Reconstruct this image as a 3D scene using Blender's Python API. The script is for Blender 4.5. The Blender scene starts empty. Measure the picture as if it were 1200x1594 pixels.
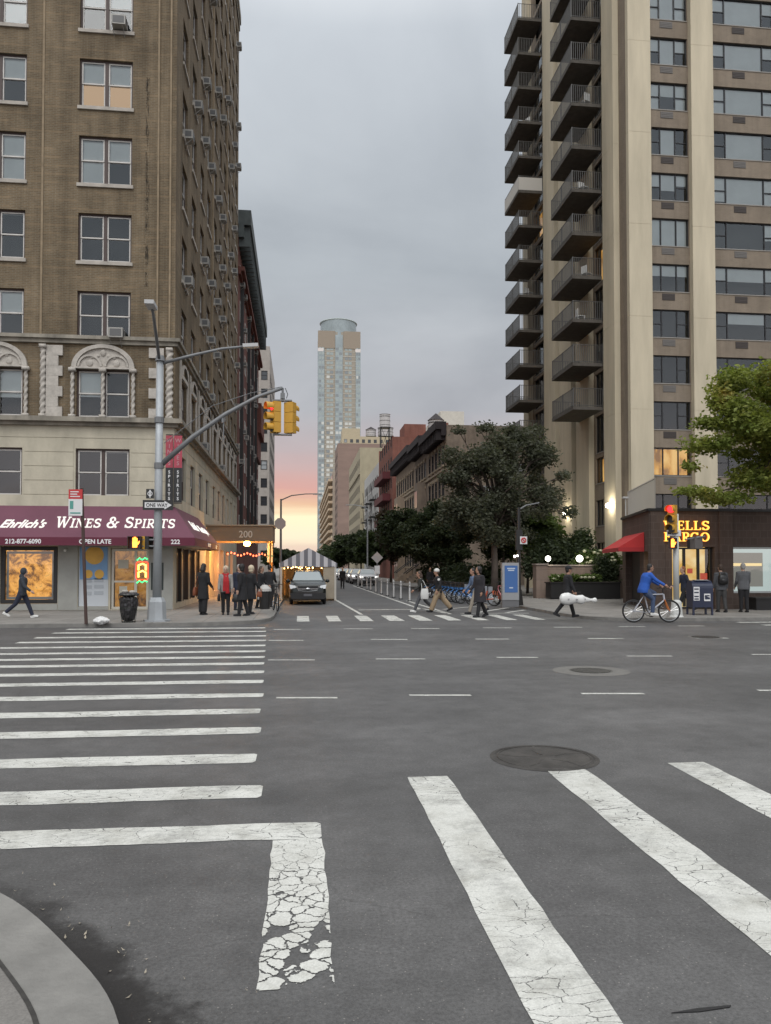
import bpy, bmesh, math, random
import numpy as np
from mathutils import Vector, Matrix
R = math.radians
random.seed(7)
scene = bpy.context.scene
C = scene.collection

# ------------------------------------------------------------------ camera
YAW, PITCH, F, PW, PH, CAMH, HOR = R(6.33), R(1.5), 1200.0, 1200, 1594, 1.8, 883.0
CY = HOR - F * math.tan(PITCH)
cd = bpy.data.cameras.new('Camera'); cam = bpy.data.objects.new('Camera', cd); C.objects.link(cam)
cam.location = (0, 0, CAMH); cam.rotation_euler = (R(90) + PITCH, 0, -YAW)
cd.sensor_width = 36; cd.sensor_fit = 'AUTO'; cd.lens = 36 * F / PH
cd.shift_y = (CY - PH / 2) / PH
cd.clip_end = 3000; cd.clip_start = 0.05
scene.camera = cam
_f = Vector((math.sin(YAW) * math.cos(PITCH), math.cos(YAW) * math.cos(PITCH), math.sin(PITCH)))
_r = Vector((math.cos(YAW), -math.sin(YAW), 0)); _u = _r.cross(_f)
def at(px, py, X=None, Y=None, Z=None):
    d = _f * F + _r * (px - PW / 2) + _u * (CY - py)
    t = X / d.x if X is not None else (Y / d.y if Y is not None else (Z - CAMH) / d.z)
    return Vector((0, 0, CAMH)) + d * t

# ------------------------------------------------------------------ sky, sun, exposure
SUN_EL, SUN_AZ = R(48), R(200)
w = bpy.data.worlds.new('World'); scene.world = w; w.use_nodes = True
nt = w.node_tree; nt.nodes.clear()
def N(t, tp, **k):
    n = t.nodes.new(tp)
    for a, b in k.items():
        if a == 'inp':
            for i, v in b.items(): n.inputs[i].default_value = v
        else: setattr(n, a, b)
    return n
def lk(t, a, b): t.links.new(a, b)
def math_n(t, op, a, b=None, c=None):
    n = N(t, 'ShaderNodeMath', operation=op)
    for i, v in enumerate((a, b, c)):
        if v is None: continue
        if isinstance(v, (int, float)): n.inputs[i].default_value = v
        else: lk(t, v, n.inputs[i])
    return n.outputs[0]
def ramp(t, fac, stops, interp='EASE'):
    n = N(t, 'ShaderNodeValToRGB'); cr = n.color_ramp; cr.interpolation = interp
    while len(cr.elements) < len(stops): cr.elements.new(0.5)
    for e, (p, c) in zip(cr.elements, stops):
        e.position = p; e.color = (c[0], c[1], c[2], 1) if not isinstance(c, (int, float)) else (c, c, c, 1)
    lk(t, fac, n.inputs[0]); return n.outputs[0]
def mixc(t, fac, a, b, bt='MIX'):
    n = N(t, 'ShaderNodeMix', data_type='RGBA', blend_type=bt)
    for i, v in ((0, fac), (6, a), (7, b)):
        if isinstance(v, (int, float)): n.inputs[i].default_value = v if i == 0 else (v, v, v, 1)
        elif isinstance(v, tuple): n.inputs[i].default_value = (v[0], v[1], v[2], 1)
        else: lk(t, v, n.inputs[i])
    return n.outputs[2]
def srgb(r, g, b):
    f = lambda c: (c / 255 / 12.92) if c <= 10 else ((c / 255 + .055) / 1.055) ** 2.4
    return (f(r), f(g), f(b))
def build_world():
    t = nt
    tc = N(t, 'ShaderNodeTexCoord'); sp = N(t, 'ShaderNodeSeparateXYZ'); lk(t, tc.outputs['Generated'], sp.inputs[0])
    x, y, z = sp.outputs
    zc = math_n(t, 'MAXIMUM', z, 0.0)
    # cloud layer: directions projected on a flat deck
    den = math_n(t, 'ADD', zc, 0.42)
    cx = math_n(t, 'DIVIDE', x, den); cy = math_n(t, 'DIVIDE', y, den)
    cv = N(t, 'ShaderNodeCombineXYZ'); lk(t, cx, cv.inputs[0]); lk(t, cy, cv.inputs[1])
    n1 = N(t, 'ShaderNodeTexNoise', inp={'Scale': 2.1, 'Detail': 7.0, 'Roughness': .5, 'Distortion': .5}); lk(t, cv.outputs[0], n1.inputs['Vector'])
    n2 = N(t, 'ShaderNodeTexNoise', inp={'Scale': 4.0, 'Detail': 5.0, 'Roughness': .55}); lk(t, cv.outputs[0], n2.inputs['Vector'])
    cl = math_n(t, 'ADD', math_n(t, 'MULTIPLY', n1.outputs[0], .8), math_n(t, 'MULTIPLY', n2.outputs[0], .2))
    cl = math_n(t, 'MULTIPLY_ADD', cl, 3.0, -1.0)
    cl = N(t, 'ShaderNodeClamp'); 
    lk(t, math_n(t, 'MULTIPLY_ADD', math_n(t, 'ADD', math_n(t, 'MULTIPLY', n1.outputs[0], .8), math_n(t, 'MULTIPLY', n2.outputs[0], .2)), 4.4, -1.7), cl.inputs[0])
    base = ramp(t, zc, [(0.0, srgb(205, 188, 182)), (.10, srgb(198, 190, 191)), (.2, srgb(184, 185, 190)), (.36, srgb(182, 188, 194)), (.58, srgb(206, 212, 219)), (.72, (1.25, 1.27, 1.3)), (1.0, (2.0, 2.02, 2.05))], 'LINEAR')  # last two stops lie above the frame, raised as added fill light
    dark = mixc(t, 1.0, base, (.90, .91, .92), 'MULTIPLY'); lite = mixc(t, 1.0, base, (1.17, 1.17, 1.16), 'MULTIPLY')
    grey = mixc(t, cl.outputs[0], dark, lite)
    # sunset glow low in the street axis
    az = math_n(t, 'ARCTAN2', x, y)
    azn = math_n(t, 'DIVIDE', math_n(t, 'ADD', az, R(-1)), R(34))
    g_az = math_n(t, 'POWER', 2.718, math_n(t, 'MULTIPLY', math_n(t, 'MULTIPLY', azn, azn), -1.0))
    nz = N(t, 'ShaderNodeTexNoise', inp={'Scale': 3.0, 'Detail': 4.0}); 
    mp = N(t, 'ShaderNodeMapping', inp={'Scale': (2.0, 2.0, 22.0)}); lk(t, tc.outputs['Generated'], mp.inputs[0]); lk(t, mp.outputs[0], nz.inputs['Vector'])
    zz = math_n(t, 'MULTIPLY_ADD', math_n(t, 'SUBTRACT', nz.outputs[0], .5), .030, z)
    glow = ramp(t, zz, [(0.0, srgb(246, 208, 196)), (.022, srgb(250, 222, 200)), (.040, (1.15, 1.0, .72)), (.066, (1.25, 1.08, .70)), (.082, srgb(252, 206, 168)), (.098, srgb(232, 176, 164)), (.150, srgb(208, 182, 181)), (.30, srgb(186, 184, 189))], 'LINEAR')
    g_el = ramp(t, z, [(0.0, 1.0), (.11, .95), (.20, 0.0)], 'LINEAR')
    col = mixc(t, math_n(t, 'MULTIPLY', g_az, g_el), grey, glow)
    # out-of-frame sky above and behind is brightened to add light on ground and facades
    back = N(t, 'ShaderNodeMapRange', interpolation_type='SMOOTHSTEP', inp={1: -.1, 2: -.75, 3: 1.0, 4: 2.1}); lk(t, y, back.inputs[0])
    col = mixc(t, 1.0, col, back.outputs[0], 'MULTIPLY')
    sky = N(t, 'ShaderNodeTexSky', sky_type='NISHITA', sun_disc=False, sun_elevation=SUN_EL, sun_rotation=SUN_AZ)
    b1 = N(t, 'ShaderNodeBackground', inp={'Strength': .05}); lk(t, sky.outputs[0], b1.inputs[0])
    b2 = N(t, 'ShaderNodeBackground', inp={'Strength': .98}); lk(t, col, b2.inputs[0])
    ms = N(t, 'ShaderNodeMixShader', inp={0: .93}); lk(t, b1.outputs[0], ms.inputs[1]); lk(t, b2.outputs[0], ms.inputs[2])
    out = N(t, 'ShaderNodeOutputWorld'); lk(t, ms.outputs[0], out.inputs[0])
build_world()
sd = bpy.data.lights.new('Sun', 'SUN'); sd.energy = 1.0; sd.angle = R(32); sd.color = (1, .96, .9)
sun = bpy.data.objects.new('Sun', sd); C.objects.link(sun)
sun.rotation_euler = (R(90) - SUN_EL, 0, math.pi - SUN_AZ); sun.location = (0, -20, 60)
scene.view_settings.view_transform = 'Standard'; scene.view_settings.look = 'None'
scene.view_settings.exposure = 0.0; scene.view_settings.gamma = 1.0
scene.view_settings.use_curve_mapping = False
try:
    scene.cycles.max_bounces = 6; scene.cycles.transparent_max_bounces = 12; scene.cycles.caustics_reflective = False
    scene.cycles.sample_clamp_indirect = 4.0
except Exception: pass

# ------------------------------------------------------------------ materials
MATS = {}
def mat(name, col, rough=.7, metal=0.0, var=.0, vscale=2.0, bump=0.0, bscale=30.0, emit=None, estr=1.0, spec=.5, stretch=None):
    if name in MATS: return MATS[name]
    m = bpy.data.materials.new(name); m.use_nodes = True; t = m.node_tree
    b = t.nodes['Principled BSDF']
    b.inputs['Base Color'].default_value = (*col, 1); b.inputs['Roughness'].default_value = rough; b.inputs['Metallic'].default_value = metal
    b.inputs['Specular IOR Level'].default_value = spec
    if var or bump:
        tc = N(t, 'ShaderNodeTexCoord'); vec = tc.outputs['Object']
        if stretch:
            mp = N(t, 'ShaderNodeMapping', inp={'Scale': stretch}); lk(t, vec, mp.inputs[0]); vec = mp.outputs[0]
    if var:
        n = N(t, 'ShaderNodeTexNoise', inp={'Scale': vscale, 'Detail': 6.0, 'Roughness': .6}); lk(t, vec, n.inputs['Vector'])
        k = N(t, 'ShaderNodeMapRange', inp={1: .25, 2: .75, 3: 1 - var, 4: 1 + var}); lk(t, n.outputs[0], k.inputs[0])
        lk(t, mixc(t, 1.0, (col[0], col[1], col[2]), k.outputs[0], 'MULTIPLY'), b.inputs['Base Color'])
    if bump:
        n = N(t, 'ShaderNodeTexNoise', inp={'Scale': bscale, 'Detail': 4.0}); lk(t, vec, n.inputs['Vector'])
        bp = N(t, 'ShaderNodeBump', inp={'Strength': bump, 'Distance': .02}); lk(t, n.outputs[0], bp.inputs['Height']); lk(t, bp.outputs[0], b.inputs['Normal'])
    if emit:
        b.inputs['Emission Color'].default_value = (*emit, 1); b.inputs['Emission Strength'].default_value = estr
    MATS[name] = m; return m
def glass(name='window_glass', tint=(.84, .89, .89), base=.035, k=1.0):
    if name in MATS: return MATS[name]
    m = bpy.data.materials.new(name); m.use_nodes = True; t = m.node_tree; t.nodes.clear()
    tr = N(t, 'ShaderNodeBsdfTransparent', inp={0: (*tint, 1)}); gl = N(t, 'ShaderNodeBsdfGlossy', inp={0: (.92, .95, .97, 1), 1: .03})
    fr = N(t, 'ShaderNodeFresnel', inp={0: 1.5}); f = math_n(t, 'MULTIPLY_ADD', fr.outputs[0], k, base)
    tc = N(t, 'ShaderNodeTexCoord'); n = N(t, 'ShaderNodeTexNoise', inp={'Scale': 1.3, 'Detail': 1.0}); lk(t, tc.outputs['Object'], n.inputs[0])
    bp = N(t, 'ShaderNodeBump', inp={'Strength': .12, 'Distance': .05}); lk(t, n.outputs[0], bp.inputs['Height']); lk(t, bp.outputs[0], gl.inputs['Normal'])
    cl = N(t, 'ShaderNodeClamp'); lk(t, f, cl.inputs[0])
    mx = N(t, 'ShaderNodeMixShader'); lk(t, cl.outputs[0], mx.inputs[0]); lk(t, tr.outputs[0], mx.inputs[1]); lk(t, gl.outputs[0], mx.inputs[2])
    o = N(t, 'ShaderNodeOutputMaterial'); lk(t, mx.outputs[0], o.inputs[0]); MATS[name] = m; return m
def brick(name, c1, c2, mortar, bw=.21, bh=.068, streak=.25, spots=.25, header=False, rough=.9, band=None):
    """brick laid in x+y / z, so it runs round axis-aligned corners"""
    if name in MATS: return MATS[name]
    m = bpy.data.materials.new(name); m.use_nodes = True; t = m.node_tree; b = t.nodes['Principled BSDF']
    g = N(t, 'ShaderNodeNewGeometry'); s = N(t, 'ShaderNodeSeparateXYZ'); lk(t, g.outputs['Position'], s.inputs[0])
    u = math_n(t, 'ADD', s.outputs[0], s.outputs[1]); v = N(t, 'ShaderNodeCombineXYZ'); lk(t, u, v.inputs[0]); lk(t, s.outputs[2], v.inputs[1])
    br = N(t, 'ShaderNodeTexBrick', inp={'Color1': (*c1, 1), 'Color2': (*c2, 1), 'Mortar': (*mortar, 1), 'Scale': 1.0, 'Mortar Size': .012, 'Bias': 0.0, 'Brick Width': bw, 'Row Height': bh})
    lk(t, v.outputs[0], br.inputs['Vector']); col = br.outputs[0]
    if header:   # every sixth course is a paler, shorter header course
        fr = math_n(t, 'FRACT', math_n(t, 'DIVIDE', s.outputs[2], bh * 5))
        hm = math_n(t, 'MULTIPLY', math_n(t, 'LESS_THAN', fr, .22), .5)
        n0 = N(t, 'ShaderNodeTexNoise', inp={'Scale': 1.0, 'Detail': 3.0}); mp0 = N(t, 'ShaderNodeMapping', inp={'Scale': (1.2, 5.0, 1.0)}); lk(t, v.outputs[0], mp0.inputs[0]); lk(t, mp0.outputs[0], n0.inputs[0])
        hm = math_n(t, 'MULTIPLY', hm, math_n(t, 'GREATER_THAN', n0.outputs[0], .5))
        col = mixc(t, hm, col, tuple(min(1, a * 1.75) for a in c2))
    mp = N(t, 'ShaderNodeMapping', inp={'Scale': (1.6, .16, 1.0)}); lk(t, v.outputs[0], mp.inputs[0])
    n1 = N(t, 'ShaderNodeTexNoise', inp={'Scale': 1.0, 'Detail': 6.0, 'Roughness': .65}); lk(t, mp.outputs[0], n1.inputs[0])
    k1 = N(t, 'ShaderNodeMapRange', inp={1: .3, 2: .72, 3: 1 + streak, 4: 1 - streak}); lk(t, n1.outputs[0], k1.inputs[0])
    col = mixc(t, 1.0, col, k1.outputs[0], 'MULTIPLY')
    n2 = N(t, 'ShaderNodeTexNoise', inp={'Scale': .5, 'Detail': 8.0, 'Roughness': .7}); lk(t, v.outputs[0], n2.inputs[0])
    k2 = N(t, 'ShaderNodeMapRange', inp={1: .3, 2: .7, 3: 1 - spots, 4: 1 + spots}); lk(t, n2.outputs[0], k2.inputs[0])
    col = mixc(t, 1.0, col, k2.outputs[0], 'MULTIPLY')
    lk(t, col, b.inputs['Base Color']); b.inputs['Roughness'].default_value = rough; b.inputs['Specular IOR Level'].default_value = .25
    bp = N(t, 'ShaderNodeBump', inp={'Strength': .4, 'Distance': .01}); lk(t, br.outputs[1], bp.inputs['Height']); bp.invert = True; lk(t, bp.outputs[0], b.inputs['Normal'])
    MATS[name] = m; return m
def emis(name, col, s):
    if name in MATS: return MATS[name]
    m = bpy.data.materials.new(name); m.use_nodes = True; t = m.node_tree; t.nodes.clear()
    e = N(t, 'ShaderNodeEmission', inp={0: (*col, 1), 1: s}); o = N(t, 'ShaderNodeOutputMaterial'); lk(t, e.outputs[0], o.inputs[0])
    MATS[name] = m; return m
def leafmat(name, c1, c2, c3=None):
    if name in MATS: return MATS[name]
    m = bpy.data.materials.new(name); m.use_nodes = True; t = m.node_tree; b = t.nodes['Principled BSDF']
    g = N(t, 'ShaderNodeNewGeometry'); n = N(t, 'ShaderNodeTexNoise', inp={'Scale': 1.1, 'Detail': 3.0}); lk(t, g.outputs['Position'], n.inputs[0])
    st = [(.3, c1), (.6, c2)]
    if c3: st.append((.75, c3))
    c = ramp(t, n.outputs[0], st, 'LINEAR')
    n2 = N(t, 'ShaderNodeTexNoise', inp={'Scale': 17.0, 'Detail': 1.0}); lk(t, g.outputs['Position'], n2.inputs[0])
    k = N(t, 'ShaderNodeMapRange', inp={1: .3, 2: .7, 3: .55, 4: 1.45}); lk(t, n2.outputs[0], k.inputs[0])
    c = mixc(t, 1.0, c, k.outputs[0], 'MULTIPLY'); lk(t, c, b.inputs['Base Color']); b.inputs['Roughness'].default_value = .6
    b.inputs['Specular IOR Level'].default_value = .3
    tl = N(t, 'ShaderNodeBsdfTranslucent'); lk(t, mixc(t, 1.0, c, (1.25, 1.3, .9), 'MULTIPLY'), tl.inputs[0]); mx = N(t, 'ShaderNodeMixShader', inp={0: .42}); lk(t, b.outputs[0], mx.inputs[1]); lk(t, tl.outputs[0], mx.inputs[2]); lk(t, mx.outputs[0], t.nodes['Material Output'].inputs[0])
    MATS[name] = m; return m

# ------------------------------------------------------------------ mesh builder
class MB:
    def __init__(s, off=(0, 0, 0)): s.v = []; s.f = []; s.off = Vector(off)
    def add(s, vs, fs):
        b = len(s.v); s.v += [tuple(p) for p in vs]; s.f += [tuple(b + i for i in f) for f in fs]; return s
    def quad(s, a, b, c, d): return s.add([a, b, c, d], [(0, 1, 2, 3)])
    def box(s, x0, x1, y0, y1, z0, z1):
        if x0 > x1: x0, x1 = x1, x0
        if y0 > y1: y0, y1 = y1, y0
        if z0 > z1: z0, z1 = z1, z0
        return s.add([(x0, y0, z0), (x1, y0, z0), (x1, y1, z0), (x0, y1, z0), (x0, y0, z1), (x1, y0, z1), (x1, y1, z1), (x0, y1, z1)],
                     [(3, 2, 1, 0), (4, 5, 6, 7), (0, 1, 5, 4), (1, 2, 6, 5), (2, 3, 7, 6), (3, 0, 4, 7)])
    def obox(s, c, size, rz=0, rx=0, ry=0):
        M = Matrix.Rotation(rz, 3, 'Z') @ Matrix.Rotation(ry, 3, 'Y') @ Matrix.Rotation(rx, 3, 'X'); h = Vector(size) / 2; vs = []
        for sz in (-1, 1):
            for sx, sy in ((-1, -1), (1, -1), (1, 1), (-1, 1)): vs.append(Vector(c) + M @ Vector((sx * h.x, sy * h.y, sz * h.z)))
        return s.add(vs, [(3, 2, 1, 0), (4, 5, 6, 7), (0, 1, 5, 4), (1, 2, 6, 5), (2, 3, 7, 6), (3, 0, 4, 7)])
    def path(s, pts, rad, n=8, cap=True, sq=(1, 1)):
        pts = [Vector(p) for p in pts]; rad = rad if isinstance(rad, (list, tuple)) else [rad] * len(pts)
        rings = []; ref = None
        for i, p in enumerate(pts):
            d = (pts[min(i + 1, len(pts) - 1)] - pts[max(i - 1, 0)]).normalized()
            if ref is None: ref = Vector((0, 0, 1)) if abs(d.z) < .9 else Vector((1, 0, 0))
            a = (ref - d * ref.dot(d)).normalized(); b = d.cross(a); ref = a
            rings.append([p + (a * math.cos(2 * math.pi * k / n) * sq[0] + b * math.sin(2 * math.pi * k / n) * sq[1]) * rad[i] for k in range(n)])
        vs = [q for r in rings for q in r]; fs = []
        for i in range(len(pts) - 1):
            for k in range(n): fs.append((i * n + k, i * n + (k + 1) % n, (i + 1) * n + (k + 1) % n, (i + 1) * n + k))
        if cap: fs.append(tuple(reversed(range(n)))); fs.append(tuple((len(pts) - 1) * n + k for k in range(n)))
        return s.add(vs, fs)
    def loft(s, secs, n=16, p=2.0):
        """stacked rings: (cx, cy, z, rx, ry); superellipse power p"""
        vs = []; fs = []
        for cx, cy, z, rx, ry in secs:
            for k in range(n):
                a = 2 * math.pi * k / n; ca, sa = math.cos(a), math.sin(a)
                vs.append((cx + rx * math.copysign(abs(ca) ** (2 / p), ca), cy + ry * math.copysign(abs(sa) ** (2 / p), sa), z))
        for i in range(len(secs) - 1):
            for k in range(n): fs.append((i * n + k, i * n + (k + 1) % n, (i + 1) * n + (k + 1) % n, (i + 1) * n + k))
        fs.append(tuple(reversed(range(n)))); fs.append(tuple((len(secs) - 1) * n + k for k in range(n)))
        return s.add(vs, fs)
    def ell(s, c, r, n=12, m=8, M=None):
        vs = []; fs = []
        for i in range(m + 1):
            th = math.pi * i / m
            for k in range(n):
                a = 2 * math.pi * k / n; q = Vector((r[0] * math.sin(th) * math.cos(a), r[1] * math.sin(th) * math.sin(a), -r[2] * math.cos(th)))
                vs.append(Vector(c) + (M @ q if M else q))
        for i in range(m):
            for k in range(n):
                a, b, d, e = i * n + k, i * n + (k + 1) % n, (i + 1) * n + (k + 1) % n, (i + 1) * n + k
                if i == 0: fs.append((a, d, e)) if False else fs.append((a, b, d, e))
                else: fs.append((a, b, d, e))
        return s.add(vs, fs)
    def torus(s, c, R0, r, axis='y', n=28, m=8):
        vs = []; fs = []
        for i in range(n):
            a = 2 * math.pi * i / n
            for k in range(m):
                b = 2 * math.pi * k / m; q = R0 + r * math.cos(b); h = r * math.sin(b)
                p = (q * math.cos(a), h, q * math.sin(a)) if axis == 'y' else ((h, q * math.cos(a), q * math.sin(a)) if axis == 'x' else (q * math.cos(a), q * math.sin(a), h))
                vs.append((c[0] + p[0], c[1] + p[1], c[2] + p[2]))
        for i in range(n):
            for k in range(m): fs.append((i * m + k, ((i + 1) % n) * m + k, ((i + 1) % n) * m + (k + 1) % m, i * m + (k + 1) % m))
        return s.add(vs, fs)
    def prism(s, poly, h0, h1, axis='z'):
        """poly in the two other axes (x,y | x,z | y,z), swept from h0 to h1"""
        def P(a, b, h): return (a, b, h) if axis == 'z' else ((a, h, b) if axis == 'y' else (h, a, b))
        n = len(poly); vs = [P(a, b, h0) for a, b in poly] + [P(a, b, h1) for a, b in poly]
        fs = [tuple(reversed(range(n))), tuple(range(n, 2 * n))] + [(i, (i + 1) % n, n + (i + 1) % n, n + i) for i in range(n)]
        return s.add(vs, fs)
    def wall(s, o, u, n, L, z0, z1, holes, t=.3):
        """flat wall from o along u with real openings and reveals; n points out"""
        o, u, n = Vector(o), Vector(u), Vector(n)
        P = lambda a, z, d=0: (o.x + u.x * a - n.x * d, o.y + u.y * a - n.y * d, z)
        flip = u.cross(Vector((0, 0, 1))).dot(n) < 0
        q = lambda *p: s.quad(*(reversed(p) if flip else p))
        us = sorted({0.0, L} | {min(max(h[k], 0), L) for h in holes for k in (0, 1)}); zs = sorted({z0, z1} | {min(max(h[k], z0), z1) for h in holes for k in (2, 3)})
        for i in range(len(us) - 1):
            for j in range(len(zs) - 1):
                a, b, c, d = us[i], us[i + 1], zs[j], zs[j + 1]
                if b - a < 1e-5 or d - c < 1e-5: continue
                m, e = (a + b) / 2, (c + d) / 2
                if any(h[0] < m < h[1] and h[2] < e < h[3] for h in holes): continue
                q(P(a, c), P(b, c), P(b, d), P(a, d))
        for a, b, c, d in [h[:4] for h in holes]:
            q(P(a, c), P(a, c, t), P(b, c, t), P(b, c)); q(P(a, d), P(b, d), P(b, d, t), P(a, d, t))
            q(P(a, c), P(a, d), P(a, d, t), P(a, c, t)); q(P(b, c), P(b, c, t), P(b, d, t), P(b, d))
        return s
    def mesh(s, name, m=None, smooth=False):
        me = bpy.data.meshes.new(name); o = s.off
        me.from_pydata([(p[0] - o[0], p[1] - o[1], p[2] - o[2]) for p in s.v], [], s.f)
        if m: me.materials.append(m)
        if smooth: me.polygons.foreach_set('use_smooth', [True] * len(me.polygons))
        me.update(); return me
    def build(s, name, m, parent=None, smooth=False, loc=None, rz=0):
        return link(name, s.mesh(name, m, smooth), parent, loc, rz)
def link(name, me, parent=None, loc=None, rz=0):
    o = bpy.data.objects.new(name, me); C.objects.link(o)
    if parent: o.parent = parent
    if loc is not None: o.location = loc
    if rz: o.rotation_euler[2] = rz
    return o
def tag(o, label=None, cat=None, group=None, kind=None):
    if label: o['label'] = label
    if cat: o['category'] = cat
    if group: o['group'] = group
    if kind: o['kind'] = kind
    return o
def T(name, label, cat, loc=(0, 0, 0), rz=0, group=None):
    o = bpy.data.objects.new(name, None); C.objects.link(o); o.location = loc; o.rotation_euler[2] = rz; o.empty_display_size = .2
    return tag(o, label, cat, group)
def dup(root, loc, rz=0, label=None, group=None, sc=None):
    r = root.copy(); C.objects.link(r); r.location = loc; r.rotation_euler = (0, 0, rz)
    if sc: r.scale = (sc, sc, sc)
    if label: r['label'] = label
    if group: r['group'] = group
    def rec(a, b):
        for ch in list(a.children):
            c = ch.copy(); C.objects.link(c); c.parent = b; rec(ch, c)
    rec(root, r); return r
def modmesh(me, mods):
    o = bpy.data.objects.new('tmp', me); C.objects.link(o)
    for tp, kw in mods:
        m = o.modifiers.new('m', tp)
        for a, b in kw.items(): setattr(m, a, b)
    dg = bpy.context.evaluated_depsgraph_get(); dg.update()
    r = bpy.data.meshes.new_from_object(o.evaluated_get(dg)); 
    bpy.data.objects.remove(o); return r
def text(name, s, m, size, parent=None, shear=0, ext=.01, off=0.0, loc=(0, 0, 0), rot=(R(90), 0, 0), sx=1.0, align='LEFT', sp=1.0):
    c = bpy.data.curves.new('t', 'FONT'); c.body = s; c.size = size; c.shear = shear; c.extrude = ext; c.offset = off; c.align_x = align; c.space_character = sp; c.resolution_u = 3
    o = bpy.data.objects.new('t', c); C.objects.link(o)
    dg = bpy.context.evaluated_depsgraph_get(); dg.update()
    me = bpy.data.meshes.new_from_object(o.evaluated_get(dg)); bpy.data.objects.remove(o)
    me.materials.clear(); me.materials.append(m)
    me.transform(Matrix.Translation(loc) @ Matrix(Matrix.LocRotScale(None, __import__('mathutils').Euler(rot), None)) @ Matrix.Diagonal((sx, 1, 1, 1)))
    me.name = name
    return link(name, me, parent)

# ------------------------------------------------------------------ ground
S = .11
def asphalt():
    m = bpy.data.materials.new('asphalt'); m.use_nodes = True; t = m.node_tree; b = t.nodes['Principled BSDF']
    g = N(t, 'ShaderNodeNewGeometry'); p = g.outputs['Position']
    def nz(s, d=4.0, r=.6, **k):
        n = N(t, 'ShaderNodeTexNoise', inp={'Scale': s, 'Detail': d, 'Roughness': r}); lk(t, p, n.inputs['Vector']); return n.outputs[0]
    big = ramp(t, nz(.35, 6, .65), [(.3, .060), (.5, .080), (.7, .106)], 'LINEAR')
    mid = N(t, 'ShaderNodeMapRange', inp={1: .3, 2: .7, 3: .76, 4: 1.22}); lk(t, nz(3.2, 8, .75), mid.inputs[0])
    fine = N(t, 'ShaderNodeMapRange', inp={1: .3, 2: .7, 3: .45, 4: 1.62}); lk(t, nz(48.0, 6, .9), fine.inputs[0])
    c = mixc(t, 1.0, big, mid.outputs[0], 'MULTIPLY'); c = mixc(t, 1.0, c, fine.outputs[0], 'MULTIPLY')
    mpx = N(t, 'ShaderNodeMapping', inp={'Scale': (.12, 1.0, 1.0)}); lk(t, p, mpx.inputs[0]); nx = N(t, 'ShaderNodeTexNoise', inp={'Scale': .9, 'Detail': 4.0}); lk(t, mpx.outputs[0], nx.inputs[0]); kx_ = N(t, 'ShaderNodeMapRange', inp={1: .3, 2: .7, 3: .86, 4: 1.14}); lk(t, nx.outputs[0], kx_.inputs[0]); c = mixc(t, 1.0, c, kx_.outputs[0], 'MULTIPLY')
    vo = N(t, 'ShaderNodeTexVoronoi', inp={'Scale': 55.0}); lk(t, p, vo.inputs['Vector'])
    sp = N(t, 'ShaderNodeSeparateColor'); lk(t, vo.outputs['Color'], sp.inputs[0])
    st = math_n(t, 'MULTIPLY', math_n(t, 'GREATER_THAN', sp.outputs[0], .90), math_n(t, 'LESS_THAN', vo.outputs['Distance'], .22))
    c = mixc(t, math_n(t, 'MULTIPLY', st, .55), c, (.26, .25, .23))
    dk = math_n(t, 'GREATER_THAN', nz(1.7, 3, .5), .70)
    c = mixc(t, math_n(t, 'MULTIPLY', dk, .22), c, (.03, .03, .032))
    # long sealed cracks
    wv = N(t, 'ShaderNodeTexNoise', inp={'Scale': .7, 'Detail': 5.0}); lk(t, p, wv.inputs['Vector'])
    ml = N(t, 'ShaderNodeVectorMath', operation='MULTIPLY_ADD'); lk(t, wv.outputs['Color'], ml.inputs[0]); ml.inputs[1].default_value = (.9, .9, 0); lk(t, p, ml.inputs[2])
    v2 = N(t, 'ShaderNodeTexVoronoi', feature='DISTANCE_TO_EDGE', inp={'Scale': .16}); lk(t, ml.outputs[0], v2.inputs['Vector'])
    cr = math_n(t, 'LESS_THAN', v2.outputs['Distance'], .0016)
    c = mixc(t, math_n(t, 'MULTIPLY', cr, .17), c, (.028, .028, .028))
    c = mixc(t, 1.0, c, (1.0, .985, .975), 'MULTIPLY')
    lk(t, c, b.inputs['Base Color']); b.inputs['Roughness'].default_value = .62; b.inputs['Specular IOR Level'].default_value = .4
    bp = N(t, 'ShaderNodeBump', inp={'Strength': .4, 'Distance': .004}); lk(t, nz(150.0, 3, .8), bp.inputs['Height']); lk(t, bp.outputs[0], b.inputs['Normal'])
    return m
M_ASPH = asphalt()
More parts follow.
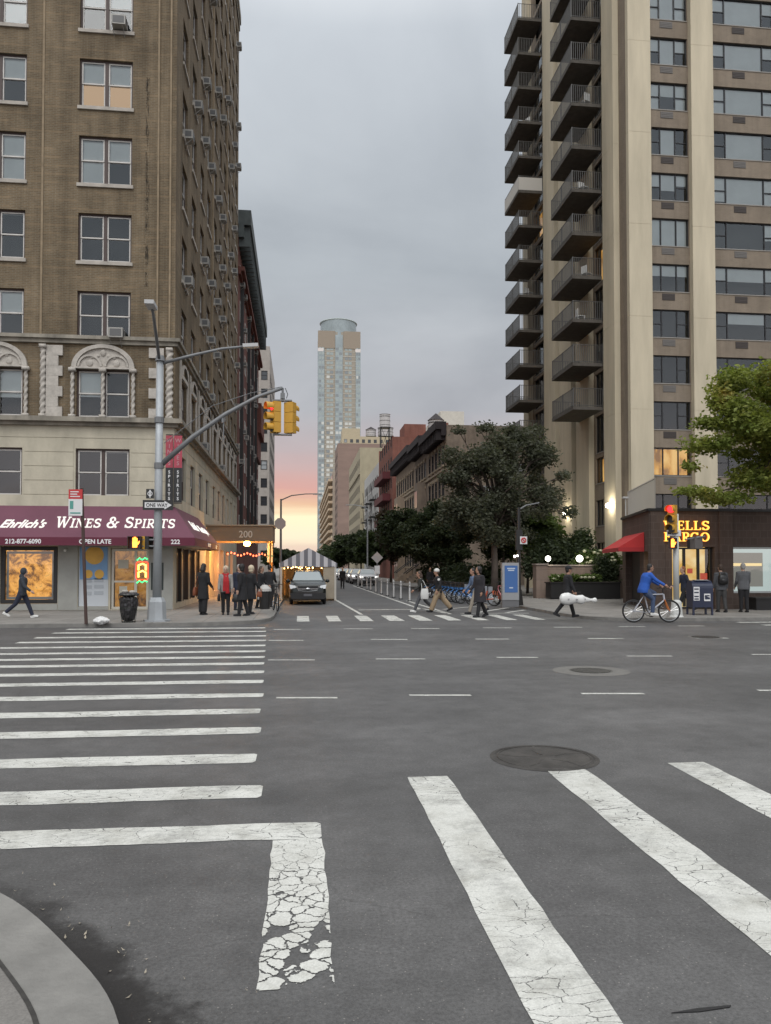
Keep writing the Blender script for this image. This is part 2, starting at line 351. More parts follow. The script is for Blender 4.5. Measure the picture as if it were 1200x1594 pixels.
def paint(name, cells=None):
    """road paint: crazed, with chips; cells = paint broken up in loose islands"""
    m = bpy.data.materials.new(name); m.use_nodes = True; t = m.node_tree; b = t.nodes['Principled BSDF']
    g = N(t, 'ShaderNodeNewGeometry'); p = g.outputs['Position']
    n = N(t, 'ShaderNodeTexNoise', inp={'Scale': 3.0, 'Detail': 6.0, 'Roughness': .7}); lk(t, p, n.inputs['Vector'])
    c = ramp(t, n.outputs[0], [(.3, (.36, .355, .32)), (.5, (.50, .50, .465)), (.75, (.58, .58, .545))], 'LINEAR')
    n3 = N(t, 'ShaderNodeTexNoise', inp={'Scale': 120.0, 'Detail': 2.0}); lk(t, p, n3.inputs['Vector'])
    k = N(t, 'ShaderNodeMapRange', inp={1: .3, 2: .7, 3: .85, 4: 1.1}); lk(t, n3.outputs[0], k.inputs[0]); c = mixc(t, 1.0, c, k.outputs[0], 'MULTIPLY')
    ml = N(t, 'ShaderNodeVectorMath', operation='MULTIPLY_ADD'); lk(t, n.outputs['Color'], ml.inputs[0]); ml.inputs[1].default_value = (.2, .2, 0) if cells else (.12, .12, 0); lk(t, p, ml.inputs[2])
    mp = N(t, 'ShaderNodeMapping', inp={'Scale': (.8, 2.3, 1.0) if not cells else (1, 1, 1)}); lk(t, ml.outputs[0], mp.inputs[0])
    v = N(t, 'ShaderNodeTexVoronoi', feature='DISTANCE_TO_EDGE', inp={'Scale': cells or 6.5, 'Randomness': 1.0}); lk(t, mp.outputs[0], v.inputs['Vector'])
    tr = N(t, 'ShaderNodeBsdfTransparent'); mx = N(t, 'ShaderNodeMixShader'); out = t.nodes['Material Output']
    if cells:
        sp0 = N(t, 'ShaderNodeSeparateXYZ'); lk(t, p, sp0.inputs[0])
        worn = N(t, 'ShaderNodeMapRange', inp={1: 5.05, 2: 3.4, 3: .010, 4: .062}); lk(t, sp0.outputs[1], worn.inputs[0])
        jit = math_n(t, 'MULTIPLY', worn.outputs[0], math_n(t, 'MULTIPLY_ADD', n.outputs[0], 1.6, .1))
        v3 = N(t, 'ShaderNodeTexVoronoi', inp={'Scale': cells}); lk(t, mp.outputs[0], v3.inputs['Vector'])
        hide = math_n(t, 'LESS_THAN', v.outputs['Distance'], jit)
        rnd = N(t, 'ShaderNodeMapRange', inp={1: 5.05, 2: 3.9, 3: 1.2, 4: .68}); lk(t, sp0.outputs[1], rnd.inputs[0]); hide = math_n(t, 'MAXIMUM', hide, math_n(t, 'GREATER_THAN', v3.outputs['Distance'], rnd.outputs[0]))
        sc = N(t, 'ShaderNodeSeparateColor'); lk(t, v3.outputs['Color'], sc.inputs[0])
        lost = N(t, 'ShaderNodeMapRange', inp={1: 4.9, 2: 3.5, 3: -.06, 4: -.02}); lk(t, sp0.outputs[1], lost.inputs[0])
        hide = math_n(t, 'MAXIMUM', hide, math_n(t, 'LESS_THAN', sc.outputs[0], lost.outputs[0]))
    else:
        gate = N(t, 'ShaderNodeTexNoise', inp={'Scale': 1.4, 'Detail': 2.0}); lk(t, p, gate.inputs['Vector'])
        th = N(t, 'ShaderNodeMapRange', inp={1: .36, 2: .66, 3: .001, 4: .022}); lk(t, gate.outputs[0], th.inputs[0])
        hide = math_n(t, 'MULTIPLY', math_n(t, 'LESS_THAN', v.outputs['Distance'], th.outputs[0]), .75)
        chip = N(t, 'ShaderNodeTexNoise', inp={'Scale': 26.0, 'Detail': 4.0, 'Roughness': .7}); lk(t, p, chip.inputs['Vector'])
        hide = math_n(t, 'MAXIMUM', hide, math_n(t, 'MULTIPLY', math_n(t, 'GREATER_THAN', chip.outputs[0], .68), .8))
        rub = N(t, 'ShaderNodeTexNoise', inp={'Scale': 1.9, 'Detail': 9.0, 'Roughness': .78}); lk(t, p, rub.inputs['Vector']); rk = N(t, 'ShaderNodeMapRange', inp={1: .48, 2: .72, 3: 0, 4: .55}); lk(t, rub.outputs[0], rk.inputs[0]); hide = math_n(t, 'MAXIMUM', hide, rk.outputs[0])
    lk(t, c, b.inputs['Base Color']); b.inputs['Roughness'].default_value = .7
    lk(t, hide, mx.inputs[0]); lk(t, b.outputs[0], mx.inputs[1]); lk(t, tr.outputs[0], mx.inputs[2]); lk(t, mx.outputs[0], out.inputs[0])
    return m
M_PAINT = paint('road_paint'); M_WORN = paint('worn_road_paint', 10.5)
def concrete(name, c0, joint=1.5, dirt=.2, jx=0.0, jy=0.0):
    m = bpy.data.materials.new(name); m.use_nodes = True; t = m.node_tree; b = t.nodes['Principled BSDF']
    g = N(t, 'ShaderNodeNewGeometry'); p = g.outputs['Position']
    mp = N(t, 'ShaderNodeMapping', inp={'Location': (jx, jy, 0)}); lk(t, p, mp.inputs[0])
    br = N(t, 'ShaderNodeTexBrick', offset=0.0, inp={'Color1': (*c0, 1), 'Color2': (*[x * .9 for x in c0], 1), 'Mortar': (*[x * .5 for x in c0], 1), 'Scale': 1.0, 'Mortar Size': .012, 'Brick Width': joint, 'Row Height': joint}); lk(t, mp.outputs[0], br.inputs['Vector'])
    n = N(t, 'ShaderNodeTexNoise', inp={'Scale': 1.2, 'Detail': 8.0, 'Roughness': .7}); lk(t, p, n.inputs['Vector'])
    k = N(t, 'ShaderNodeMapRange', inp={1: .3, 2: .7, 3: 1 - dirt, 4: 1 + dirt}); lk(t, n.outputs[0], k.inputs[0])
    n2 = N(t, 'ShaderNodeTexNoise', inp={'Scale': 90.0, 'Detail': 3.0, 'Roughness': .7}); lk(t, p, n2.inputs['Vector'])
    k2 = N(t, 'ShaderNodeMapRange', inp={1: .3, 2: .7, 3: .82, 4: 1.18}); lk(t, n2.outputs[0], k2.inputs[0])
    c = mixc(t, 1.0, mixc(t, 1.0, br.outputs[0], k.outputs[0], 'MULTIPLY'), k2.outputs[0], 'MULTIPLY')
    lk(t, c, b.inputs['Base Color']); b.inputs['Roughness'].default_value = .85; b.inputs['Specular IOR Level'].default_value = .3
    bp = N(t, 'ShaderNodeBump', inp={'Strength': .3, 'Distance': .006}); lk(t, n2.outputs[0], bp.inputs['Height']); lk(t, bp.outputs[0], b.inputs['Normal'])
    return m
M_CONC = concrete('sidewalk_concrete', (.22, .21, .195)); M_NEAR = concrete('near_sidewalk_concrete', (.165, .157, .146), 1.35, .25, .75, .25)
M_KERB = mat('kerb_stone', (.175, .17, .158), .85, var=.3, vscale=3, bump=.3, bscale=40)
MB().quad((-1500, -800, 0), (1500, -800, 0), (1500, 2200, 0), (-1500, 2200, 0)).build('road', M_ASPH); tag(bpy.data.objects['road'], kind='structure')
def sidewalk(name, outer, back, h, m, kw=.18, joint=0):
    """outer = kerb line; back = far points closing the slab. the kerb stone is a strip of its own along the line"""
    inn = []
    for i, p in enumerate(outer):
        a = Vector(outer[max(i - 1, 0)]); b = Vector(outer[min(i + 1, len(outer) - 1)]); d = (b - a).normalized(); inn.append((p[0] - d.y * kw, p[1] + d.x * kw))
    k = MB(); n = len(outer)
    for i in range(n - 1):
        a, b, c, d = outer[i], outer[i + 1], inn[i + 1], inn[i]
        k.quad((*a, 0), (*b, 0), (*b, h), (*a, h)); k.quad((*a, h), (*b, h), (*c, h), (*d, h))
    tag(k.build('kerb', M_KERB), kind='structure')
    if joint:
        j = MB()
        for i in range(n - 1):
            (a, b), (c, d) = [(Vector(outer[q]), Vector(inn[q])) for q in (i, i + 1)]; e0, e1 = (b - a).normalized() * joint, (d - c).normalized() * joint
            j.quad((*(b - e0), h + .004), (*(d - e1), h + .004), (*d, h + .004), (*b, h + .004))
        tag(j.build('kerb_joint', mat('dark_joint', (.035, .033, .03), .95, var=.4, vscale=20)), kind='structure')
    s = MB(); poly = inn + back; s.add([(*p, h + .002) for p in poly], [tuple(range(len(poly)))])
    for i in range(n - 1): s.quad((*inn[i], h - .02), (*inn[i + 1], h - .02), (*inn[i + 1], h + .002), (*inn[i], h + .002))
    tag(s.build(name, m), kind='structure')
def smoothline(P, n=5):
    out = []
    for i in range(len(P) - 1):
        p0, p1, p2, p3 = [Vector(P[max(0, min(len(P) - 1, i + k))]) for k in (-1, 0, 1, 2)]
        for j in range(n):
            t = j / n; out.append(tuple(.5 * ((2 * p1) + (p2 - p0) * t + (2 * p0 - 5 * p1 + 4 * p2 - p3) * t * t + (3 * p1 - p0 - 3 * p2 + p3) * t ** 3)))
    return out + [tuple(P[-1])]
sidewalk('sidewalk', [(-300, 23.9), (-4, 24.0)] + smoothline([(-3.2, 24.1), (-1.9, 24.6), (-1.1, 25.6), (-.9, 27.2)]) + [(-.9, 30), (-.9, 900)], [(-300, 900)], S, M_CONC)
sidewalk('sidewalk', [(9.6, 900), (9.6, 30)] + smoothline([(9.6, 28), (9.8, 26.0), (10.6, 24.9), (12, 24.45)]) + [(13, 24.4), (300, 24.2)], [(300, 900)], S, M_CONC)
KERBN = smoothline([(-.42, 1.2), (-.5, 2.2), (-.65, 2.93), (-.98, 3.5), (-1.52, 4.16), (-2.3, 4.7), (-3.4, 5.05)], 6)
sidewalk('near_sidewalk', [(-.42, -60), (-.42, 0)] + KERBN + [(-6, 5.2), (-200, 5.2)], [(-200, -60)], .15, M_NEAR, .27, .018)
# dark wet dirt along the near kerb
def stain():
    m = bpy.data.materials.new('gutter_dirt'); m.use_nodes = True; t = m.node_tree; b = t.nodes['Principled BSDF']
    b.inputs['Base Color'].default_value = (.018, .016, .015, 1); b.inputs['Roughness'].default_value = .75
    u = N(t, 'ShaderNodeUVMap'); s = N(t, 'ShaderNodeSeparateXYZ'); lk(t, u.outputs[0], s.inputs[0])
    g = N(t, 'ShaderNodeNewGeometry'); n = N(t, 'ShaderNodeTexNoise', inp={'Scale': 4.0, 'Detail': 7.0, 'Roughness': .65}); lk(t, g.outputs['Position'], n.inputs[0])
    e = math_n(t, 'SUBTRACT', math_n(t, 'MULTIPLY_ADD', n.outputs[0], 1.5, .1), s.outputs[1])
    k = N(t, 'ShaderNodeMapRange', interpolation_type='SMOOTHSTEP', inp={1: .05, 2: .5, 3: 0, 4: .72}); lk(t, e, k.inputs[0])
    sx = ramp(t, s.outputs[0], [(0, 1.0), (.5, 1.0), (.8, .0)], 'LINEAR')
    tr = N(t, 'ShaderNodeBsdfTransparent'); mx = N(t, 'ShaderNodeMixShader'); lk(t, math_n(t, 'MULTIPLY', k.outputs[0], sx), mx.inputs[0]); lk(t, tr.outputs[0], mx.inputs[1]); lk(t, b.outputs[0], mx.inputs[2])
    lk(t, mx.outputs[0], t.nodes['Material Output'].inputs[0])
    a = MB(); n_ = len(KERBN)
    outp = []
    for i, p in enumerate(KERBN):
        q = Vector(KERBN[max(i - 1, 0)]); r = Vector(KERBN[min(i + 1, n_ - 1)]); d = (r - q).normalized(); outp.append((p[0] + d.y * .46, p[1] - d.x * .46))
    for i in range(n_ - 1): a.quad((*KERBN[i], .003), (*outp[i], .003), (*outp[i + 1], .003), (*KERBN[i + 1], .003))
    o = a.build('gutter_dirt', m); uv = o.data.uv_layers.new(); k = 0
    for i in range(n_ - 1):
        for q in ((i / n_, 0), (i / n_, 1), ((i + 1) / n_, 1), ((i + 1) / n_, 0)): uv.data[k].uv = q; k += 1
    tag(o, 'dark wet grime lying in the gutter by the near kerb', 'grime', kind='stuff')
stain()
lit = MB(); rr = random.Random(3)
for i in range(110):
    k = rr.random(); p = KERBN[int(k * (len(KERBN) - 1))]; d = abs(rr.gauss(.05, .35)); a = rr.uniform(0, 6.3); sz = rr.uniform(.003, .011)
    x, y = p[0] + d, p[1] + rr.uniform(-.1, .2) - d * .1
    if x > 1.6: continue
    lit.quad(*[(x + sz * math.cos(a + q) * (1.5 if j % 2 else .6), y + sz * math.sin(a + q) * (1.5 if j % 2 else .6), .008 + (.01 if j == 1 else 0)) for j, q in enumerate((0, 1.57, 3.14, 4.71))])
tag(lit.build('litter', mat('dry_litter', (.26, .23, .18), .8, var=.5, vscale=9)), 'tiny pale leaf scraps scattered near the kerb', 'litter', kind='stuff')
# ---- painted markings
def strip(mb, x0, x1, y0, y1, z=.004, jit=.0, n=8):
    """slightly uneven painted bar along x or y"""
    rng = random.Random(int(x0 * 991 + y0 * 77))
    if abs(x1 - x0) > abs(y1 - y0):
        xs = [x0 + (x1 - x0) * i / n for i in range(n + 1)]
        lo = [y0 + rng.uniform(-jit, jit) for _ in xs]; hi = [y1 + rng.uniform(-jit, jit) for _ in xs]
        for i in range(n): mb.quad((xs[i], lo[i], z), (xs[i + 1], lo[i + 1], z), (xs[i + 1], hi[i + 1], z), (xs[i], hi[i], z))
    else:
        ys = [y0 + (y1 - y0) * i / n for i in range(n + 1)]
        lo = [x0 + rng.uniform(-jit, jit) for _ in ys]; hi = [x1 + rng.uniform(-jit, jit) for _ in ys]
        for i in range(n): mb.quad((lo[i], ys[i], z), (hi[i], ys[i], z), (hi[i + 1], ys[i + 1], z), (lo[i + 1], ys[i + 1], z))
cw = MB()
for y, px in ((1295, 500), (1232, 408), (1180, 399), (1137, 406), (1107, 405), (1082, 410), (1061, 410), (1046, 411), (1033, 411), (1023, 412), (1014, 413), (1005, 413), (997, 414), (990, 414), (983, 414), (977.5, 413)):
    a = at(410, y, Z=0); b = at(px, y, Z=0); n = 60; xs = [-6.7 + (b.x + 6.7) * i / n for i in range(n + 1)]
    w0 = .17; rng = random.Random(int(y)); ya = a.y - .0
    def walk():
        v, o_ = 0, []
        for _ in xs: v = max(-.022, min(.022, v * .9 + rng.uniform(-.009, .009))); o_.append(v)
        return o_
    e, e2 = walk(), walk(); xs[-1] -= 0; xs[-2] = xs[-1] - .03; e[-1] += .05; e2[-1] -= .03
    for i in range(n):
        ty = lambda x: ya + (x - b.x) * -.012
        cw.quad((xs[i], ty(xs[i]) - w0 + e[i], .004), (xs[i + 1], ty(xs[i + 1]) - w0 + e[i + 1], .004), (xs[i + 1], ty(xs[i + 1]) + w0 + e2[i + 1], .004), (xs[i], ty(xs[i]) + w0 + e2[i], .004))
tag(cw.build('crosswalk_marking', M_PAINT), kind='structure')
cw = MB()
for x0, x1, y1 in ((.92, 1.27, 6.59), (2.17, 2.53, 6.67), (3.36, 3.71, 6.8), (4.6, 4.95, 6.85), (5.85, 6.2, 6.9)): strip(cw, x0, x1, 1.4, y1, jit=.008, n=24)
tag(cw.build('crosswalk_marking', M_PAINT), kind='structure')
cw = MB(); strip(cw, -.175, .155, 3.36, 5.17, jit=.01, n=14); tag(cw.build('crosswalk_marking', M_WORN), kind='structure')
cw = MB()
for x0, x1 in ((-.1, .32), (.95, 1.38), (2.0, 2.46), (3.0, 3.5), (4.0, 4.45), (5.0, 5.45), (6.0, 6.4), (7.0, 7.4), (8.0, 8.4)): strip(cw, x0, x1, 25.7, 28.6, jit=.01)
for k in range(4): strip(cw, 14.2 + .1 * k, 24, 23.6 - 1.2 * k, 23.93 - 1.2 * k, jit=.01)
tag(cw.build('crosswalk_marking', M_PAINT), kind='structure')
ln = MB()
for x0, x1, y in ((430, 525, 1086.5), (637, 733, 1082.5), (905, 1002, 1080), (1180, 1290, 1075), (417, 490, 1027.5), (585, 662, 1026), (773, 837, 1023.5), (976, 1046, 1021.5), (1170, 1240, 1019),
                  (418, 472, 997), (577, 634, 995.5), (740, 792, 995), (915, 970, 994), (1083, 1133, 993.5), (425, 468, 980), (535, 580, 979), (640, 684, 978.5), (752, 796, 977.5), (862, 906, 976.5), (963, 1004, 975.5), (1056, 1096, 974.5)):
    a, b = at(x0, y, Z=0), at(x1, y, Z=0); hw = .055 if y > 1000 else .075
    ln.quad((a.x, a.y - hw, .004), (b.x, b.y - hw, .004), (b.x, b.y + hw, .004), (a.x, a.y + hw, .004))
def line(mb, a, b, w):
    a, b = Vector(a), Vector(b); d = (b - a).normalized(); n = Vector((-d.y, d.x)) * w / 2
    mb.quad((*(a - n), .006), (*(b - n), .006), (*(b + n), .006), (*(a + n), .006))
for a, b, w_ in (((1.95, 43), (2.33, 29.2), .14), ((2.45, 32.4), (5.1, 32.7), .3), ((5.15, 75), (5.15, 33), .16), ((5.7, 41), (5.75, 29.2), .16), ((5.3, 33), (5.7, 29.6), .14),
                 ((6.2, 29.6), (8.9, 29.4), .2), ((7.1, 30.2), (9.2, 33.5), .2), ((6.1, 32.5), (9.1, 36.0), .16), ((8.1, 29.8), (9.4, 31.6), .2)): line(ln, a, b, w_)
tag(ln.build('lane_marking', M_PAINT), kind='structure')
# manholes
def manhole(label, c, r, ring, mat_cover, mat_ring, spokes):
    t = T('manhole_cover', label, 'manhole cover', (c[0], c[1], 0))
    m = MB()
    for i in range(40):
        a, b = 2 * math.pi * i / 40, 2 * math.pi * (i + 1) / 40
        m.quad(*[(q * math.cos(x), q * math.sin(x), .008 if q < r + .03 else .003) for q, x in ((r + .005, a), (r + ring, a), (r + ring, b), (r + .005, b))])
    m.build('ring', mat_ring, t)
    m = MB(); n = 40
    m.add([(r * math.cos(2 * math.pi * i / n), r * math.sin(2 * math.pi * i / n), .006) for i in range(n)], [tuple(range(n))])
    if spokes:
        for k in range(5):
            a = k * 2 * math.pi / 5 + .3; m.path([(r * .2 * math.cos(a), r * .2 * math.sin(a), .004), (r * .55 * math.cos(a + .12), r * .55 * math.sin(a + .12), .005), (r * .93 * math.cos(a - .05), r * .93 * math.sin(a - .05), .004)], .016, 6, sq=(.5, 1))
        m.loft([(0, 0, .005, r * .26, r * .2), (.01, 0, .010, r * .22, r * .17)], 11)
        for q in (.95,): m.torus((0, 0, .006), r * q, .009, 'z', 40, 5)
    else:
        for i in range(-5, 6):
            h = math.sqrt(max(0, (r * .9) ** 2 - (i * r / 6) ** 2))
            m.obox((i * r / 6, 0, .010), (.022, 2 * h, .010)); m.obox((0, i * r / 6, .011), (2 * h, .022, .010))
    m.build('cover', mat_cover, t)
M_IRON = mat('cast_iron', (.050, .046, .042), .65, .2, var=.55, vscale=4, bump=.4, bscale=45); M_RIB = mat('worn_rib_iron', (.078, .073, .066), .6, .2, var=.5, vscale=7); M_RING = mat('patched_concrete_ring', (.13, .125, .115), .85, var=.2, vscale=6)
manhole('large dark iron manhole cover with star ribs near the cracked stripes', (2.3, 7.13), .46, .05, M_IRON, M_IRON, True)
manhole('gridded manhole cover set in a pale concrete ring mid avenue', (5.02, 12.95), .36, .3, mat('worn_iron', (.08, .077, .07), .6, .2, var=.3, vscale=6), M_RING, False)
manhole('thin worn manhole cover farthest away near the far crosswalk', tuple(at(1098, 992, Z=0))[:2], .36, .08, M_IRON, M_RING, False)
tp_ = [at(*q, Z=0) for q in ((1045, 1578), (1085, 1571), (1138, 1566), (1136, 1569), (1090, 1576))]; MB().prism([(q.x, q.y) for q in tp_], .001, .005).build('tar_patch', mat('tar', (.015, .015, .016), .5)); tag(bpy.data.objects['tar_patch'], kind='structure')

# ------------------------------------------------------------------ windows (local: x along the facade, -y outwards)
M_GLASS = glass(); M_GLASSD = glass('dark_window_glass', (.5, .55, .56), .05, 1.1)
M_BRFR = mat('brown_window_frame', (.055, .035, .03), .6); M_SASH = mat('pale_sash', (.52, .50, .47), .6, var=.15, vscale=2); M_SILL = mat('stone_sill', (.36, .33, .29), .85, var=.3, vscale=2)
M_DKFR = mat('dark_aluminium', (.03, .03, .032), .45, .3); M_BLIND = mat('window_blind', (.84, .85, .84), .85, var=.08, vscale=1); M_CURT = mat('beige_curtain', (.55, .46, .36), .9, var=.15, vscale=3, stretch=(8, 1, .5))
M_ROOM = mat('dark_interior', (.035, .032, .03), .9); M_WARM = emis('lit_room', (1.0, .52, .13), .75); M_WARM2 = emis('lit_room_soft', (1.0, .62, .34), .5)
WM = {}
def wmesh(key, fn):
    if key not in WM: WM[key] = fn()
    return WM[key]
def frame(mb, x0, x1, z0, z1, w, y0, y1):
    mb.box(x0, x1, y0, y1, z0, z0 + w); mb.box(x0, x1, y0, y1, z1 - w, z1); mb.box(x0, x0 + w, y0, y1, z0 + w, z1 - w); mb.box(x1 - w, x1, y0, y1, z0 + w, z1 - w)
def sash_window(parent, loc, rz, w, h, n=2, blinds=(0,), warm=None, sill=True, sash=M_SASH, fr=M_BRFR, label=None, one=None, gl=None):
    """n double-hung sashes side by side; blinds = drop of each blind, 0..1"""
    b0 = tuple(round(b, 2) for b in blinds); gl = gl or M_GLASS
    mw = .13 if n > 1 else 0; sw = (w - .12 - mw * (n - 1)) / n
    xs = [.06 + i * (sw + mw) for i in range(n)]
    def f_():
        m = MB(); frame(m, 0, w, 0, h, .06, .10, .2)
        for i in range(1, n): m.box(xs[i] - mw, xs[i], .10, .2, .06, h - .06)
        return m.mesh('window', fr)
    def s_():
        m = MB()
        for x in xs: frame(m, x + .004, x + sw - .004, .064, h * .52, .05, .15, .195); frame(m, x + .004, x + sw - .004, h * .5, h - .064, .05, .125, .165)
        return m.mesh('sash', sash)
    def p_():
        m = MB()
        for x in xs: m.quad((x + .05, .172, .11), (x + sw - .05, .172, .11), (x + sw - .05, .172, h * .49), (x + .05, .172, h * .49)); m.quad((x + .05, .147, h * .54), (x + sw - .05, .147, h * .54), (x + sw - .05, .147, h - .11), (x + .05, .147, h - .11))
        return m.mesh('pane', gl)
    o = link('window', wmesh(('f', w, h, n, fr.name), f_), parent, loc, rz)
    if label: o['label'] = label
    link('sash', wmesh(('s', w, h, n, sash.name), s_), o); link('pane', wmesh(('p', w, h, n, gl.name), p_), o)
    if sill: link('sill', wmesh(('l', w), lambda: MB().box(-.06, w + .06, -.07, .1, -.14, -.003).mesh('sill', M_SILL)), o)
    if any(b0):
        def b_():
            m = MB()
            for x, b in zip(xs, b0 * n if len(b0) == 1 else b0):
                if b: m.box(x, x + sw, .22, .235, h - .06 - (h - .12) * b, h - .06)
            return m.mesh('blind', M_BLIND)
        link('blind', wmesh(('b', w, h, n, b0), b_), o)
    if warm:
        link('lit_room', wmesh(('w', w, h, warm.name), lambda: MB().quad((.05, .32, .06), (w - .05, .32, .06), (w - .05, .32, h - .06), (.05, .32, h - .06)).mesh('lit_room', warm)), o)
    return o
rw = random.Random(11)
def rblind(n=2):
    return tuple(rw.choice((0, 0, .3, .45, .5, .55, 1.0)) for _ in range(n))
# ------------------------------------------------------------------ left corner building
YF, XS, TOP = 31.4, -5.0, 46.0
M_BRICK = brick('brown_brick', (.155, .112, .068), (.122, .088, .054), (.165, .14, .10), header=True, streak=.34, spots=.28)
M_LIME = mat('limestone', (.43, .395, .31), .9, var=.22, vscale=1.3, stretch=(1, 1, .5), bump=.2, bscale=18)
M_LIMED = mat('soiled_limestone', (.22, .20, .165), .9, var=.55, vscale=1.7, stretch=(1, 1, .4))
M_TERRA = mat('pale_terracotta', (.40, .37, .33), .85, var=.25, vscale=5, bump=.35, bscale=14)
bld = T('corner_apartment_building', 'brown brick apartment block on the left corner above the maroon awning', 'apartment building', (XS, YF, S))
OFF = bld.location; X0, YE = -24.0, 62.0
FR = [4.58 + 3.12 * k for k in range(14)]            # sill heights
# front: two window pairs per floor are in frame
cols_f = [(-12.86, 2.06), (-8.79, 2.06)]
fh, fl = [], []
for k, z in enumerate(FR):
    for x, w_ in cols_f + [(-17.0, 2.06), (-21.0, 2.06)]:
        (fl if k == 0 else fh).append((x - X0, x - X0 + w_, z, z + (1.93 if k else 1.9)))
shop = [(-11.56 - X0, -9.42 - X0, .38, 2.62), (-8.65 - X0, -7.5 - X0, .25, 2.62), (-7.42 - X0, -5.95 - X0, .14, 2.55), (-16.5 - X0, -12.6 - X0, .38, 2.62)]
cols_s = [33.0, 35.9, 38.9, 41.7, 45.0, 47.8, 50.6, 53.4, 56.2, 59.2]
sh, sl = [], []
for k, z in enumerate(FR):
    for y in cols_s: (sl if k == 0 else sh).append((y - YF, y - YF + 1.5, z, z + 1.93))
side_shop = [(y - YF, y - YF + w_, .35, 2.6) for y, w_ in ((32.2, 1.3), (33.9, 1.6), (36.0, 1.6), (38.2, 1.2))] + [(41.9 - YF, 43.6 - YF, .12, 3.0)] + [(y - YF, y - YF + 2.2, .4, 2.9) for y in (46, 49.5, 53, 56.5)]
m = MB(OFF); m.wall((X0, YF, 0), (1, 0, 0), (0, -1, 0), XS - X0, 7.4, TOP, fh); m.wall((XS, YF, 0), (0, 1, 0), (1, 0, 0), YE - YF, 7.4, TOP, sh)
m.quad((X0, YF, 7.4), (X0, YF, TOP), (X0, YE, TOP), (X0, YE, 7.4)); m.quad((X0, YE, 7.4), (X0, YE, TOP), (XS, YE, TOP), (XS, YE, 7.4))
m.build('brick_wall', M_BRICK, bld)
m = MB(OFF); m.wall((X0, YF, 0), (1, 0, 0), (0, -1, 0), XS - X0, S, 7.4, fl + shop); m.wall((XS, YF, 0), (0, 1, 0), (1, 0, 0), YE - YF, S, 7.4, sl + side_shop)
m.quad((X0, YF, S), (X0, YF, 7.4), (X0, YE, 7.4), (X0, YE, S)); m.quad((X0, YE, S), (X0, YE, 7.4), (XS, YE, 7.4), (XS, YE, S))
m.build('stone_base', M_LIME, bld)
# course joints of the ashlar base as raised blocks
m = MB(OFF)
for z in (4.1, 4.66, 5.22, 5.78, 6.34, 6.9):
    for a, b in ((X0, -12.93), (-10.73, -8.86), (-6.66, XS - .01)) if z < 6.4 and z > 4.5 else ((X0, XS - .01),): m.box(a, b, YF - .018, YF - .001, z, z + .535)
    ys = [YF] + [q for y in cols_s for q in (y - .03, y + 1.53)] + [YE]
    for a, b in zip(ys[::2], ys[1::2]) if 4.5 < z < 6.4 else ((YF, YE),): m.box(XS + .001, XS + .018, a + .01, b - .01, z, z + .535)
m.build('ashlar_facing', M_LIME, bld)
m = MB(OFF)
def belt(mb, z0, z1, d):
    mb.box(X0, XS + d, YF - d, YF - .001, z0, z1); mb.box(XS + .001, XS + d, YF - .001 - d * 0, YE, z0, z1)
belt(m, 7.36, 7.5, .16); belt(m, 7.5, 7.68, .34); belt(m, 10.62, 10.78, .12); belt(m, 10.78, 10.92, .22)
m.build('cornice', M_LIMED, bld)
m = MB(OFF); belt(m, 45.0, 45.5, .08); belt(m, 45.5, 46.2, .16); m.build('roof_cornice', M_LIMED, bld)
MB(OFF).quad((X0, YF, TOP - .01), (XS, YF, TOP - .01), (XS, YE, TOP - .01), (X0, YE, TOP - .01)).build('roof', mat('roof_tar', (.06, .06, .06)), bld)
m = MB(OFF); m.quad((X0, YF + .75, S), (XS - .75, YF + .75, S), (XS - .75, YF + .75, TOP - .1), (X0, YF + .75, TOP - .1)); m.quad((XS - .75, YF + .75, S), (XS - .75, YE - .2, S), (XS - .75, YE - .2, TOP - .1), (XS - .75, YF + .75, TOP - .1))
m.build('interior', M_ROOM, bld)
# vertical brick ribs near the corner and between the columns
m = MB(OFF)
for x in (-5.22, -5.7): m.box(x - .035, x + .035, YF - .05, YF - .001, 10.93, 45)
for x in (-9.9,): m.box(x - .3, x - .22, YF - .03, YF - .001, 10.93, 45)
for y in (44.0, 52.4): m.box(XS + .001, XS + .08, y - .12, y + .12, 10.93, 45)
m.build('brick_rib', mat('rib_brick', (.24, .185, .12), .9, var=.25, vscale=3), bld)
# windows of the front
front_b = {0: ((0, 0), (0, .05)), 1: ((1, .6), (.55, 0)), 2: ((0, .5), (.03, 0)), 3: ((.02, .04), (.03, 0)), 4: ((0, 1), (1, .5)), 5: ((.0, .5), (.5, .5)), 6: ((0, .98), (.5, .5)), 7: ((.5, 0), (.98, .0))}
nwin = 0
for k, z in enumerate(FR[:8]):
    for c, (x, w_) in enumerate(cols_f):
        arch = k == 1
        lit_ = M_WARM2 if (k == 5 and c == 1) or (k == 6 and c == 0) else None
        h = 1.9 if k == 0 else 1.93
        bl = front_b[k][c]
        sash_window(bld, Vector((x, YF, z)) - OFF, 0, w_, h, 2, bl, warm=lit_, sill=(k > 2 or k == 2), sash=M_SASH, fr=M_BRFR, gl=M_GLASSD if k in (0,) else M_GLASS); nwin += 1
far = MB(OFF)
order = [(k, y) for k, z in enumerate(FR) for y in cols_s]
order.sort(key=lambda q: (q[1], q[0]) if q[0] < 12 else (999, q[0]))
ac_spots = []
stuffm = {n_: MB(OFF) for n_ in ('window',)}
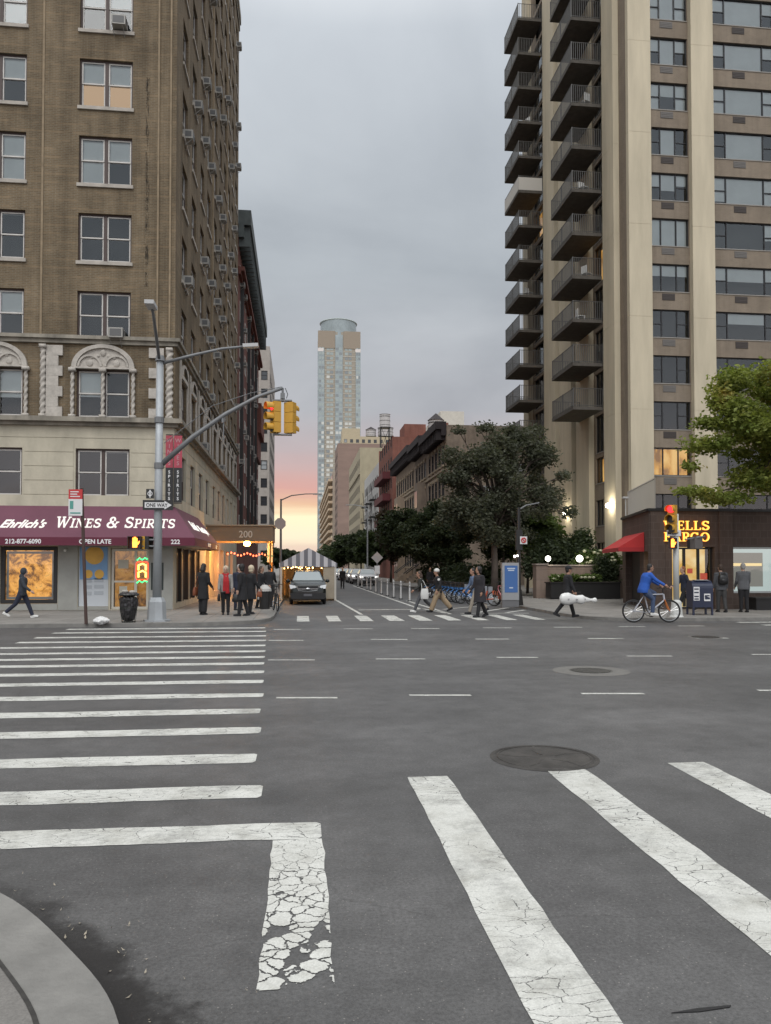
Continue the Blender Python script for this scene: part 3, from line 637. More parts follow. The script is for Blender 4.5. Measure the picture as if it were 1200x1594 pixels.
for k, y in order:
    z = FR[k]
    if nwin < 98 and k < 12:
        sash_window(bld, Vector((XS, y, z)) - OFF, R(90), 1.5, 1.9 if k == 0 else 1.93, 1, (rw.choice((0, 0, .4, .5, 1)),), sill=k > 1, gl=M_GLASSD); nwin += 1
    else:
        q = stuffm['window']; frame(q, 0, 0, 0, 0, 0, 0, 0) if False else None
        q.box(XS - .2, XS - .1, y, y + 1.5, z, z + .06); q.box(XS - .2, XS - .1, y, y + 1.5, z + .93, z + 1.0); q.box(XS - .2, XS - .1, y, y + .07, z, z + 1.93); q.box(XS - .2, XS - .1, y + 1.43, y + 1.5, z, z + 1.93); q.box(XS + .001, XS + .07, y - .06, y + 1.56, z - .14, z - .003)
    if k >= 1 and k < 13 and rw.random() < (.42 if k > 1 else .3): ac_spots.append((y + rw.uniform(.1, .6), z))
o = stuffm['window'].build('window', M_SASH, bld); o['kind'] = 'stuff'
# arched terracotta heads, twisted colonettes and quoins of the third storey
def arch_head(xc, w_, z, ycol=None):
    m = MB(OFF); n = 18; r1, r0 = w_ / 2 + .17, w_ / 2 - .02
    def P(a, r, d): return (xc + r * math.cos(a), YF - d, z + .76 * r * math.sin(a))
    for i in range(n):
        a, b = math.pi * i / n, math.pi * (i + 1) / n
        m.quad(P(a, r0, .13), P(a, r1, .13), P(b, r1, .13), P(b, r0, .13)); m.quad(P(a, r1, .13), P(a, r1, .001), P(b, r1, .001), P(b, r1, .13)); m.quad(P(a, r0, .13), P(b, r0, .13), P(b, r0, .03), P(a, r0, .03))
        m.add([(xc, YF - .04, z), P(a, r0, .04), P(b, r0, .04)], [(0, 1, 2)])
    for s in (-1, 1):
        for i in range(12):
            a, b = math.pi * i / 12, math.pi * (i + 1) / 12; q = w_ / 4 - .04
            c = lambda t, r, d: (xc + s * w_ / 4 + r * math.cos(t), YF - d, z + .03 + r * math.sin(t))
            m.quad(c(a, q - .08, .1), c(a, q, .1), c(b, q, .1), c(b, q - .08, .1)); m.quad(c(a, q, .1), c(a, q, .03), c(b, q, .03), c(b, q, .1)); m.quad(c(a, q - .08, .1), c(b, q - .08, .1), c(b, q - .08, .03), c(a, q - .08, .03))
        m.ell((xc + s * w_ / 4, YF - .05, z + .17), (.13, .05, .14), 10, 6)
    m.ell((xc, YF - .05, z + .58), (.11, .06, .14), 10, 6); m.box(xc - w_ / 2 - .19, xc + w_ / 2 + .19, YF - .15, YF - .001, z - .07, z - .001)
    for dx in (-.42, -.22, .22, .42): m.ell((xc + dx, YF - .045, z + .52 - abs(dx) * .3), (.09, .04, .06), 8, 5)
    m.build('arched_tympanum', M_TERRA, bld)
def twisted(x, y, z0, z1, r=.068):
    m = MB(OFF); n, st = 12, 60; vs = []
    for i in range(st + 1):
        z = z0 + (z1 - z0) * i / st
        for k in range(n):
            a = 2 * math.pi * k / n; q = r * (1 + .22 * math.cos(2 * (a - (z - z0) * 12))); vs.append((x + q * math.cos(a), y + q * math.sin(a), z))
    m.add(vs, [(i * n + k, i * n + (k + 1) % n, (i + 1) * n + (k + 1) % n, (i + 1) * n + k) for i in range(st) for k in range(n)])
    m.box(x - .12, x + .12, y - .12, y + .09, z0 - .02, z0 + .1); m.box(x - .13, x + .13, y - .13, y + .09, z1, z1 + .14)
    m.build('twisted_colonette', M_TERRA, bld, True)
for x, w_ in cols_f:
    arch_head(x + w_ / 2, w_, 9.70)
    for dx in (-.13, w_ / 2, w_ + .13): twisted(x + dx, YF - .08, 7.7, 9.5)
for x in (-10.38, -10.1): pass
def quoin(x0, x1):
    m = MB(OFF); k = 0; z = 7.7
    while z < 10.5: m.box(x0 + (.28 if k % 2 else 0), x1, YF - .09, YF - .001, z, z + .4); z += .405; k += 1
    m.build('quoin', M_TERRA, bld)
quoin(-6.0, XS - .42); twisted(XS - .2, YF - .06, 7.7, 10.4, .13)
m = MB(OFF); k = 0; z = 7.7
while z < 10.5: m.box(-9.92, -9.3 - (.16 if k % 2 else 0), YF - .09, YF - .001, z, z + .4); z += .405; k += 1
m.build('quoin', M_TERRA, bld); twisted(-10.04, YF - .06, 7.7, 10.4, .1)
m = MB(OFF)   # pale relief panels along the street side of the same storey
for y in cols_s:
    m.box(XS + .001, XS + .05, y - .45, y - .1, 7.72, 10.5); m.box(XS + .001, XS + .05, y + 1.6, y + 1.95, 7.72, 10.5); m.box(XS + .001, XS + .09, y - .1, y + 1.6, 9.72, 9.9)
    for i in range(8):
        a, b = math.pi * i / 8, math.pi * (i + 1) / 8; P = lambda t, r, d: (XS + d, y + .75 + r * math.cos(t), 9.9 + .7 * r * math.sin(t))
        m.quad(P(a, .8, .1), P(a, .62, .1), P(b, .62, .1), P(b, .8, .1)); m.quad(P(a, .8, .1), P(b, .8, .1), P(b, .8, .001), P(a, .8, .001))
m.build('relief_panel', M_TERRA, bld)
# black soot run on the front near the corner
MB(OFF).box(-6.25, -6.02, YF - .012, YF - .001, 13.0, 21.5).build('soot_streak', None, bld)
def sootm():
    m = bpy.data.materials.new('soot'); m.use_nodes = True; t = m.node_tree; b = t.nodes['Principled BSDF']; b.inputs['Base Color'].default_value = (.02, .018, .015, 1); b.inputs['Roughness'].default_value = .95
    tc = N(t, 'ShaderNodeTexCoord'); mp = N(t, 'ShaderNodeMapping', inp={'Scale': (5, 1, .9)}); lk(t, tc.outputs['Object'], mp.inputs[0])
    n = N(t, 'ShaderNodeTexNoise', inp={'Scale': 1.6, 'Detail': 8.0, 'Roughness': .75}); lk(t, mp.outputs[0], n.inputs[0])
    k = N(t, 'ShaderNodeMapRange', inp={1: .48, 2: .68, 3: 0, 4: .8}); lk(t, n.outputs[0], k.inputs[0])
    gx = N(t, 'ShaderNodeSeparateXYZ'); lk(t, tc.outputs['Generated'], gx.inputs[0]); ed = ramp(t, gx.outputs[0], [(0, 0.0), (.5, 1.0), (1, 0.0)])
    tr = N(t, 'ShaderNodeBsdfTransparent'); mx = N(t, 'ShaderNodeMixShader'); lk(t, math_n(t, 'MULTIPLY', k.outputs[0], ed), mx.inputs[0]); lk(t, tr.outputs[0], mx.inputs[1]); lk(t, b.outputs[0], mx.inputs[2]); lk(t, mx.outputs[0], t.nodes['Material Output'].inputs[0])
    return m
bpy.data.objects['soot_streak'].data.materials.clear(); bpy.data.objects['soot_streak'].data.materials.append(sootm())
# ---- shop front at street level
M_STEEL = mat('grey_shop_panel', (.30, .30, .275), .6, var=.12, vscale=2); M_BLACK = mat('black_paint', (.015, .015, .015), .5)
def shop_glow(name, seed, st=1.4):
    m = bpy.data.materials.new(name); m.use_nodes = True; t = m.node_tree; t.nodes.clear()
    tc = N(t, 'ShaderNodeTexCoord'); n = N(t, 'ShaderNodeTexNoise', noise_dimensions='4D', inp={'Scale': 2.0, 'Detail': 8.0, 'Roughness': .72, 'W': seed, 'Distortion': .8}); lk(t, tc.outputs['Object'], n.inputs['Vector'])
    c = ramp(t, n.outputs[0], [(.22, (.05, .08, .20)), (.28, (.02, .012, .008)), (.42, (.17, .07, .02)), (.50, (.62, .27, .05)), (.60, (.85, .42, .10)), (.68, (.22, .15, .06)), (.74, (.55, .45, .22)), (.82, (.5, .05, .03))], 'LINEAR')
    e = N(t, 'ShaderNodeEmission', inp={1: st}); lk(t, c, e.inputs[0]); o = N(t, 'ShaderNodeOutputMaterial'); lk(t, e.outputs[0], o.inputs[0]); return m
m = MB(OFF); m.quad((-11.5, YF + .3, .4), (-9.45, YF + .3, .4), (-9.45, YF + .3, 2.6), (-11.5, YF + .3, 2.6)); dw = m.build('display_window', shop_glow('autumn_window_display', 4.2), bld)
m = MB(OFF); frame(m, -11.54, -9.44, .40, 2.6, .14, YF + .02, YF + .16); m.build('frame', M_BLACK, dw)
m = MB(OFF); frame(m, -11.39, -9.59, .55, 2.42, .09, YF + .17, YF + .2); m.build('inner_frame', mat('white_trim', (.6, .6, .58)), dw)
MB(OFF).quad((-11.4, YF + .13, .54), (-9.58, YF + .13, .54), (-9.58, YF + .13, 2.46), (-11.4, YF + .13, 2.46)).build('pane', glass('shop_glass', (.85, .87, .87), .06, 1.0), dw)
MB(OFF).box(-16.5, -12.6, YF + .14, YF + .25, .3, 2.62).build('display_window', M_BLACK, bld)
# poster window
m = MB(OFF); m.box(-8.64, -7.51, YF + .07, YF + .1, .26, 2.61); po = m.build('poster', mat('poster_white', (.50, .53, .56), .5), bld)
MB(OFF).box(-8.6, -7.55, YF + .055, YF + .068, 1.32, 2.6).build('blue_field', mat('poster_blue', (.16, .30, .50), .5, var=.12), po)
m = MB(OFF)
for x, z, r in ((-8.05, 2.27, .36), (-8.28, 1.53, .17), (-7.86, 1.53, .18)): m.add([(x + r * math.cos(2 * math.pi * i / 24), YF + .052, min(2.59, z + r * math.sin(2 * math.pi * i / 24))) for i in range(24)], [tuple(range(24))])
m.build('yellow_disc', mat('poster_yellow', (.62, .35, .06), .5, var=.2), po)
m = MB(OFF)
for z in (1.2, .95, .7): m.box(-8.4, -8.15, YF + .055, YF + .066, z, z + .14); m.box(-8.05, -7.7, YF + .055, YF + .066, z + .02, z + .16)
m.build('caption_block', mat('poster_grey', (.38, .41, .44), .5), po)
# door
dr = MB(OFF); frame(dr, -7.4, -5.97, .15, 2.53, .09, YF + .08, YF + .16); dr.box(-6.52, -6.42, YF + .08, YF + .16, .24, 2.44); dr.box(-7.31, -6.52, YF + .085, YF + .155, 1.2, 1.27)
dr = dr.build('shop_door', mat('aluminium_door', (.50, .48, .42), .45, .2), bld)
MB(OFF).quad((-7.32, YF + .12, .23), (-6.05, YF + .12, .23), (-6.05, YF + .12, 2.45), (-7.32, YF + .12, 2.45)).build('pane', glass('shop_glass'), dr)
m = MB(OFF); m.quad((-7.4, YF + .7, .15), (-5.9, YF + .7, .15), (-5.9, YF + .7, 2.5), (-7.4, YF + .7, 2.5)); m.build('shop_interior', shop_glow('dim_shop_shelves', 9.1, .55), dr)
m = MB(OFF); m.box(-7.15, -6.75, YF + .1, YF + .11, 1.75, 2.1); m.box(-7.1, -6.8, YF + .1, YF + .11, .75, 1.05); m.build('notice', mat('paper_notice', (.45, .43, .36)), dr)
# neon sign: green scrolls and red / yellow column
neon = T('neon_sign', 'glowing red yellow and green neon sign in the shop door', 'neon sign', (-6.2, YF + .05, 1.5))
NO = neon.location
m = MB(NO)
for z in (1.78, 1.5):
    m.path([(-6.36, YF + .05, z - .1), (-6.36, YF + .05, z + .1), (-6.2, YF + .05, z + .16), (-6.08, YF + .05, z + .1), (-6.08, YF + .05, z - .1)], .035, 6)
m.build('yellow_tube', emis('neon_yellow', (1, .62, .12), 4), neon)
m = MB(NO)
for x in (-6.44, -6.0): m.path([(x, YF + .05, 1.35), (x, YF + .05, 1.98)], .016, 6)
for z in (1.31, 1.65, 2.0): m.path([(-6.42, YF + .05, z), (-6.02, YF + .05, z)], .018, 6)
m.build('red_tube', emis('neon_red', (1, .06, .02), 3), neon)
m = MB(NO)
for z in (2.12, 1.22): m.path([(-6.42, YF + .05, z - .05), (-6.32, YF + .05, z + .05), (-6.22, YF + .05, z - .03), (-6.12, YF + .05, z + .05), (-6.02, YF + .05, z)], .025, 6)
m.build('green_tube', emis('neon_green', (.08, 1, .3), 2.2), neon)
m = MB(OFF); m.box(-5.86, -5.38, YF - .03, YF - .001, .9, 1.98); bb = m.build('menu_board', mat('green_black_board', (.02, .03, .028), .5), bld)
m = MB(OFF)
for i in range(9): m.box(-5.62 + rw.uniform(-.04, .02), -5.46 + rw.uniform(-.02, .02), YF - .036, YF - .0305, 1.0 + i * .1, 1.05 + i * .1)
m.build('chalk_writing', mat('chalk', (.3, .36, .36)), bb)
m = MB(OFF)   # grey panels of the shop front, clear of the openings
for a, b, c in ((-12.58, -11.58, 2.75), (-9.40, -8.67, 2.75), (-5.93, -5.02, 2.75), (-11.56, -9.42, .375), (-8.65, -7.5, .245)): MB(OFF).box(a, b, YF - .02, YF - .001, S + .02, c).build('shop_panel', M_STEEL, bld)
m = MB(OFF); m.path([(-9.1, YF - .03, 2.5), (-9.1, YF - .2, 2.45)], .05, 8); m.build('security_camera', mat('white_plastic', (.6, .6, .58)), bld)
# side street shop windows
for i, (y, w_) in enumerate(((32.2, 1.3), (33.9, 1.6), (36.0, 1.6), (38.2, 1.2))):
    m = MB(OFF); m.quad((XS - .28, y, .35), (XS - .28, y + w_, .35), (XS - .28, y + w_, 2.6), (XS - .28, y, 2.6)); sw_ = m.build('display_window', (emis('pink_display', (.62, .33, .20), .75) if i else emis('dim_display', (.2, .11, .07), .7)), bld)
    m = MB(OFF); m.box(XS - .2, XS + .03, y, y + .1, .36, 2.59); m.box(XS - .2, XS + .03, y + w_ - .22, y + w_ - .01, .36, 2.59); m.build('frame', M_BLACK, sw_)
m = MB(OFF); m.quad((XS - .29, 41.9, .12), (XS - .29, 43.6, .12), (XS - .29, 43.6, 3.0), (XS - .29, 41.9, 3.0)); m.build('lobby_door', emis('lobby_glow', (1, .42, .10), 1.3), bld)
for y in (46, 49.5, 53, 56.5):
    m = MB(OFF); m.quad((XS - .28, y, .4), (XS - .28, y + 2.2, .4), (XS - .28, y + 2.2, 2.9), (XS - .28, y, 2.9)); m.build('restaurant_window', emis('restaurant_glow', (1, .30, .06), 1.1), bld)
# window air conditioners, each its own thing
def make_ac(name, label, loc, rz, group=None):
    t = T(name, label, 'air conditioner', loc, rz, group)
    m = MB(); m.box(.06, .60, -.38, .12, 0, .38); m.build('casing', mat('ac_casing', (.30, .29, .265), .5, var=.12, vscale=3), t)
    m = MB(); m.box(.11, .55, -.388, -.3805, .05, .33)
    for s in (.052, .6005): m.box(s, s + .0075, -.32, -.06, .08, .31)
    m.build('grille', mat('ac_grille', (.10, .10, .10), .6), t)
    m = MB()
    for x in (.1, .5): m.path([(x, -.36, -.01), (x, -.02, -.30)], .014, 5)
    m.build('bracket', mat('ac_bracket', (.25, .24, .22), .5), t); return t
AC = make_ac('air_conditioner', 'pale air conditioner under a top left sash on the brick front', (-7.56, YF, FR[6] + .07), 0)
AC['label'] = 'white air conditioner with braces high on the brick front'
dup(AC, (-7.56, YF, FR[2] + .02), 0, 'white air conditioner just above the carved arched window')
for y, z in ac_spots: dup(AC, (XS, y, z + .02), R(90), 'pale air conditioner jutting from the street side of the brown brick block', 'air conditioners along the side wall')
# ---- awning of the wine shop
M_MAR = mat('maroon_canvas', (.125, .045, .068), .85, var=.12, vscale=.9, bump=.1, bscale=3); M_MARD = mat('maroon_valance', (.105, .017, .035), .85, var=.1, vscale=.9)
aw = T('shop_awning', 'maroon shop awning with glowing white letters wrapping the corner', 'awning', (XS, YF, 2.6)); AO = aw.location
zb, zv, zt, d = 2.62, 2.93, 4.2, 1.3; xo, yo, ye = XS + 1.0, YF - d, 38.8
m = MB(AO)
m.quad((X0, yo, zv), (xo, yo, zv), (XS + .03, YF - .03, zt), (X0, YF - .03, zt)); m.quad((xo, yo, zv), (xo, ye, zv), (XS + .03, ye - .3, zt), (XS + .03, YF - .03, zt)); m.add([(xo, ye, zv), (XS + .03, ye, zv), (XS + .03, ye - .3, zt)], [(0, 1, 2)])
m.build('canopy', M_MAR, aw)
m = MB(AO); m.box(X0, xo, yo - .012, yo, zb, zv); m.box(xo, xo + .012, yo, ye, zb, zv); m.box(XS + .03, xo, ye, ye + .012, zb, zv); m.build('valance', M_MARD, aw)
m = MB(AO); m.quad((X0, yo + .02, zb + .06), (xo - .02, yo + .02, zb + .06), (xo - .02, YF - .03, zb + .06), (X0, YF - .03, zb + .06)); m.quad((XS + .03, YF - .03, zb + .06), (xo - .02, YF - .03, zb + .06), (xo - .02, ye, zb + .06), (XS + .03, ye, zb + .06)); m.build('soffit', mat('awning_soffit', (.5, .48, .42), .8), aw)
M_LIT = emis('lit_letters', (1, .97, .9), 1.15); M_WHT = mat('white_lettering', (.72, .72, .72), .6)
# slab-serif letters as strokes on a unit cell (thin = horizontals)
def serif_text(mb, s, x, size, origin, ux, uz, nrm, widths=None, bold=.15, thin=.07, small=.82, gap=.13):
    o, ux, uz, nrm = Vector(origin), Vector(ux), Vector(uz), Vector(nrm)
    def bar(p, q, w_, sc):
        p, q = Vector(p), Vector(q); d_ = (q - p); L = d_.length; d_ /= L; n_ = Vector((-d_.y, d_.x)) * w_ / 2
        c = [p - n_, q - n_, q + n_, p + n_]; vs = []
        for h in (0.0, .03):
            for k in c: vs.append(o + ux * (x + k.x * sc) + uz * (k.y * sc) + nrm * h)
        mb.add(vs, [(4, 5, 6, 7), (3, 2, 1, 0), (0, 1, 5, 4), (1, 2, 6, 5), (2, 3, 7, 6), (3, 0, 4, 7)])
    def arc(cx, cy, rx, ry, a0, a1, sc, n=9, b=bold, t=thin):
        for i in range(n):
            u, v = a0 + (a1 - a0) * i / n, a0 + (a1 - a0) * (i + 1) / n; m_ = (u + v) / 2
            e = .03 * (1 if a1 > a0 else -1)
            bar((cx + rx * math.cos(u - e), cy + ry * math.sin(u - e)), (cx + rx * math.cos(v + e), cy + ry * math.sin(v + e)), t + (b - t) * abs(math.cos(m_)), sc)
    P = math.pi
    for i, ch in enumerate(s):
        sc = size
        if ch == ' ': x += size * .45; continue
        if ch.islower(): sc = size * small; ch = ch.upper()
        se = lambda a, y, w_=.30: bar((a - w_ / 2, y), (a + w_ / 2, y), .06, sc)
        if ch == 'I': bar((.18, 0), (.18, 1), bold, sc); se(.18, .03, .36); se(.18, .97, .36); wd = .36
        elif ch == 'L': bar((.18, 0), (.18, 1), bold, sc); se(.18, .97, .36); bar((0, .035), (.66, .035), thin, sc); bar((.64, 0), (.64, .26), .06, sc); wd = .7
        elif ch in 'EF':
            bar((.18, 0), (.18, 1), bold, sc); bar((0, .965), (.66, .965), thin, sc); bar((.64, .76), (.64, 1), .06, sc); bar((.18, .52), (.5, .52), thin, sc); bar((.5, .42), (.5, .62), .05, sc)
            if ch == 'E': bar((0, .035), (.68, .035), thin, sc); bar((.66, 0), (.66, .26), .06, sc)
            else: se(.18, .03, .4)
            wd = .72
        elif ch == 'T': bar((.38, 0), (.38, 1), bold, sc); bar((.02, .965), (.74, .965), thin, sc); bar((.04, .74), (.04, 1), .06, sc); bar((.72, .74), (.72, 1), .06, sc); se(.38, .03, .38); wd = .76
        elif ch == 'N': bar((.16, 0), (.16, 1), thin, sc); bar((.76, 0), (.76, 1), thin, sc); bar((.16, .98), (.76, .02), bold, sc); se(.16, .03); se(.12, .97, .26); se(.76, .97); wd = .92
        elif ch == 'W':
            for a, b_, w_ in ((.1, .36, bold), (.58, .36, thin), (.52, .8, bold), (1.04, .8, thin)): bar((a, 1), (b_, 0), w_, sc)
            se(.1, .97); se(.55, .97, .28); se(1.04, .97, .26); wd = 1.14
        elif ch == 'A': bar((.06, 0), (.42, 1), thin, sc); bar((.42, 1), (.8, 0), bold, sc); bar((.2, .34), (.64, .34), thin, sc); se(.08, .03, .28); se(.8, .03); wd = .92
        elif ch in 'PR':
            bar((.18, 0), (.18, 1), bold, sc); se(.18, .03, .4); bar((0, .965), (.4, .965), thin, sc); bar((.18, .47), (.4, .47), thin, sc); arc(.4, .72, .24, .25, -P / 2, P / 2, sc)
            if ch == 'R': bar((.36, .48), (.72, .02), bold, sc); se(.72, .03, .2)
            wd = .74 if ch == 'R' else .7
        elif ch == 'S':
            arc(.34, .74, .26, .23, .35, P, sc); arc(.34, .74, .26, .23, P, P * 1.5, sc); arc(.34, .26, .28, .23, P / 2, 0, sc); arc(.34, .26, .28, .23, 0, -P * .93, sc)
            bar((.20, .56), (.5, .44), bold, sc); bar((.6, .72), (.6, .98), .06, sc); bar((.06, .02), (.06, .28), .06, sc); wd = .68
        elif ch == 'O': arc(.45, .5, .38, .46, 0, 2 * P, sc, 22); wd = .9
        elif ch == 'G': arc(.45, .5, .38, .46, .6, 2 * P - .5, sc, 20); bar((.78, .04), (.78, .42), bold, sc); bar((.56, .42), (.94, .42), thin, sc); bar((.76, .72), (.76, .98), .06, sc); wd = .96
        elif ch == '&':
            arc(.4, .76, .19, .21, -.4, P * 1.15, sc, 12); arc(.36, .25, .3, .24, P * .55, P * 1.9, sc, 14); bar((.23, .66), (.82, .02), bold, sc); bar((.52, .6), (.27, .46), thin, sc); bar((.62, .2), (.86, .5), thin, sc); se(.86, .52, .26); wd = .95
        elif ch == "'": bar((.1, 1), (.06, .72), .12, sc); wd = .2
        x += (wd + gap) * sc
    return x
sl_ang = math.atan2(zt - zv, d - .03); uz_ = (0, math.cos(sl_ang), math.sin(sl_ang)); nr_ = (0, -math.sin(sl_ang), math.cos(sl_ang))
fb = .30; bo = (0, yo + (d - .03) * fb, zv + (zt - zv) * fb)
tmp = MB(AO); L0 = serif_text(tmp, "Wines & Spirits", 0, .62, bo, (1, 0, 0), uz_, nr_)
xa, xb = at(85, 823, Y=bo[1]).x, at(273, 823, Y=bo[1]).x
m = MB(AO); kx = (xb - xa) / L0
serif_text(m, "Wines & Spirits", 0, .60, (xa, bo[1], bo[2]), (kx * .62 / .60, 0, 0), uz_, nr_)
m.build('lettering', M_LIT, aw)
x1 = at(-2, 823, Y=bo[1]).x
sc_ = text('lettering', "Ehrlich's", M_LIT, .62, aw, shear=.42, ext=.012, off=.012, loc=tuple(Vector((x1, bo[1], bo[2] - .02)) + Vector(nr_) * .02 - AO), rot=(sl_ang, 0, 0), sx=.78)
for s_, px in (('212-877-6090', 8), ('OPEN LATE', 123), ('222', 266)):
    text('lettering', s_, M_WHT, .235, aw, ext=.004, off=.006, loc=tuple(Vector((at(px, 846, Y=yo).x, yo - .018, zb + .07)) - AO), rot=(R(90), 0, 0), sx=.97)
sl2 = math.atan2(zt - zv, .97)   # lettering on the side slope
E_ = Matrix(((0, -math.cos(sl2), math.sin(sl2)), (1, 0, 0), (0, math.sin(sl2), math.cos(sl2))))
for s_, yy, sz, sh_ in (("Ehrlich's", 32.0, .62, .42), ('Wines & Spirits', 34.4, .52, 0)):
    o = text('lettering', s_, M_LIT, sz, aw, shear=sh_, ext=.006, off=.01, rot=(0, 0, 0), sx=.9)
    o.data.transform(Matrix.Translation(Vector((xo - .97 * .32, yy, zv + (zt - zv) * .32)) + Vector((math.sin(sl2), 0, math.cos(sl2))) * .02 - AO) @ E_.to_4x4())
for s_, yy in (('OPEN LATE', 34.2), ('222', 37.4)): text('lettering', s_, M_WHT, .22, aw, ext=.004, off=.005, loc=tuple(Vector((xo + .018, yy, zb + .08)) - AO), rot=(R(90), 0, R(90)))
# ---- vertical shop banners hung on the corner
for i, (px0, px1, lab) in enumerate(((258, 269.5, 'pink and black vertical shop banner nearer the light pole'), (271, 283.5, 'pink and black vertical shop banner farther from the light pole'))):
    yb = YF - .28 - .1 * i; a = at(px0, 677, Y=yb); b = at(px1, 677, Y=yb); zt_, zm_, zl_ = at(270, 678, Y=yb).z, at(270, 728, Y=yb).z, at(270, 782, Y=yb).z
    t = T('banner', lab, 'banner', (a.x, yb, zl_), 0, 'banners on the corner of the brick block'); BO = t.location
    MB(BO).box(a.x, b.x, yb, yb + .03, zm_, zt_).build('upper_cloth', mat('pink_cloth', (.36, .06, .085), .8, var=.2, vscale=3), t); MB(BO).box(a.x, b.x, yb, yb + .03, zl_, zm_ - .002).build('lower_cloth', M_BLACK, t)
    m = MB(BO); m.path([(a.x, yb + .015, zt_ + .03), (b.x, yb + .015, zt_ + .03)], .02, 6); m.path([(a.x, yb + .015, zl_ - .03), (b.x, yb + .015, zl_ - .03)], .02, 6); m.path([((a.x + b.x) / 2, yb, zt_ + .03), ((a.x + b.x) / 2, YF, zt_ + .03)], .02, 6); m.build('bracket', M_BLACK, t)
    xc = (a.x + b.x) / 2
    for j, ch in enumerate('WINES'): text('lettering', ch, mat('banner_pale', (.42, .22, .24)), .22, t, ext=.003, off=.004, loc=tuple(Vector((xc, yb - .006, zt_ - .27 - j * .225)) - BO), align='CENTER')
    for j, ch in enumerate('SPIRITS'): text('lettering', ch, M_WHT, .17, t, ext=.003, off=.003, loc=tuple(Vector((xc, yb - .006, zm_ - .23 - j * .175)) - BO), align='CENTER')
# ---- entrance canopy with the house number
cn = T('entrance_canopy', 'tan entrance canopy reading 200 with an orange lamp beneath', 'canopy', (-3, 42.6, S)); CO = cn.location
M_TAN = mat('tan_canvas', (.20, .135, .085), .8, var=.12, vscale=1)
m = MB(CO); m.box(XS + .02, -1.45, 42.0, 42.06, 3.2, 4.02); m.box(-1.5, -1.44, 42.06, 45.0, 3.2, 4.02); m.box(XS + .02, -1.45, 45.0, 45.06, 3.2, 4.02); m.box(XS + .02, -1.5, 42.06, 45.0, 3.96, 4.0); m.build('canopy', M_TAN, cn)
m = MB(CO); m.box(XS + .02, -1.38, 41.94, 45.1, 4.02, 4.09); m.build('cap_trim', mat('canopy_trim', (.33, .25, .17), .7), cn)
for x, y in ((-1.6, 42.15), (-1.6, 44.9)): m = MB(CO); m.path([(x, y, S), (x, y, 3.3)], .05, 8); m.build('post', mat('brass_post', (.30, .17, .06), .4, .8), cn)
text('lettering', '200', mat('pale_number', (.55, .47, .38), .6), .52, cn, ext=.01, off=.004, loc=tuple(Vector((-3.28, 41.985, 3.40)) - CO), sx=.95)
lp = MB(CO); lp.ell((-2.85, 42.25, 3.08), (.19, .19, .15)); lp = lp.build('lamp', emis('amber_lamp', (1, .5, .1), 45), cn)
def lamp(name, loc, col, e, r=.1, parent=None):
    l = bpy.data.lights.new(name, 'POINT'); l.energy = e; l.color = col; l.shadow_soft_size = r
    o = bpy.data.objects.new(name, l); C.objects.link(o); o.location = loc; return o
lamp('canopy_light', (-2.85, 42.3, 2.9), (1, .5, .14), 420); lamp('canopy_light', (-3.4, 43.6, 3.1), (1, .45, .12), 450); lamp('lobby_light', (-4.3, 48, 1.9), (1, .35, .1), 110)

# ------------------------------------------------------------------ right apartment tower
M_CONCP = mat('cast_concrete_pier', (.50, .44, .325), .9, var=.17, vscale=1.2, stretch=(1, 1, .15), bump=.15, bscale=25)
M_BRR = brick('taupe_brick', (.215, .172, .128), (.19, .152, .114), (.23, .195, .155), streak=.16, spots=.16)
M_SLAB = mat('balcony_slab', (.080, .072, .062), .9, var=.35, vscale=2.5); M_RAIL = mat('balcony_rail', (.105, .103, .098), .5, .4); M_RAILP = mat('balcony_panel', (.50, .48, .44), .8)
FY, SX, FH, TH = 42.6, 18.86, 2.7, 52.0
tw = T('apartment_tower', 'tan concrete and brick apartment tower with stacked balconies on the right', 'apartment tower', (SX, FY, S)); TO = tw.location
XA0, XA1, XB0, XB1, XC1, XC2 = SX, 20.24, 22.73, 24.1, 28.4, 29.8
rows = [1.73 + FH * k for k in range(18)]
WH = 1.63
hf = [(a - SX, b - SX, z, z + WH) for z in rows for a, b in ((XA1 + .02, XB0 - .05), (XB1 + .05, XC1 - .02))]
side_w = [(45.55, 47.55), (50.3, 50.95), (53.55, 54.3), (57.4, 60.4)]
hs = [(a - FY, b - FY, z - (.75 if a in (45.55, 57.4) and z > 9 else 0), z + WH) for z in rows for a, b in side_w]
m = MB(TO); m.wall((SX, FY, 0), (1, 0, 0), (0, -1, 0), 36 - SX, S, TH, hf, .25); m.wall((SX, FY, 0), (0, 1, 0), (-1, 0, 0), 62.4 - FY, S, TH, hs, .25)
m.quad((SX, 62.4, S), (SX, 62.4, TH), (36, 62.4, TH), (36, 62.4, S)); m.quad((36, FY, S), (36, FY, TH), (36, 62.4, TH), (36, 62.4, S)); m.quad((SX, FY, TH), (36, FY, TH), (36, 62.4, TH), (SX, 62.4, TH))
m.build('brick_wall', M_BRR, tw)
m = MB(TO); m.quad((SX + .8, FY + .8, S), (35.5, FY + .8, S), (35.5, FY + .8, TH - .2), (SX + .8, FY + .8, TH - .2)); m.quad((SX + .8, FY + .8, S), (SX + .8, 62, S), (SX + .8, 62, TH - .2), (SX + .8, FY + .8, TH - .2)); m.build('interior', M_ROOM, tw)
for (x0, x1, y0, y1) in ((XA0, XA1, FY - .35, FY - .002), (XB0, XB1, FY - .35, FY - .002), (XC1, XC2, FY - .35, FY - .002)):
    m = MB(TO); z = S
    while z < TH: m.box(x0, x1, y0, y1, z, min(TH, z + 5.4) - .012); m.box(x0 + .012, x1 - .012, y0 + .012, y1, min(TH, z + 5.4) - .012, min(TH, z + 5.4)); z += 5.4
    m.build('pier', M_CONCP, tw)
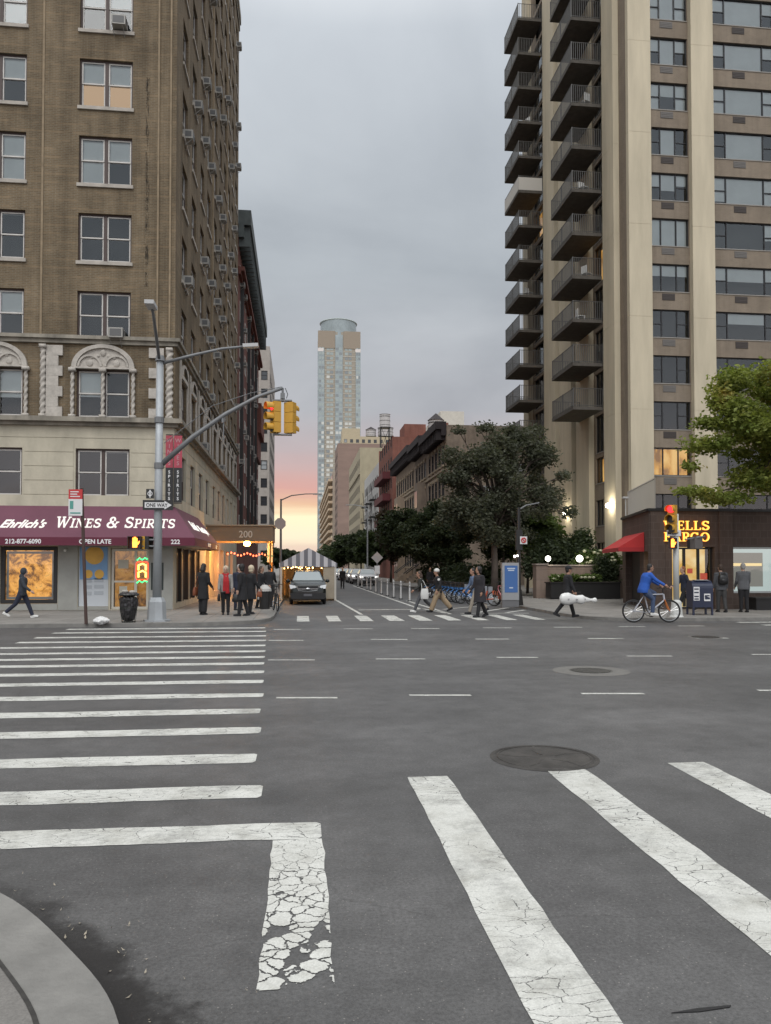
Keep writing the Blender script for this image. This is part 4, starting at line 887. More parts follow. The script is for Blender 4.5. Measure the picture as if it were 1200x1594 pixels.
for (y0, y1) in ((43.6, 45.3), (47.8, 50.1), (51.0, 53.4), (54.4, 56.9), (60.9, 62.3)):
    m = MB(TO); z = S
    while z < TH: m.box(SX - .36, SX - .002, y0, y1, z, min(TH, z + 5.4) - .012); z += 5.4
    m.box(SX - .345, SX - .003, y0 + .012, y1 - .012, S, TH); m.build('pier', M_CONCP, tw)
def tri_window(loc, rz, w, h, side, blinds, warm=None, dh=True):
    xs = [.04, side, w - side, w - .04]; blinds = tuple(round(b, 2) for b in blinds)
    def f_():
        m = MB(); frame(m, 0, w, 0, h, .05, .10, .18)
        for x in xs[1:3]: m.box(x - .03, x + .03, .10, .18, .05, h - .05)
        if dh:
            for a, b in ((xs[0], xs[1] - .03), (xs[2] + .03, xs[3])): m.box(a, b, .11, .17, h * .48, h * .48 + .05)
        return m.mesh('window', M_DKFR)
    o = link('window', wmesh(('tf', w, h, side, dh), f_), tw, loc, rz)
    link('pane', wmesh(('tp', w, h), lambda: MB().quad((.05, .145, .05), (w - .05, .145, .05), (w - .05, .145, h - .05), (.05, .145, h - .05)).mesh('pane', M_GLASS)), o)
    link('sill', wmesh(('tl', w), lambda: MB().box(0, w, -.03, .1, -.055, -.004).mesh('sill', mat('grey_sill', (.27, .255, .23), .7))), o)
    if any(blinds):
        def b_():
            m = MB()
            for (a, b), q in zip(zip(xs[:-1], xs[1:]), blinds):
                if q: m.box(a + .03, b - .03, .21, .22, h - .05 - (h - .1) * q, h - .05)
            return m.mesh('blind', M_BLIND)
        link('blind', wmesh(('tb', w, h, blinds), b_), o)
    if warm: link('lit_room', wmesh(('tw', w, h, warm.name), lambda: MB().quad((.05, .4, .05), (w - .05, .4, .05), (w - .05, .4, h - .05), (.05, .4, h - .05)).mesh('lit_room', warm)), o)
    return o
rt = random.Random(5)
b1 = {1: (0, 0, 0), 2: (0, 0, 0), 3: (0, 0, 0), 4: (0, .0, 0), 5: (0, 0, 0), 6: (.4, .4, .4), 7: (.97, .97, .97), 8: (.5, .6, .4), 9: (0, 1, 0), 10: (1, .45, 1), 11: (.5, 1, .5), 12: (1, 1, 1), 13: (1, .5, .6)}
b2 = {5: (0, .4, 0), 6: (.5, .5, .5), 7: (0, .0, .6), 8: (.9, 1, 1), 9: (0, 1, 0), 10: (1, 1, 1), 11: (.5, 1, .5), 12: (.5, 1, .5), 13: (1, .0, 1)}
def goldroom():
    m = bpy.data.materials.new('golden_room'); m.use_nodes = True; t = m.node_tree; t.nodes.clear(); tc = N(t, 'ShaderNodeTexCoord'); mp = N(t, 'ShaderNodeMapping', inp={'Scale': (1.3, 1, .5)}); lk(t, tc.outputs['Object'], mp.inputs[0]); n = N(t, 'ShaderNodeTexNoise', inp={'Scale': 1.6, 'Detail': 3.0}); lk(t, mp.outputs[0], n.inputs[0])
    c = ramp(t, n.outputs[0], [(.36, (.30, .13, .03)), (.5, (.80, .38, .07)), (.64, (1.0, .58, .18))], 'LINEAR'); e = N(t, 'ShaderNodeEmission', inp={1: .9}); lk(t, c, e.inputs[0]); o = N(t, 'ShaderNodeOutputMaterial'); lk(t, e.outputs[0], o.inputs[0]); return m
M_GOLD = goldroom()
M_VENTD, M_VENTG = mat('dark_vent', (.045, .035, .03), .6), mat('grey_vent', (.13, .12, .11), .6)
for k, z in enumerate(rows[:16]):
    tri_window(Vector((XA1 + .02, FY, z)) - TO, 0, XB0 - XA1 - .07, WH, .74, b1.get(k, (1, .5, 1)), warm=M_GOLD if k == 2 else None, dh=k not in (6, 7, 2))
    tri_window(Vector((XB1 + .05, FY, z)) - TO, 0, XC1 - XB1 - .07, WH, .92, b2.get(k, (0, 0, 0)))
    for x in (XA1 + .75, XB1 + 1.4):
        m = MB(TO); m.box(x, x + .78, FY - .02, FY - .002, z - .52, z - .13)
        for i in range(4): m.box(x + .02, x + .76, FY - .032, FY - .021, z - .49 + i * .09, z - .45 + i * .09)
        m.build('vent_grille', M_VENTD if rt.random() < .5 else M_VENTG, tw)
for k, z in enumerate(rows[:16]):
    for a, b in side_w:
        tall = a in (45.55, 57.4) and z > 9
        warm = (a == 45.55 and k == 2) or (a == 45.55 and k in (7,)) or (a == 57.4 and k == 10)
        tri_window(Vector((SX, b, z - (.75 if tall else 0))) - TO, R(-90), b - a, WH + (.75 if tall else 0), (b - a) * .33, (rt.choice((0, .5, 0)), 0, 0), warm=M_GOLD if warm else None, dh=False)
def balcony(y0, z, panel=False):
    L, x0, x1 = 4.0, 16.6, SX - .37
    def s_(): return MB().box(x0 - SX, x1 - SX, 0, L, 0, .2).mesh('balcony', M_SLAB)
    def r_():
        m = MB(); X, X1, t, h = x0 - SX + .04, x1 - SX - .02, .02, 1.12
        for a, b in (((X, .04), (X1, .04)), ((X, L - .04), (X1, L - .04)), ((X, .04), (X, L - .04))):
            for zz in (.28, h + .2): m.path([(*a, zz), (*b, zz)], .022, 6)
            d = Vector(b) - Vector(a); n_ = int(d.length / .13)
            for i in range(n_ + 1): p = Vector(a) + d * i / n_; m.box(p.x - .013, p.x + .013, p.y - .013, p.y + .013, .2, h + .2)
        for q in ((X, .04), (X, L - .04), (X, L / 2)): m.box(q[0] - .025, q[0] + .025, q[1] - .025, q[1] + .025, .2, h + .24)
        return m.mesh('railing', M_RAIL)
    o = link('balcony', wmesh('bal', s_), tw, Vector((SX, y0, z)) - TO); link('railing', wmesh('rail', r_), o)
    if panel: link('panel', wmesh('bpan', lambda: MB().box(x0 - SX + .02, x1 - SX - .02, .0, .03, .22, 1.2).box(x0 - SX - .01, x0 - SX + .015, .03, L - .03, .22, 1.2).mesh('panel', M_RAILP)), o)
for k in range(12): balcony(45.4, 11.52 + FH * k - .06); 
for k in range(13): balcony(57.0, 11.75 + FH * k - .06, k == 7)
M_CHAIR = mat('white_resin_chair', (.55, .55, .53), .5)
def balcony_chair(label, x, y, z, rz):
    t = T('balcony_chair', label, 'chair', (x, y, z), rz, 'white chairs on the stacked balconies'); MB().box(-.24, .24, -.24, .24, .40, .44).build('seat', M_CHAIR, t); MB().box(-.24, .24, .20, .24, .441, .88).build('backrest', M_CHAIR, t)
    for a in (-1, 1):
        for b in (-1, 1): MB().box(a * .22 - .02, a * .22 + .02, b * .21 - .02, b * .21 + .02, 0, .399).build('leg', M_CHAIR, t)
    return t
ch0 = balcony_chair('white resin chair behind the railing of a balcony', 17.6, 46.1, 11.52 + FH * 5 + .15, R(20))
for x, y, z, rz in ((17.7, 46.0, 11.52 + FH * 7 + .15, 200), (17.4, 46.3, 11.52 + FH * 2 + .15, 90), (17.6, 57.8, 11.75 + FH * 4 + .15, 30), (17.5, 57.9, 11.75 + FH * 9 + .15, 300), (17.8, 46.2, 11.52 + FH * 3 + .15, 120)): dup(ch0, (x, y, z), R(rz))
# wall lamps on two of the side piers
for (x, y, z), lab in (((SX - .5, 44.4, 5.5), 'bright white globe wall lamp on the pier above the red awning'), ((SX - .5, 52.0, 5.55), 'white wall lamp lighting leaves beside the dark tree')):
    t = T('wall_lamp', lab, 'lamp', (x, y, z)); MB().ell((0, 0, 0), (.15, .15, .15)).build('globe', emis('white_lamp', (1, .93, .78), 22), t); MB().path([(0, 0, 0), (.13, 0, .12)], .03, 6).build('arm', M_BLACK, t)
    lamp('wall_lamp_light', (x - .25, y - .25, z), (1, .9, .68), 55, .15)
# ------------------------------------------------------------------ corner bank
M_BANK = brick('dark_bank_brick', (.098, .072, .060), (.084, .062, .052), (.11, .086, .074), bw=.3, bh=.3, streak=.12, spots=.12)
bk = T('bank_branch', 'low dark brown brick bank on the right corner with glowing sign', 'bank', (13.9, 29.5, S)); BO = bk.location
BH = 4.06; u = Vector((1.4, 5.8, 0)); Ld = u.length; u.normalize(); nd = Vector((-u.y, u.x, 0))
m = MB(BO)
m.wall((13.9, 29.5, 0), (1, 0, 0), (0, -1, 0), 26, S, BH, [(.95, 2.75, S + .01, 2.62), (3.55, 8.2, .75, 2.62), (9.2, 14, .75, 2.62)], .35)
m.wall((13.9, 29.5, 0), u, nd, Ld, S, BH, [(.25, 1.1, .4, 2.45), (1.9, 5.2, S + .01, 2.5)], .3)
u2_ = Vector((3.0, 6.9, 0)).normalized(); m.wall((15.3, 35.3, 0), u2_, Vector((-u2_.y, u2_.x, 0)), Vector((3.0, 6.9, 0)).length, S, BH, [], .3)
m.quad((39.9, 29.5, S), (39.9, 42.2, S), (39.9, 42.2, BH), (39.9, 29.5, BH)); m.quad((18.3, 42.2, S), (18.3, 42.2, BH), (39.9, 42.2, BH), (39.9, 42.2, S))
m.build('brick_wall', M_BANK, bk)
m = MB(BO); m.add([(13.9, 29.5, BH - .05), (39.9, 29.5, BH - .05), (39.9, 42.2, BH - .05), (18.3, 42.2, BH - .05), (15.3, 35.3, BH - .05)], [(0, 1, 2, 3, 4)]); m.build('roof', mat('roof_tar', (.06, .06, .06)), bk)
m = MB(BO); m.box(13.82, 39.9, 29.40, 29.56, BH + .002, BH + .10); c = Vector((13.9, 29.5, 0)) + u * Ld / 2; m.obox((c.x, c.y, BH + .05), (Ld, .18, .1), math.atan2(u.y, u.x)); m.build('coping', M_BLACK, bk)
for x in (13.9, 16.8, 22.2, 23.1): MB(BO).box(x + .04, x + .62, 29.44, 29.498, S, BH).build('brick_pier', M_BANK, bk)
M_YEL, M_COOL = emis('bank_lobby_yellow', (1, .62, .17), 1.1), emis('bank_lobby_white', (.86, 1, .96), .62)
def roomglow(name, c1, c2, s):
    m = bpy.data.materials.new(name); m.use_nodes = True; t = m.node_tree; t.nodes.clear(); tc = N(t, 'ShaderNodeTexCoord'); n = N(t, 'ShaderNodeTexNoise', inp={'Scale': 1.1, 'Detail': 2.0}); lk(t, tc.outputs['Object'], n.inputs[0])
    c = ramp(t, n.outputs[0], [(.4, c1), (.6, c2)], 'LINEAR'); e = N(t, 'ShaderNodeEmission', inp={1: s}); lk(t, c, e.inputs[0]); o = N(t, 'ShaderNodeOutputMaterial'); lk(t, e.outputs[0], o.inputs[0]); return m
m = MB(BO); m.quad((14.3, 30.7, S), (16.9, 30.7, S), (16.9, 30.7, 2.9), (14.3, 30.7, 2.9)); m.build('lobby', roomglow('lobby_glow_yellow', (.85, .5, .12), (1, .78, .38), .95), bk)
d_ = MB(BO); frame(d_, 14.87, 16.63, S + .02, 2.6, .07, 29.7, 29.78)
for x in (15.42, 16.02): d_.box(x, x + .1, 29.7, 29.78, S + .1, 2.53)
d_ = d_.build('bank_door', M_BLACK, bk); MB(BO).quad((14.92, 29.75, S + .1), (16.6, 29.75, S + .1), (16.6, 29.75, 2.54), (14.92, 29.75, 2.54)).build('pane', glass('shop_glass'), d_)
m = MB(BO)
for i, (x, z, w_, h_) in enumerate(((15.65, 1.55, .22, .2), (16.2, 1.3, .3, .26), (15.6, 1.0, .16, .22))): m.box(x, x + w_, 29.80, 29.82, z, z + h_)
m.build('red_notice', emis('red_notice', (.9, .12, .05), .6), d_)
m = MB(BO); m.box(17.5, 22.05, 30.3, 30.35, .6, 2.8); wn = m.build('display_window', M_COOL, bk)
m = MB(BO); frame(m, 17.46, 22.09, .76, 2.61, .06, 29.66, 29.74); m.box(19.3, 19.36, 29.66, 29.74, .82, 2.55); m.build('frame', mat('steel_trim', (.4, .42, .42), .4, .5), wn); MB(BO).quad((17.5, 29.7, .8), (22.05, 29.7, .8), (22.05, 29.7, 2.57), (17.5, 29.7, 2.57)).build('pane', glass('shop_glass'), wn)
m = MB(BO); m.box(17.75, 19.1, 30.1, 30.14, 1.0, 2.4); m.build('wall_screen', emis('grey_screen', (.55, .53, .46), .42), wn)
m = MB(BO); m.box(17.8, 19.05, 30.08, 30.095, 1.85, 1.97); m.build('screen_light', emis('warm_strip', (1, .75, .35), 1.1), wn)
m = MB(BO); m.box(20.2, 20.7, 30.08, 30.12, 1.3, 1.75); m.build('terminal', M_BLACK, wn)
m = MB(BO); p0 = Vector((13.9, 29.5, 0)) + u * .2 - nd * .28; p1 = Vector((13.9, 29.5, 0)) + u * 1.15 - nd * .28; m.quad((p0.x, p0.y, .4), (p1.x, p1.y, .4), (p1.x, p1.y, 2.45), (p0.x, p0.y, 2.45)); m.build('side_window', emis('side_glow', (1, .70, .28), .7), bk)
m = MB(BO); p0 = Vector((13.9, 29.5, 0)) + u * 1.85 - nd * .28; p1 = Vector((13.9, 29.5, 0)) + u * 5.25 - nd * .28; m.quad((p0.x, p0.y, S), (p1.x, p1.y, S), (p1.x, p1.y, 2.5), (p0.x, p0.y, 2.5)); m.build('side_entrance', M_ROOM, bk)
rl = MB(BO)
for i in range(46): p = Vector((13.9, 29.5, 0)) + u * (Ld * i / 45) - nd * .25; rl.box(p.x - .008, p.x + .008, p.y - .008, p.y + .008, BH, BH + 1.35)
for z in (BH + .1, BH + 1.3): a, b = Vector((13.9, 29.5, z)) - nd * .25, Vector((13.9, 29.5, z)) + u * Ld - nd * .25; rl.path([a, b], .014, 5)
rl.build('roof_railing', mat('thin_grey_rail', (.33, .31, .28), .6), bk)
m = MB(BO); p = at(974, 800, Y=35.2); m.path([(p.x, p.y, BH - .2), (p.x, p.y, 5.1)], .03, 6); m.box(p.x - .16, p.x + .1, p.y - .1, p.y + .1, 5.08, 5.16); m.build('floodlight', mat('floodlight_grey', (.45, .45, .43), .5), bk)
lt = T('bank_sign', 'two line glowing orange letter sign on the bank facade', 'sign', (14.5, 29.48, 2.85)); LO = lt.location
for nm, mt, bo_, dy, grow in (('letter_halo', emis('sign_orange', (1, .20, .02), 1.3), .22, 0, .11), ('lettering', emis('sign_yellow', (1, .60, .10), 2.0), .15, -.04, .065)):
    m = MB(LO)
    for s_, z, px in (('WELLS', 3.30, 1033), ('FARGO', 2.84, 1033)):
        probe = serif_text(MB(), s_, 0, .36, (0, 0, 0), (1, 0, 0), (0, 0, 1), (0, -1, 0)); xa = at(px, 820, Y=29.44).x; xb = at(1105, 820, Y=29.44).x
        serif_text(m, s_, 0, .36, (xa, 29.45 + dy, z), ((xb - xa) / probe, 0, 0), (0, 0, 1), (0, -1, 0), bold=bo_, thin=grow)
    m.build(nm, mt, lt)
lamp('sign_light', (15.6, 29.0, 3.2), (1, .45, .1), 10, .3)
ra = T('red_awning', 'bright red sloped awning over the side door of the bank', 'awning', (14.6, 33, 2.5)); RO = ra.location
m = MB(RO); P = lambda s, o, z: tuple(Vector((13.9, 29.5, 0)) + u * s + nd * o + Vector((0, 0, z)))
a0, a1, zt, zm, zl = .9, 5.3, 3.25, 2.62, 2.45
m.quad(P(a0, 1.05, zm), P(a1, 1.05, zm), P(a1, .02, zt), P(a0, .02, zt)); m.add([P(a0, 1.05, zm), P(a0, .02, zt), P(a0, .02, zm)], [(0, 1, 2)]); m.add([P(a1, 1.05, zm), P(a1, .02, zt), P(a1, .02, zm)], [(0, 1, 2)])
m.build('canopy', mat('red_canvas', (.40, .022, .022), .8, var=.12, vscale=1.5), ra)
m = MB(RO); m.quad(P(a0, 1.05, zl), P(a1, 1.05, zl), P(a1, 1.05, zm), P(a0, 1.05, zm)); m.quad(P(a0, .02, zl), P(a0, 1.05, zl), P(a0, 1.05, zm), P(a0, .02, zm)); m.build('valance', mat('red_valance', (.30, .015, .018), .8), ra)
# ---- stone wall with globe lamps, black planter
M_STONE = brick('pinkish_stone', (.20, .15, .12), (.18, .135, .11), (.15, .12, .1), bw=1.1, bh=.55, streak=.12, spots=.15)
sw = T('stone_wall', 'low pinkish stone garden wall with a square end pillar and globe lamps', 'wall', (12.9, 41, S)); WO = sw.location
MB(WO).box(13.45, 18.4, 41.0, 41.35, S, 1.86).build('wall', M_STONE, sw); MB(WO).box(12.8, 13.44, 40.85, 41.5, S, 1.92).build('pillar', M_STONE, sw)
MB(WO).box(13.45, 18.42, 40.96, 41.4, 1.863, 1.94).build('coping', mat('wall_coping', (.24, .2, .17), .8, var=.2), sw); MB(WO).box(12.76, 13.48, 40.8, 41.55, 1.922, 2.0).build('cap', mat('wall_coping', (.24, .2, .17), .8), sw)
for px, lab in ((853, 'small globe lamp on the stone wall by the pillar'), (902, 'larger globe lamp on the stone wall before the flowering shrub')):
    p = at(px, 869.5, Y=41.2); t = T('globe_lamp', lab, 'lamp', (p.x, 41.2, 1.945)); r_ = .15 if px == 853 else .19
    MB().ell((0, 0, p.z - 1.945), (r_, r_, r_)).build('globe', emis('globe_white', (1, .96, .82), 9), t); MB().path([(0, 0, 0), (0, 0, p.z - 1.945 - r_ + .02)], .04, 8).build('stem', M_BLACK, t)
    lamp('globe_light', (p.x, 40.85, p.z), (1, .93, .75), 22, .15)
pl = T('planter', 'long black street planter below the stone wall', 'planter', (14.5, 39.9, S)); m = MB(); m.box(-1.35, 2.45, -.45, .45, .04, .84); m.box(-1.4, 2.5, -.49, .49, .84, .90); m.build('box', M_BLACK, pl)
MB().box(-1.3, 2.4, -.4, .4, .9, .91).build('soil', mat('soil', (.03, .022, .015)), pl)
# ------------------------------------------------------------------ street buildings beyond
M_FGL = mat('far_window', (.035, .04, .045), .12, spec=.8); M_FGLL = mat('pale_far_window', (.30, .32, .33), .4)
def far_window(parent, loc, rz, w, h, fr, gl=M_FGL):
    o = link('window', wmesh(('ff', w, h, fr.name), lambda: (lambda m: (frame(m, 0, w, 0, h, .09, -.03, .1), m.box(.09, w - .09, .02, .08, h * .49, h * .49 + .07), m)[2])(MB()).mesh('window', fr)), parent, loc, rz)
    link('pane', wmesh(('fp', w, h, gl.name), lambda: MB().quad((.05, .06, .05), (w - .05, .06, .05), (w - .05, .06, h - .05), (.05, .06, h - .05)).mesh('pane', gl)), o); return o
def block(name, label, cat, x0, y0, y1, H, wm, depth=16, cols=(), sills=(), ww=1.1, wh=1.7, fr=M_DKFR, side=-1, fcols=(), fsills=None, base=S, parts=True):
    """building whose long facade faces the street (side -1 looks to -x) and whose end wall looks back at the camera"""
    t = T(name, label, cat, (x0, y0, base)); o = t.location; xa, xb = (x0, x0 + depth) if side < 0 else (x0 - depth, x0)
    hs = [(y - y0, y - y0 + ww, z, z + wh) for y in cols for z in sills]; hf = [(x - xa, x - xa + ww, z, z + wh) for x in fcols for z in (fsills or sills)]
    m = MB(o); m.wall((x0, y0, 0), (0, 1, 0), (side, 0, 0), y1 - y0, base, H, hs, .15); m.wall((xa, y0, 0), (1, 0, 0), (0, -1, 0), xb - xa, base, H, hf, .15)
    xo = xb if side < 0 else xa
    m.quad((xo, y0, base), (xo, y1, base), (xo, y1, H), (xo, y0, H)); m.quad((xa, y1, base), (xa, y1, H), (xb, y1, H), (xb, y1, base)); m.quad((xa, y0, H), (xb, y0, H), (xb, y1, H), (xa, y1, H))
    m.build('wall', wm, t); n = 0
    extra = MB(o)
    for y in cols:
        for z in sills:
            n += 1
            if n <= 98: far_window(t, Vector((x0, y + (ww if side < 0 else 0), z)) - o, R(-90 if side < 0 else 90), ww, wh, fr, M_FGLL if rt.random() < .15 else M_FGL)
            else: extra.box(x0 - .06, x0 + .06, y, y + ww, z, z + wh)
    for x in fcols:
        for z in (fsills or sills):
            n += 1
            if n <= 98: far_window(t, Vector((x, y0, z)) - o, 0, ww, wh, fr, M_FGLL if rt.random() < .15 else M_FGL)
            else: extra.box(x, x + ww, y0 + .05, y0 + .1, z, z + wh)
    if extra.v: extra.build('window', M_FGL, t)['kind'] = 'stuff'
    return t, o
def cornice(t, o, x0, y0, y1, z, d, h, m_, side=-1, brackets=True):
    m = MB(o); s = side
    for k, (dd, a, b) in enumerate(((d * .45, z - h, z - h * .55), (d, z - h * .55, z), )): m.box(x0 + s * dd, x0 - s * .02, y0 - (.0 if k == 0 else .0), y1, a, b)
    if brackets:
        y = y0 + .3
        while y < y1 - .3: m.box(x0 + s * d * .9, x0 - s * .01, y, y + .16, z - h * 1.3, z - h * .56); y += .9
    m.build('cornice', m_, t)
M_DRED = brick('dark_red_brick', (.17, .058, .046), (.145, .05, .04), (.12, .07, .06), streak=.2, spots=.25)
M_BSTONE = mat('brownstone', (.30, .235, .175), .9, var=.28, vscale=1.4, stretch=(1, 1, .5)); M_BSTONE2 = mat('grey_brownstone', (.235, .19, .15), .9, var=.28, vscale=1.4, stretch=(1, 1, .5))
M_COPR = mat('dark_cornice', (.030, .024, .026), .8, var=.3)
# left: dark red block, pale tower
t, o = block('apartment_building', 'dark red brick apartment block past the brown corner building', 'apartment building', XS, 62.3, 93, 29.5, M_DRED, cols=[64 + 2.9 * i for i in range(10)], sills=[4.4 + 2.95 * k for k in range(8)], side=1, ww=1.2, fr=M_SASH)
cornice(t, o, XS, 62.3, 93, 30.6, 1.0, 2.2, mat('green_copper_cornice', (.07, .085, .085), .7, var=.3), 1); cornice(t, o, XS, 62.3, 93, 26.0, .5, .6, M_DRED, 1, False); cornice(t, o, XS, 86, 93, 20.0, .7, 6, M_DRED, 1, False)
m = MB(o)
for y in (64.6, 73.3, 79, 84.9): m.box(XS + .02, XS + .3, y - .1, y, 5, 26)
m.build('drain_pipe', M_BLACK, t)
for i in range(22):
    y = 64 + 2.9 * rw.randrange(10) + .3; z = 4.4 + 2.95 * rw.randrange(8)
    dup(AC, (XS, y, z + .06), R(90), 'white air conditioner in a window of the dark red block', 'air conditioners along the dark red block')
t, o = block('apartment_tower', 'slim pale grey apartment tower beside the sunset glow on the left', 'apartment tower', -4.95, 125, 150, 37.5, mat('pale_grey_brick', (.34, .31, .28), .9, var=.15, vscale=2), depth=7, cols=[127 + 3 * i for i in range(7)], sills=[3 + 2.9 * k for k in range(11)], fcols=[-6.3, -8.6], side=1, ww=1.0, wh=1.5)
# right: brownstone rows
M_TAN2 = mat('tan_window_surround', (.36, .295, .215), .9, var=.2)
def brownstone(label, y0, y1, H, wm, top, bay=None, party=True):
    n = max(2, int((y1 - y0) / 2.1)); cols = [y0 + .5 + (y1 - y0 - 1.0) * (i + .5) / n - .5 for i in range(n)]; sills = [1.9, 5.3, 8.5, 11.5] + ([13.9] if H > 16.2 else [])
    t, o = block('row_house', label, 'row house', 13.5, y0, y1, H, wm, cols=cols, sills=sills, ww=1.05, wh=1.75 if H < 16.2 else 1.6, depth=18)
    cornice(t, o, 13.5, y0, y1, top, 1.0, 1.3, M_COPR)
    m = MB(o)
    for z in (4.3, 7.9, 10.9): m.box(13.38, 13.498, y0 + .01, y1 - .01, z, z + .22)
    for y in cols:
        for z in sills: m.box(13.36, 13.498, y - .12, y + 1.17, z + (1.78 if H < 16.2 else 1.63), z + 2.05); m.box(13.34, 13.498, y - .1, y + 1.15, z - .2, z - .02)
    m.build('stone_trim', M_TAN2, t)
    if bay:
        m = MB(o); m.prism([(13.49, bay[0]), (12.65, bay[0] + .7), (12.65, bay[1] - .7), (13.49, bay[1])], S, 11); bb = m.build('bay_front', wm, t)
        m = MB(o)
        for z in (1.9, 5.2, 8.3): m.box(12.63, 12.645, bay[0] + .95, bay[0] + 1.85, z, z + 1.8); m.box(12.63, 12.645, bay[1] - 1.85, bay[1] - .95, z, z + 1.8)
        m.build('window', M_FGL, bb)
    m = MB(o); 
    for k in range(6): m.box(11.4 + .3 * k, 13.48, y0 + 1.6, y0 + 3.4, S + .24 * k, S + .24 * (k + 1) - .004)
    m.build('stoop', wm, t); m = MB(o)
    for y in (y0 + 1.5, y0 + 3.5): m.path([(11.4, y, 1.1), (13.4, y, 2.6)], .05, 6)
    m.build('handrail', M_BLACK, t); return t, o
M_SIDEB = brick('weathered_side_brick', (.25, .195, .15), (.21, .165, .13), (.28, .24, .2), streak=.25, spots=.3)
t, o = brownstone('nearest brownstone row house with a heavy dark bracketed cornice', 70.5, 81, 14.9, M_BSTONE, 15.4)
MB(o).box(13.52, 31.4, 70.3, 70.495, S, 15.05).build('side_wall', M_SIDEB, t)
for a_, b_, c_, d_ in ((17, 18.2, 7, 9.4), (20, 21, 9.5, 11.5), (14.4, 15.2, 9.2, 11.2)): MB(o).box(a_, b_, 70.28, 70.299, c_, d_).build('bricked_window', M_FGLL, t)
brownstone('middle brownstone row house in the row beyond the dark tree', 81.1, 90, 15.4, M_BSTONE2, 15.9, (82, 85.5))
brownstone('farthest brownstone row house with pale rounded bay beside the red building', 90.1, 108, 15.8, M_BSTONE, 16.3, (99, 104))
M_REDB = brick('warm_red_brick', (.20, .07, .05), (.175, .062, .045), (.2, .11, .09), streak=.15, spots=.2)
t, o = block('apartment_building', 'red brick walk up with three dark red balconies', 'apartment building', 13.5, 112, 131, 21, M_REDB, cols=[113.5 + 3 * i for i in range(6)], sills=[4.2 + 3.1 * k for k in range(6)], fcols=(20, 24), fsills=(17.8,))
m = MB(o); m.box(19.5, 22.2, 114, 117, 21, 23.6); m.build('chimney', M_REDB, t); MB(o).box(15.3, 18.5, 112.5, 118, 21, 23.0).build('stair_house', M_REDB, t)
M_FE = mat('dark_red_iron', (.10, .018, .022), .7)
for z in (8.9, 12.4, 15.7):
    m = MB(o); m.box(12.3, 13.49, 115, 128, z - .55, z - .42); m.box(12.3, 12.34, 115, 128, z - .42, z + .5); m.box(12.34, 13.49, 115, 115.04, z - .42, z + .5); m.build('balcony', M_FE, t)
M_WHB = mat('white_painted_brick', (.50, .50, .49), .85, var=.12, vscale=1.2)
t, o = block('apartment_building', 'white painted building with black fire escapes', 'apartment building', 13.5, 133, 162, 20, M_WHB, cols=[134.5 + 3.1 * i for i in range(9)], sills=[3.9 + 3.1 * k for k in range(5)])
m = MB(o); m.box(13.6, 31, 132.9, 132.999, S, 22); m.build('party_wall', M_REDB, t)
for y in (136, 145, 154):
    m = MB(o)
    for z in (4.6, 7.7, 10.8, 13.9): m.box(12.4, 13.49, y, y + 4.4, z, z + .06); m.box(12.4, 12.43, y, y + 4.4, z + .9, z + .94); [m.box(12.4, 12.43, y + q, y + q + .04, z, z + .9) for q in (0, 1.1, 2.2, 3.3, 4.36)]; m.path([(12.8, y + .6, z), (12.8, y + 3.6, z + 3.1)], .06, 4)
    m.build('fire_escape', M_BLACK, t)
M_BEIG = mat('beige_brick', (.36, .315, .22), .9, var=.12, vscale=1.1, stretch=(1, 1, .5))
t, o = block('apartment_building', 'beige brick building with long rows of windows', 'apartment building', 13.5, 174, 214, 29, M_BEIG, depth=9, cols=[176 + 3.8 * i for i in range(10)], sills=[4 + 3.0 * k for k in range(8)], ww=1.3)
m = MB(o); m.box(13.3, 13.49, 174, 214, 23, 23.3); m.build('belt_course', M_BEIG, t)
MB(o).box(22.6, 40, 176, 200, S, 27.5).build('rear_wing', M_REDB, t)
M_PKB = mat('pinkish_brown_brick', (.235, .165, .135), .9, var=.16, vscale=.25, stretch=(.4, 1, 1.8))
t, o = block('apartment_building', 'tall windowless pinkish brown brick side wall in mid distance', 'apartment building', 14.0, 290, 312, 48.6, M_PKB, depth=36, cols=[292 + 4 * i for i in range(5)], sills=[5 + 3.2 * k for k in range(13)])
m = MB(o); m.box(20, 26, 289.4, 290, 10, 17.4); m.build('red_annex', M_REDB, t); m = MB(o); m.box(19.4, 21.4, 289.9, 289.999, 34.6, 35.2); m.box(19.4, 21.0, 289.9, 289.999, 33.5, 33.9); m.build('wall_vent', M_WHB, t)
t, o = block('apartment_building', 'cream penthouse floors rising behind the pinkish brown wall', 'apartment building', 18.0, 335, 350, 59, mat('cream_brick', (.42, .36, .25), .9, var=.1), depth=26, fcols=[19 + 2.6 * i for i in range(9)], fsills=[53.6, 56.2], ww=1.3, wh=1.5)
MB(o).box(18.2, 26, 335.2, 345, 59, 62.5).build('lift_house', mat('cream_brick', (.42, .36, .25)), t)
t, o = block('apartment_building', 'apartment slab with stepped balconies catching the sunset', 'apartment building', 13.6, 325, 480, 42, mat('tan_slab', (.36, .30, .24), .9, var=.12), depth=20)
for k in range(12):
    m = MB(o); m.box(11.8, 13.59, 325, 480, 4 + 3.1 * k, 5.0 + 3.1 * k); m.build('balcony', mat('warm_balcony', (.52, .40, .28), .8), t)
    m = MB(o); m.box(13.5, 13.59, 326, 479, 5.2 + 3.1 * k, 6.9 + 3.1 * k); m.build('window_band', M_FGL, t)
t, o = block('apartment_building', 'pale cream stepped rooftop block above the brownstone cornices', 'apartment building', 26.6, 160, 176, 31.6, mat('pale_cream', (.50, .47, .41), .9, var=.08), depth=11)
MB(o).box(29.5, 34.6, 160.3, 172, 31.6, 34.9).build('lift_house', mat('pale_cream', (.5, .47, .41)), t)
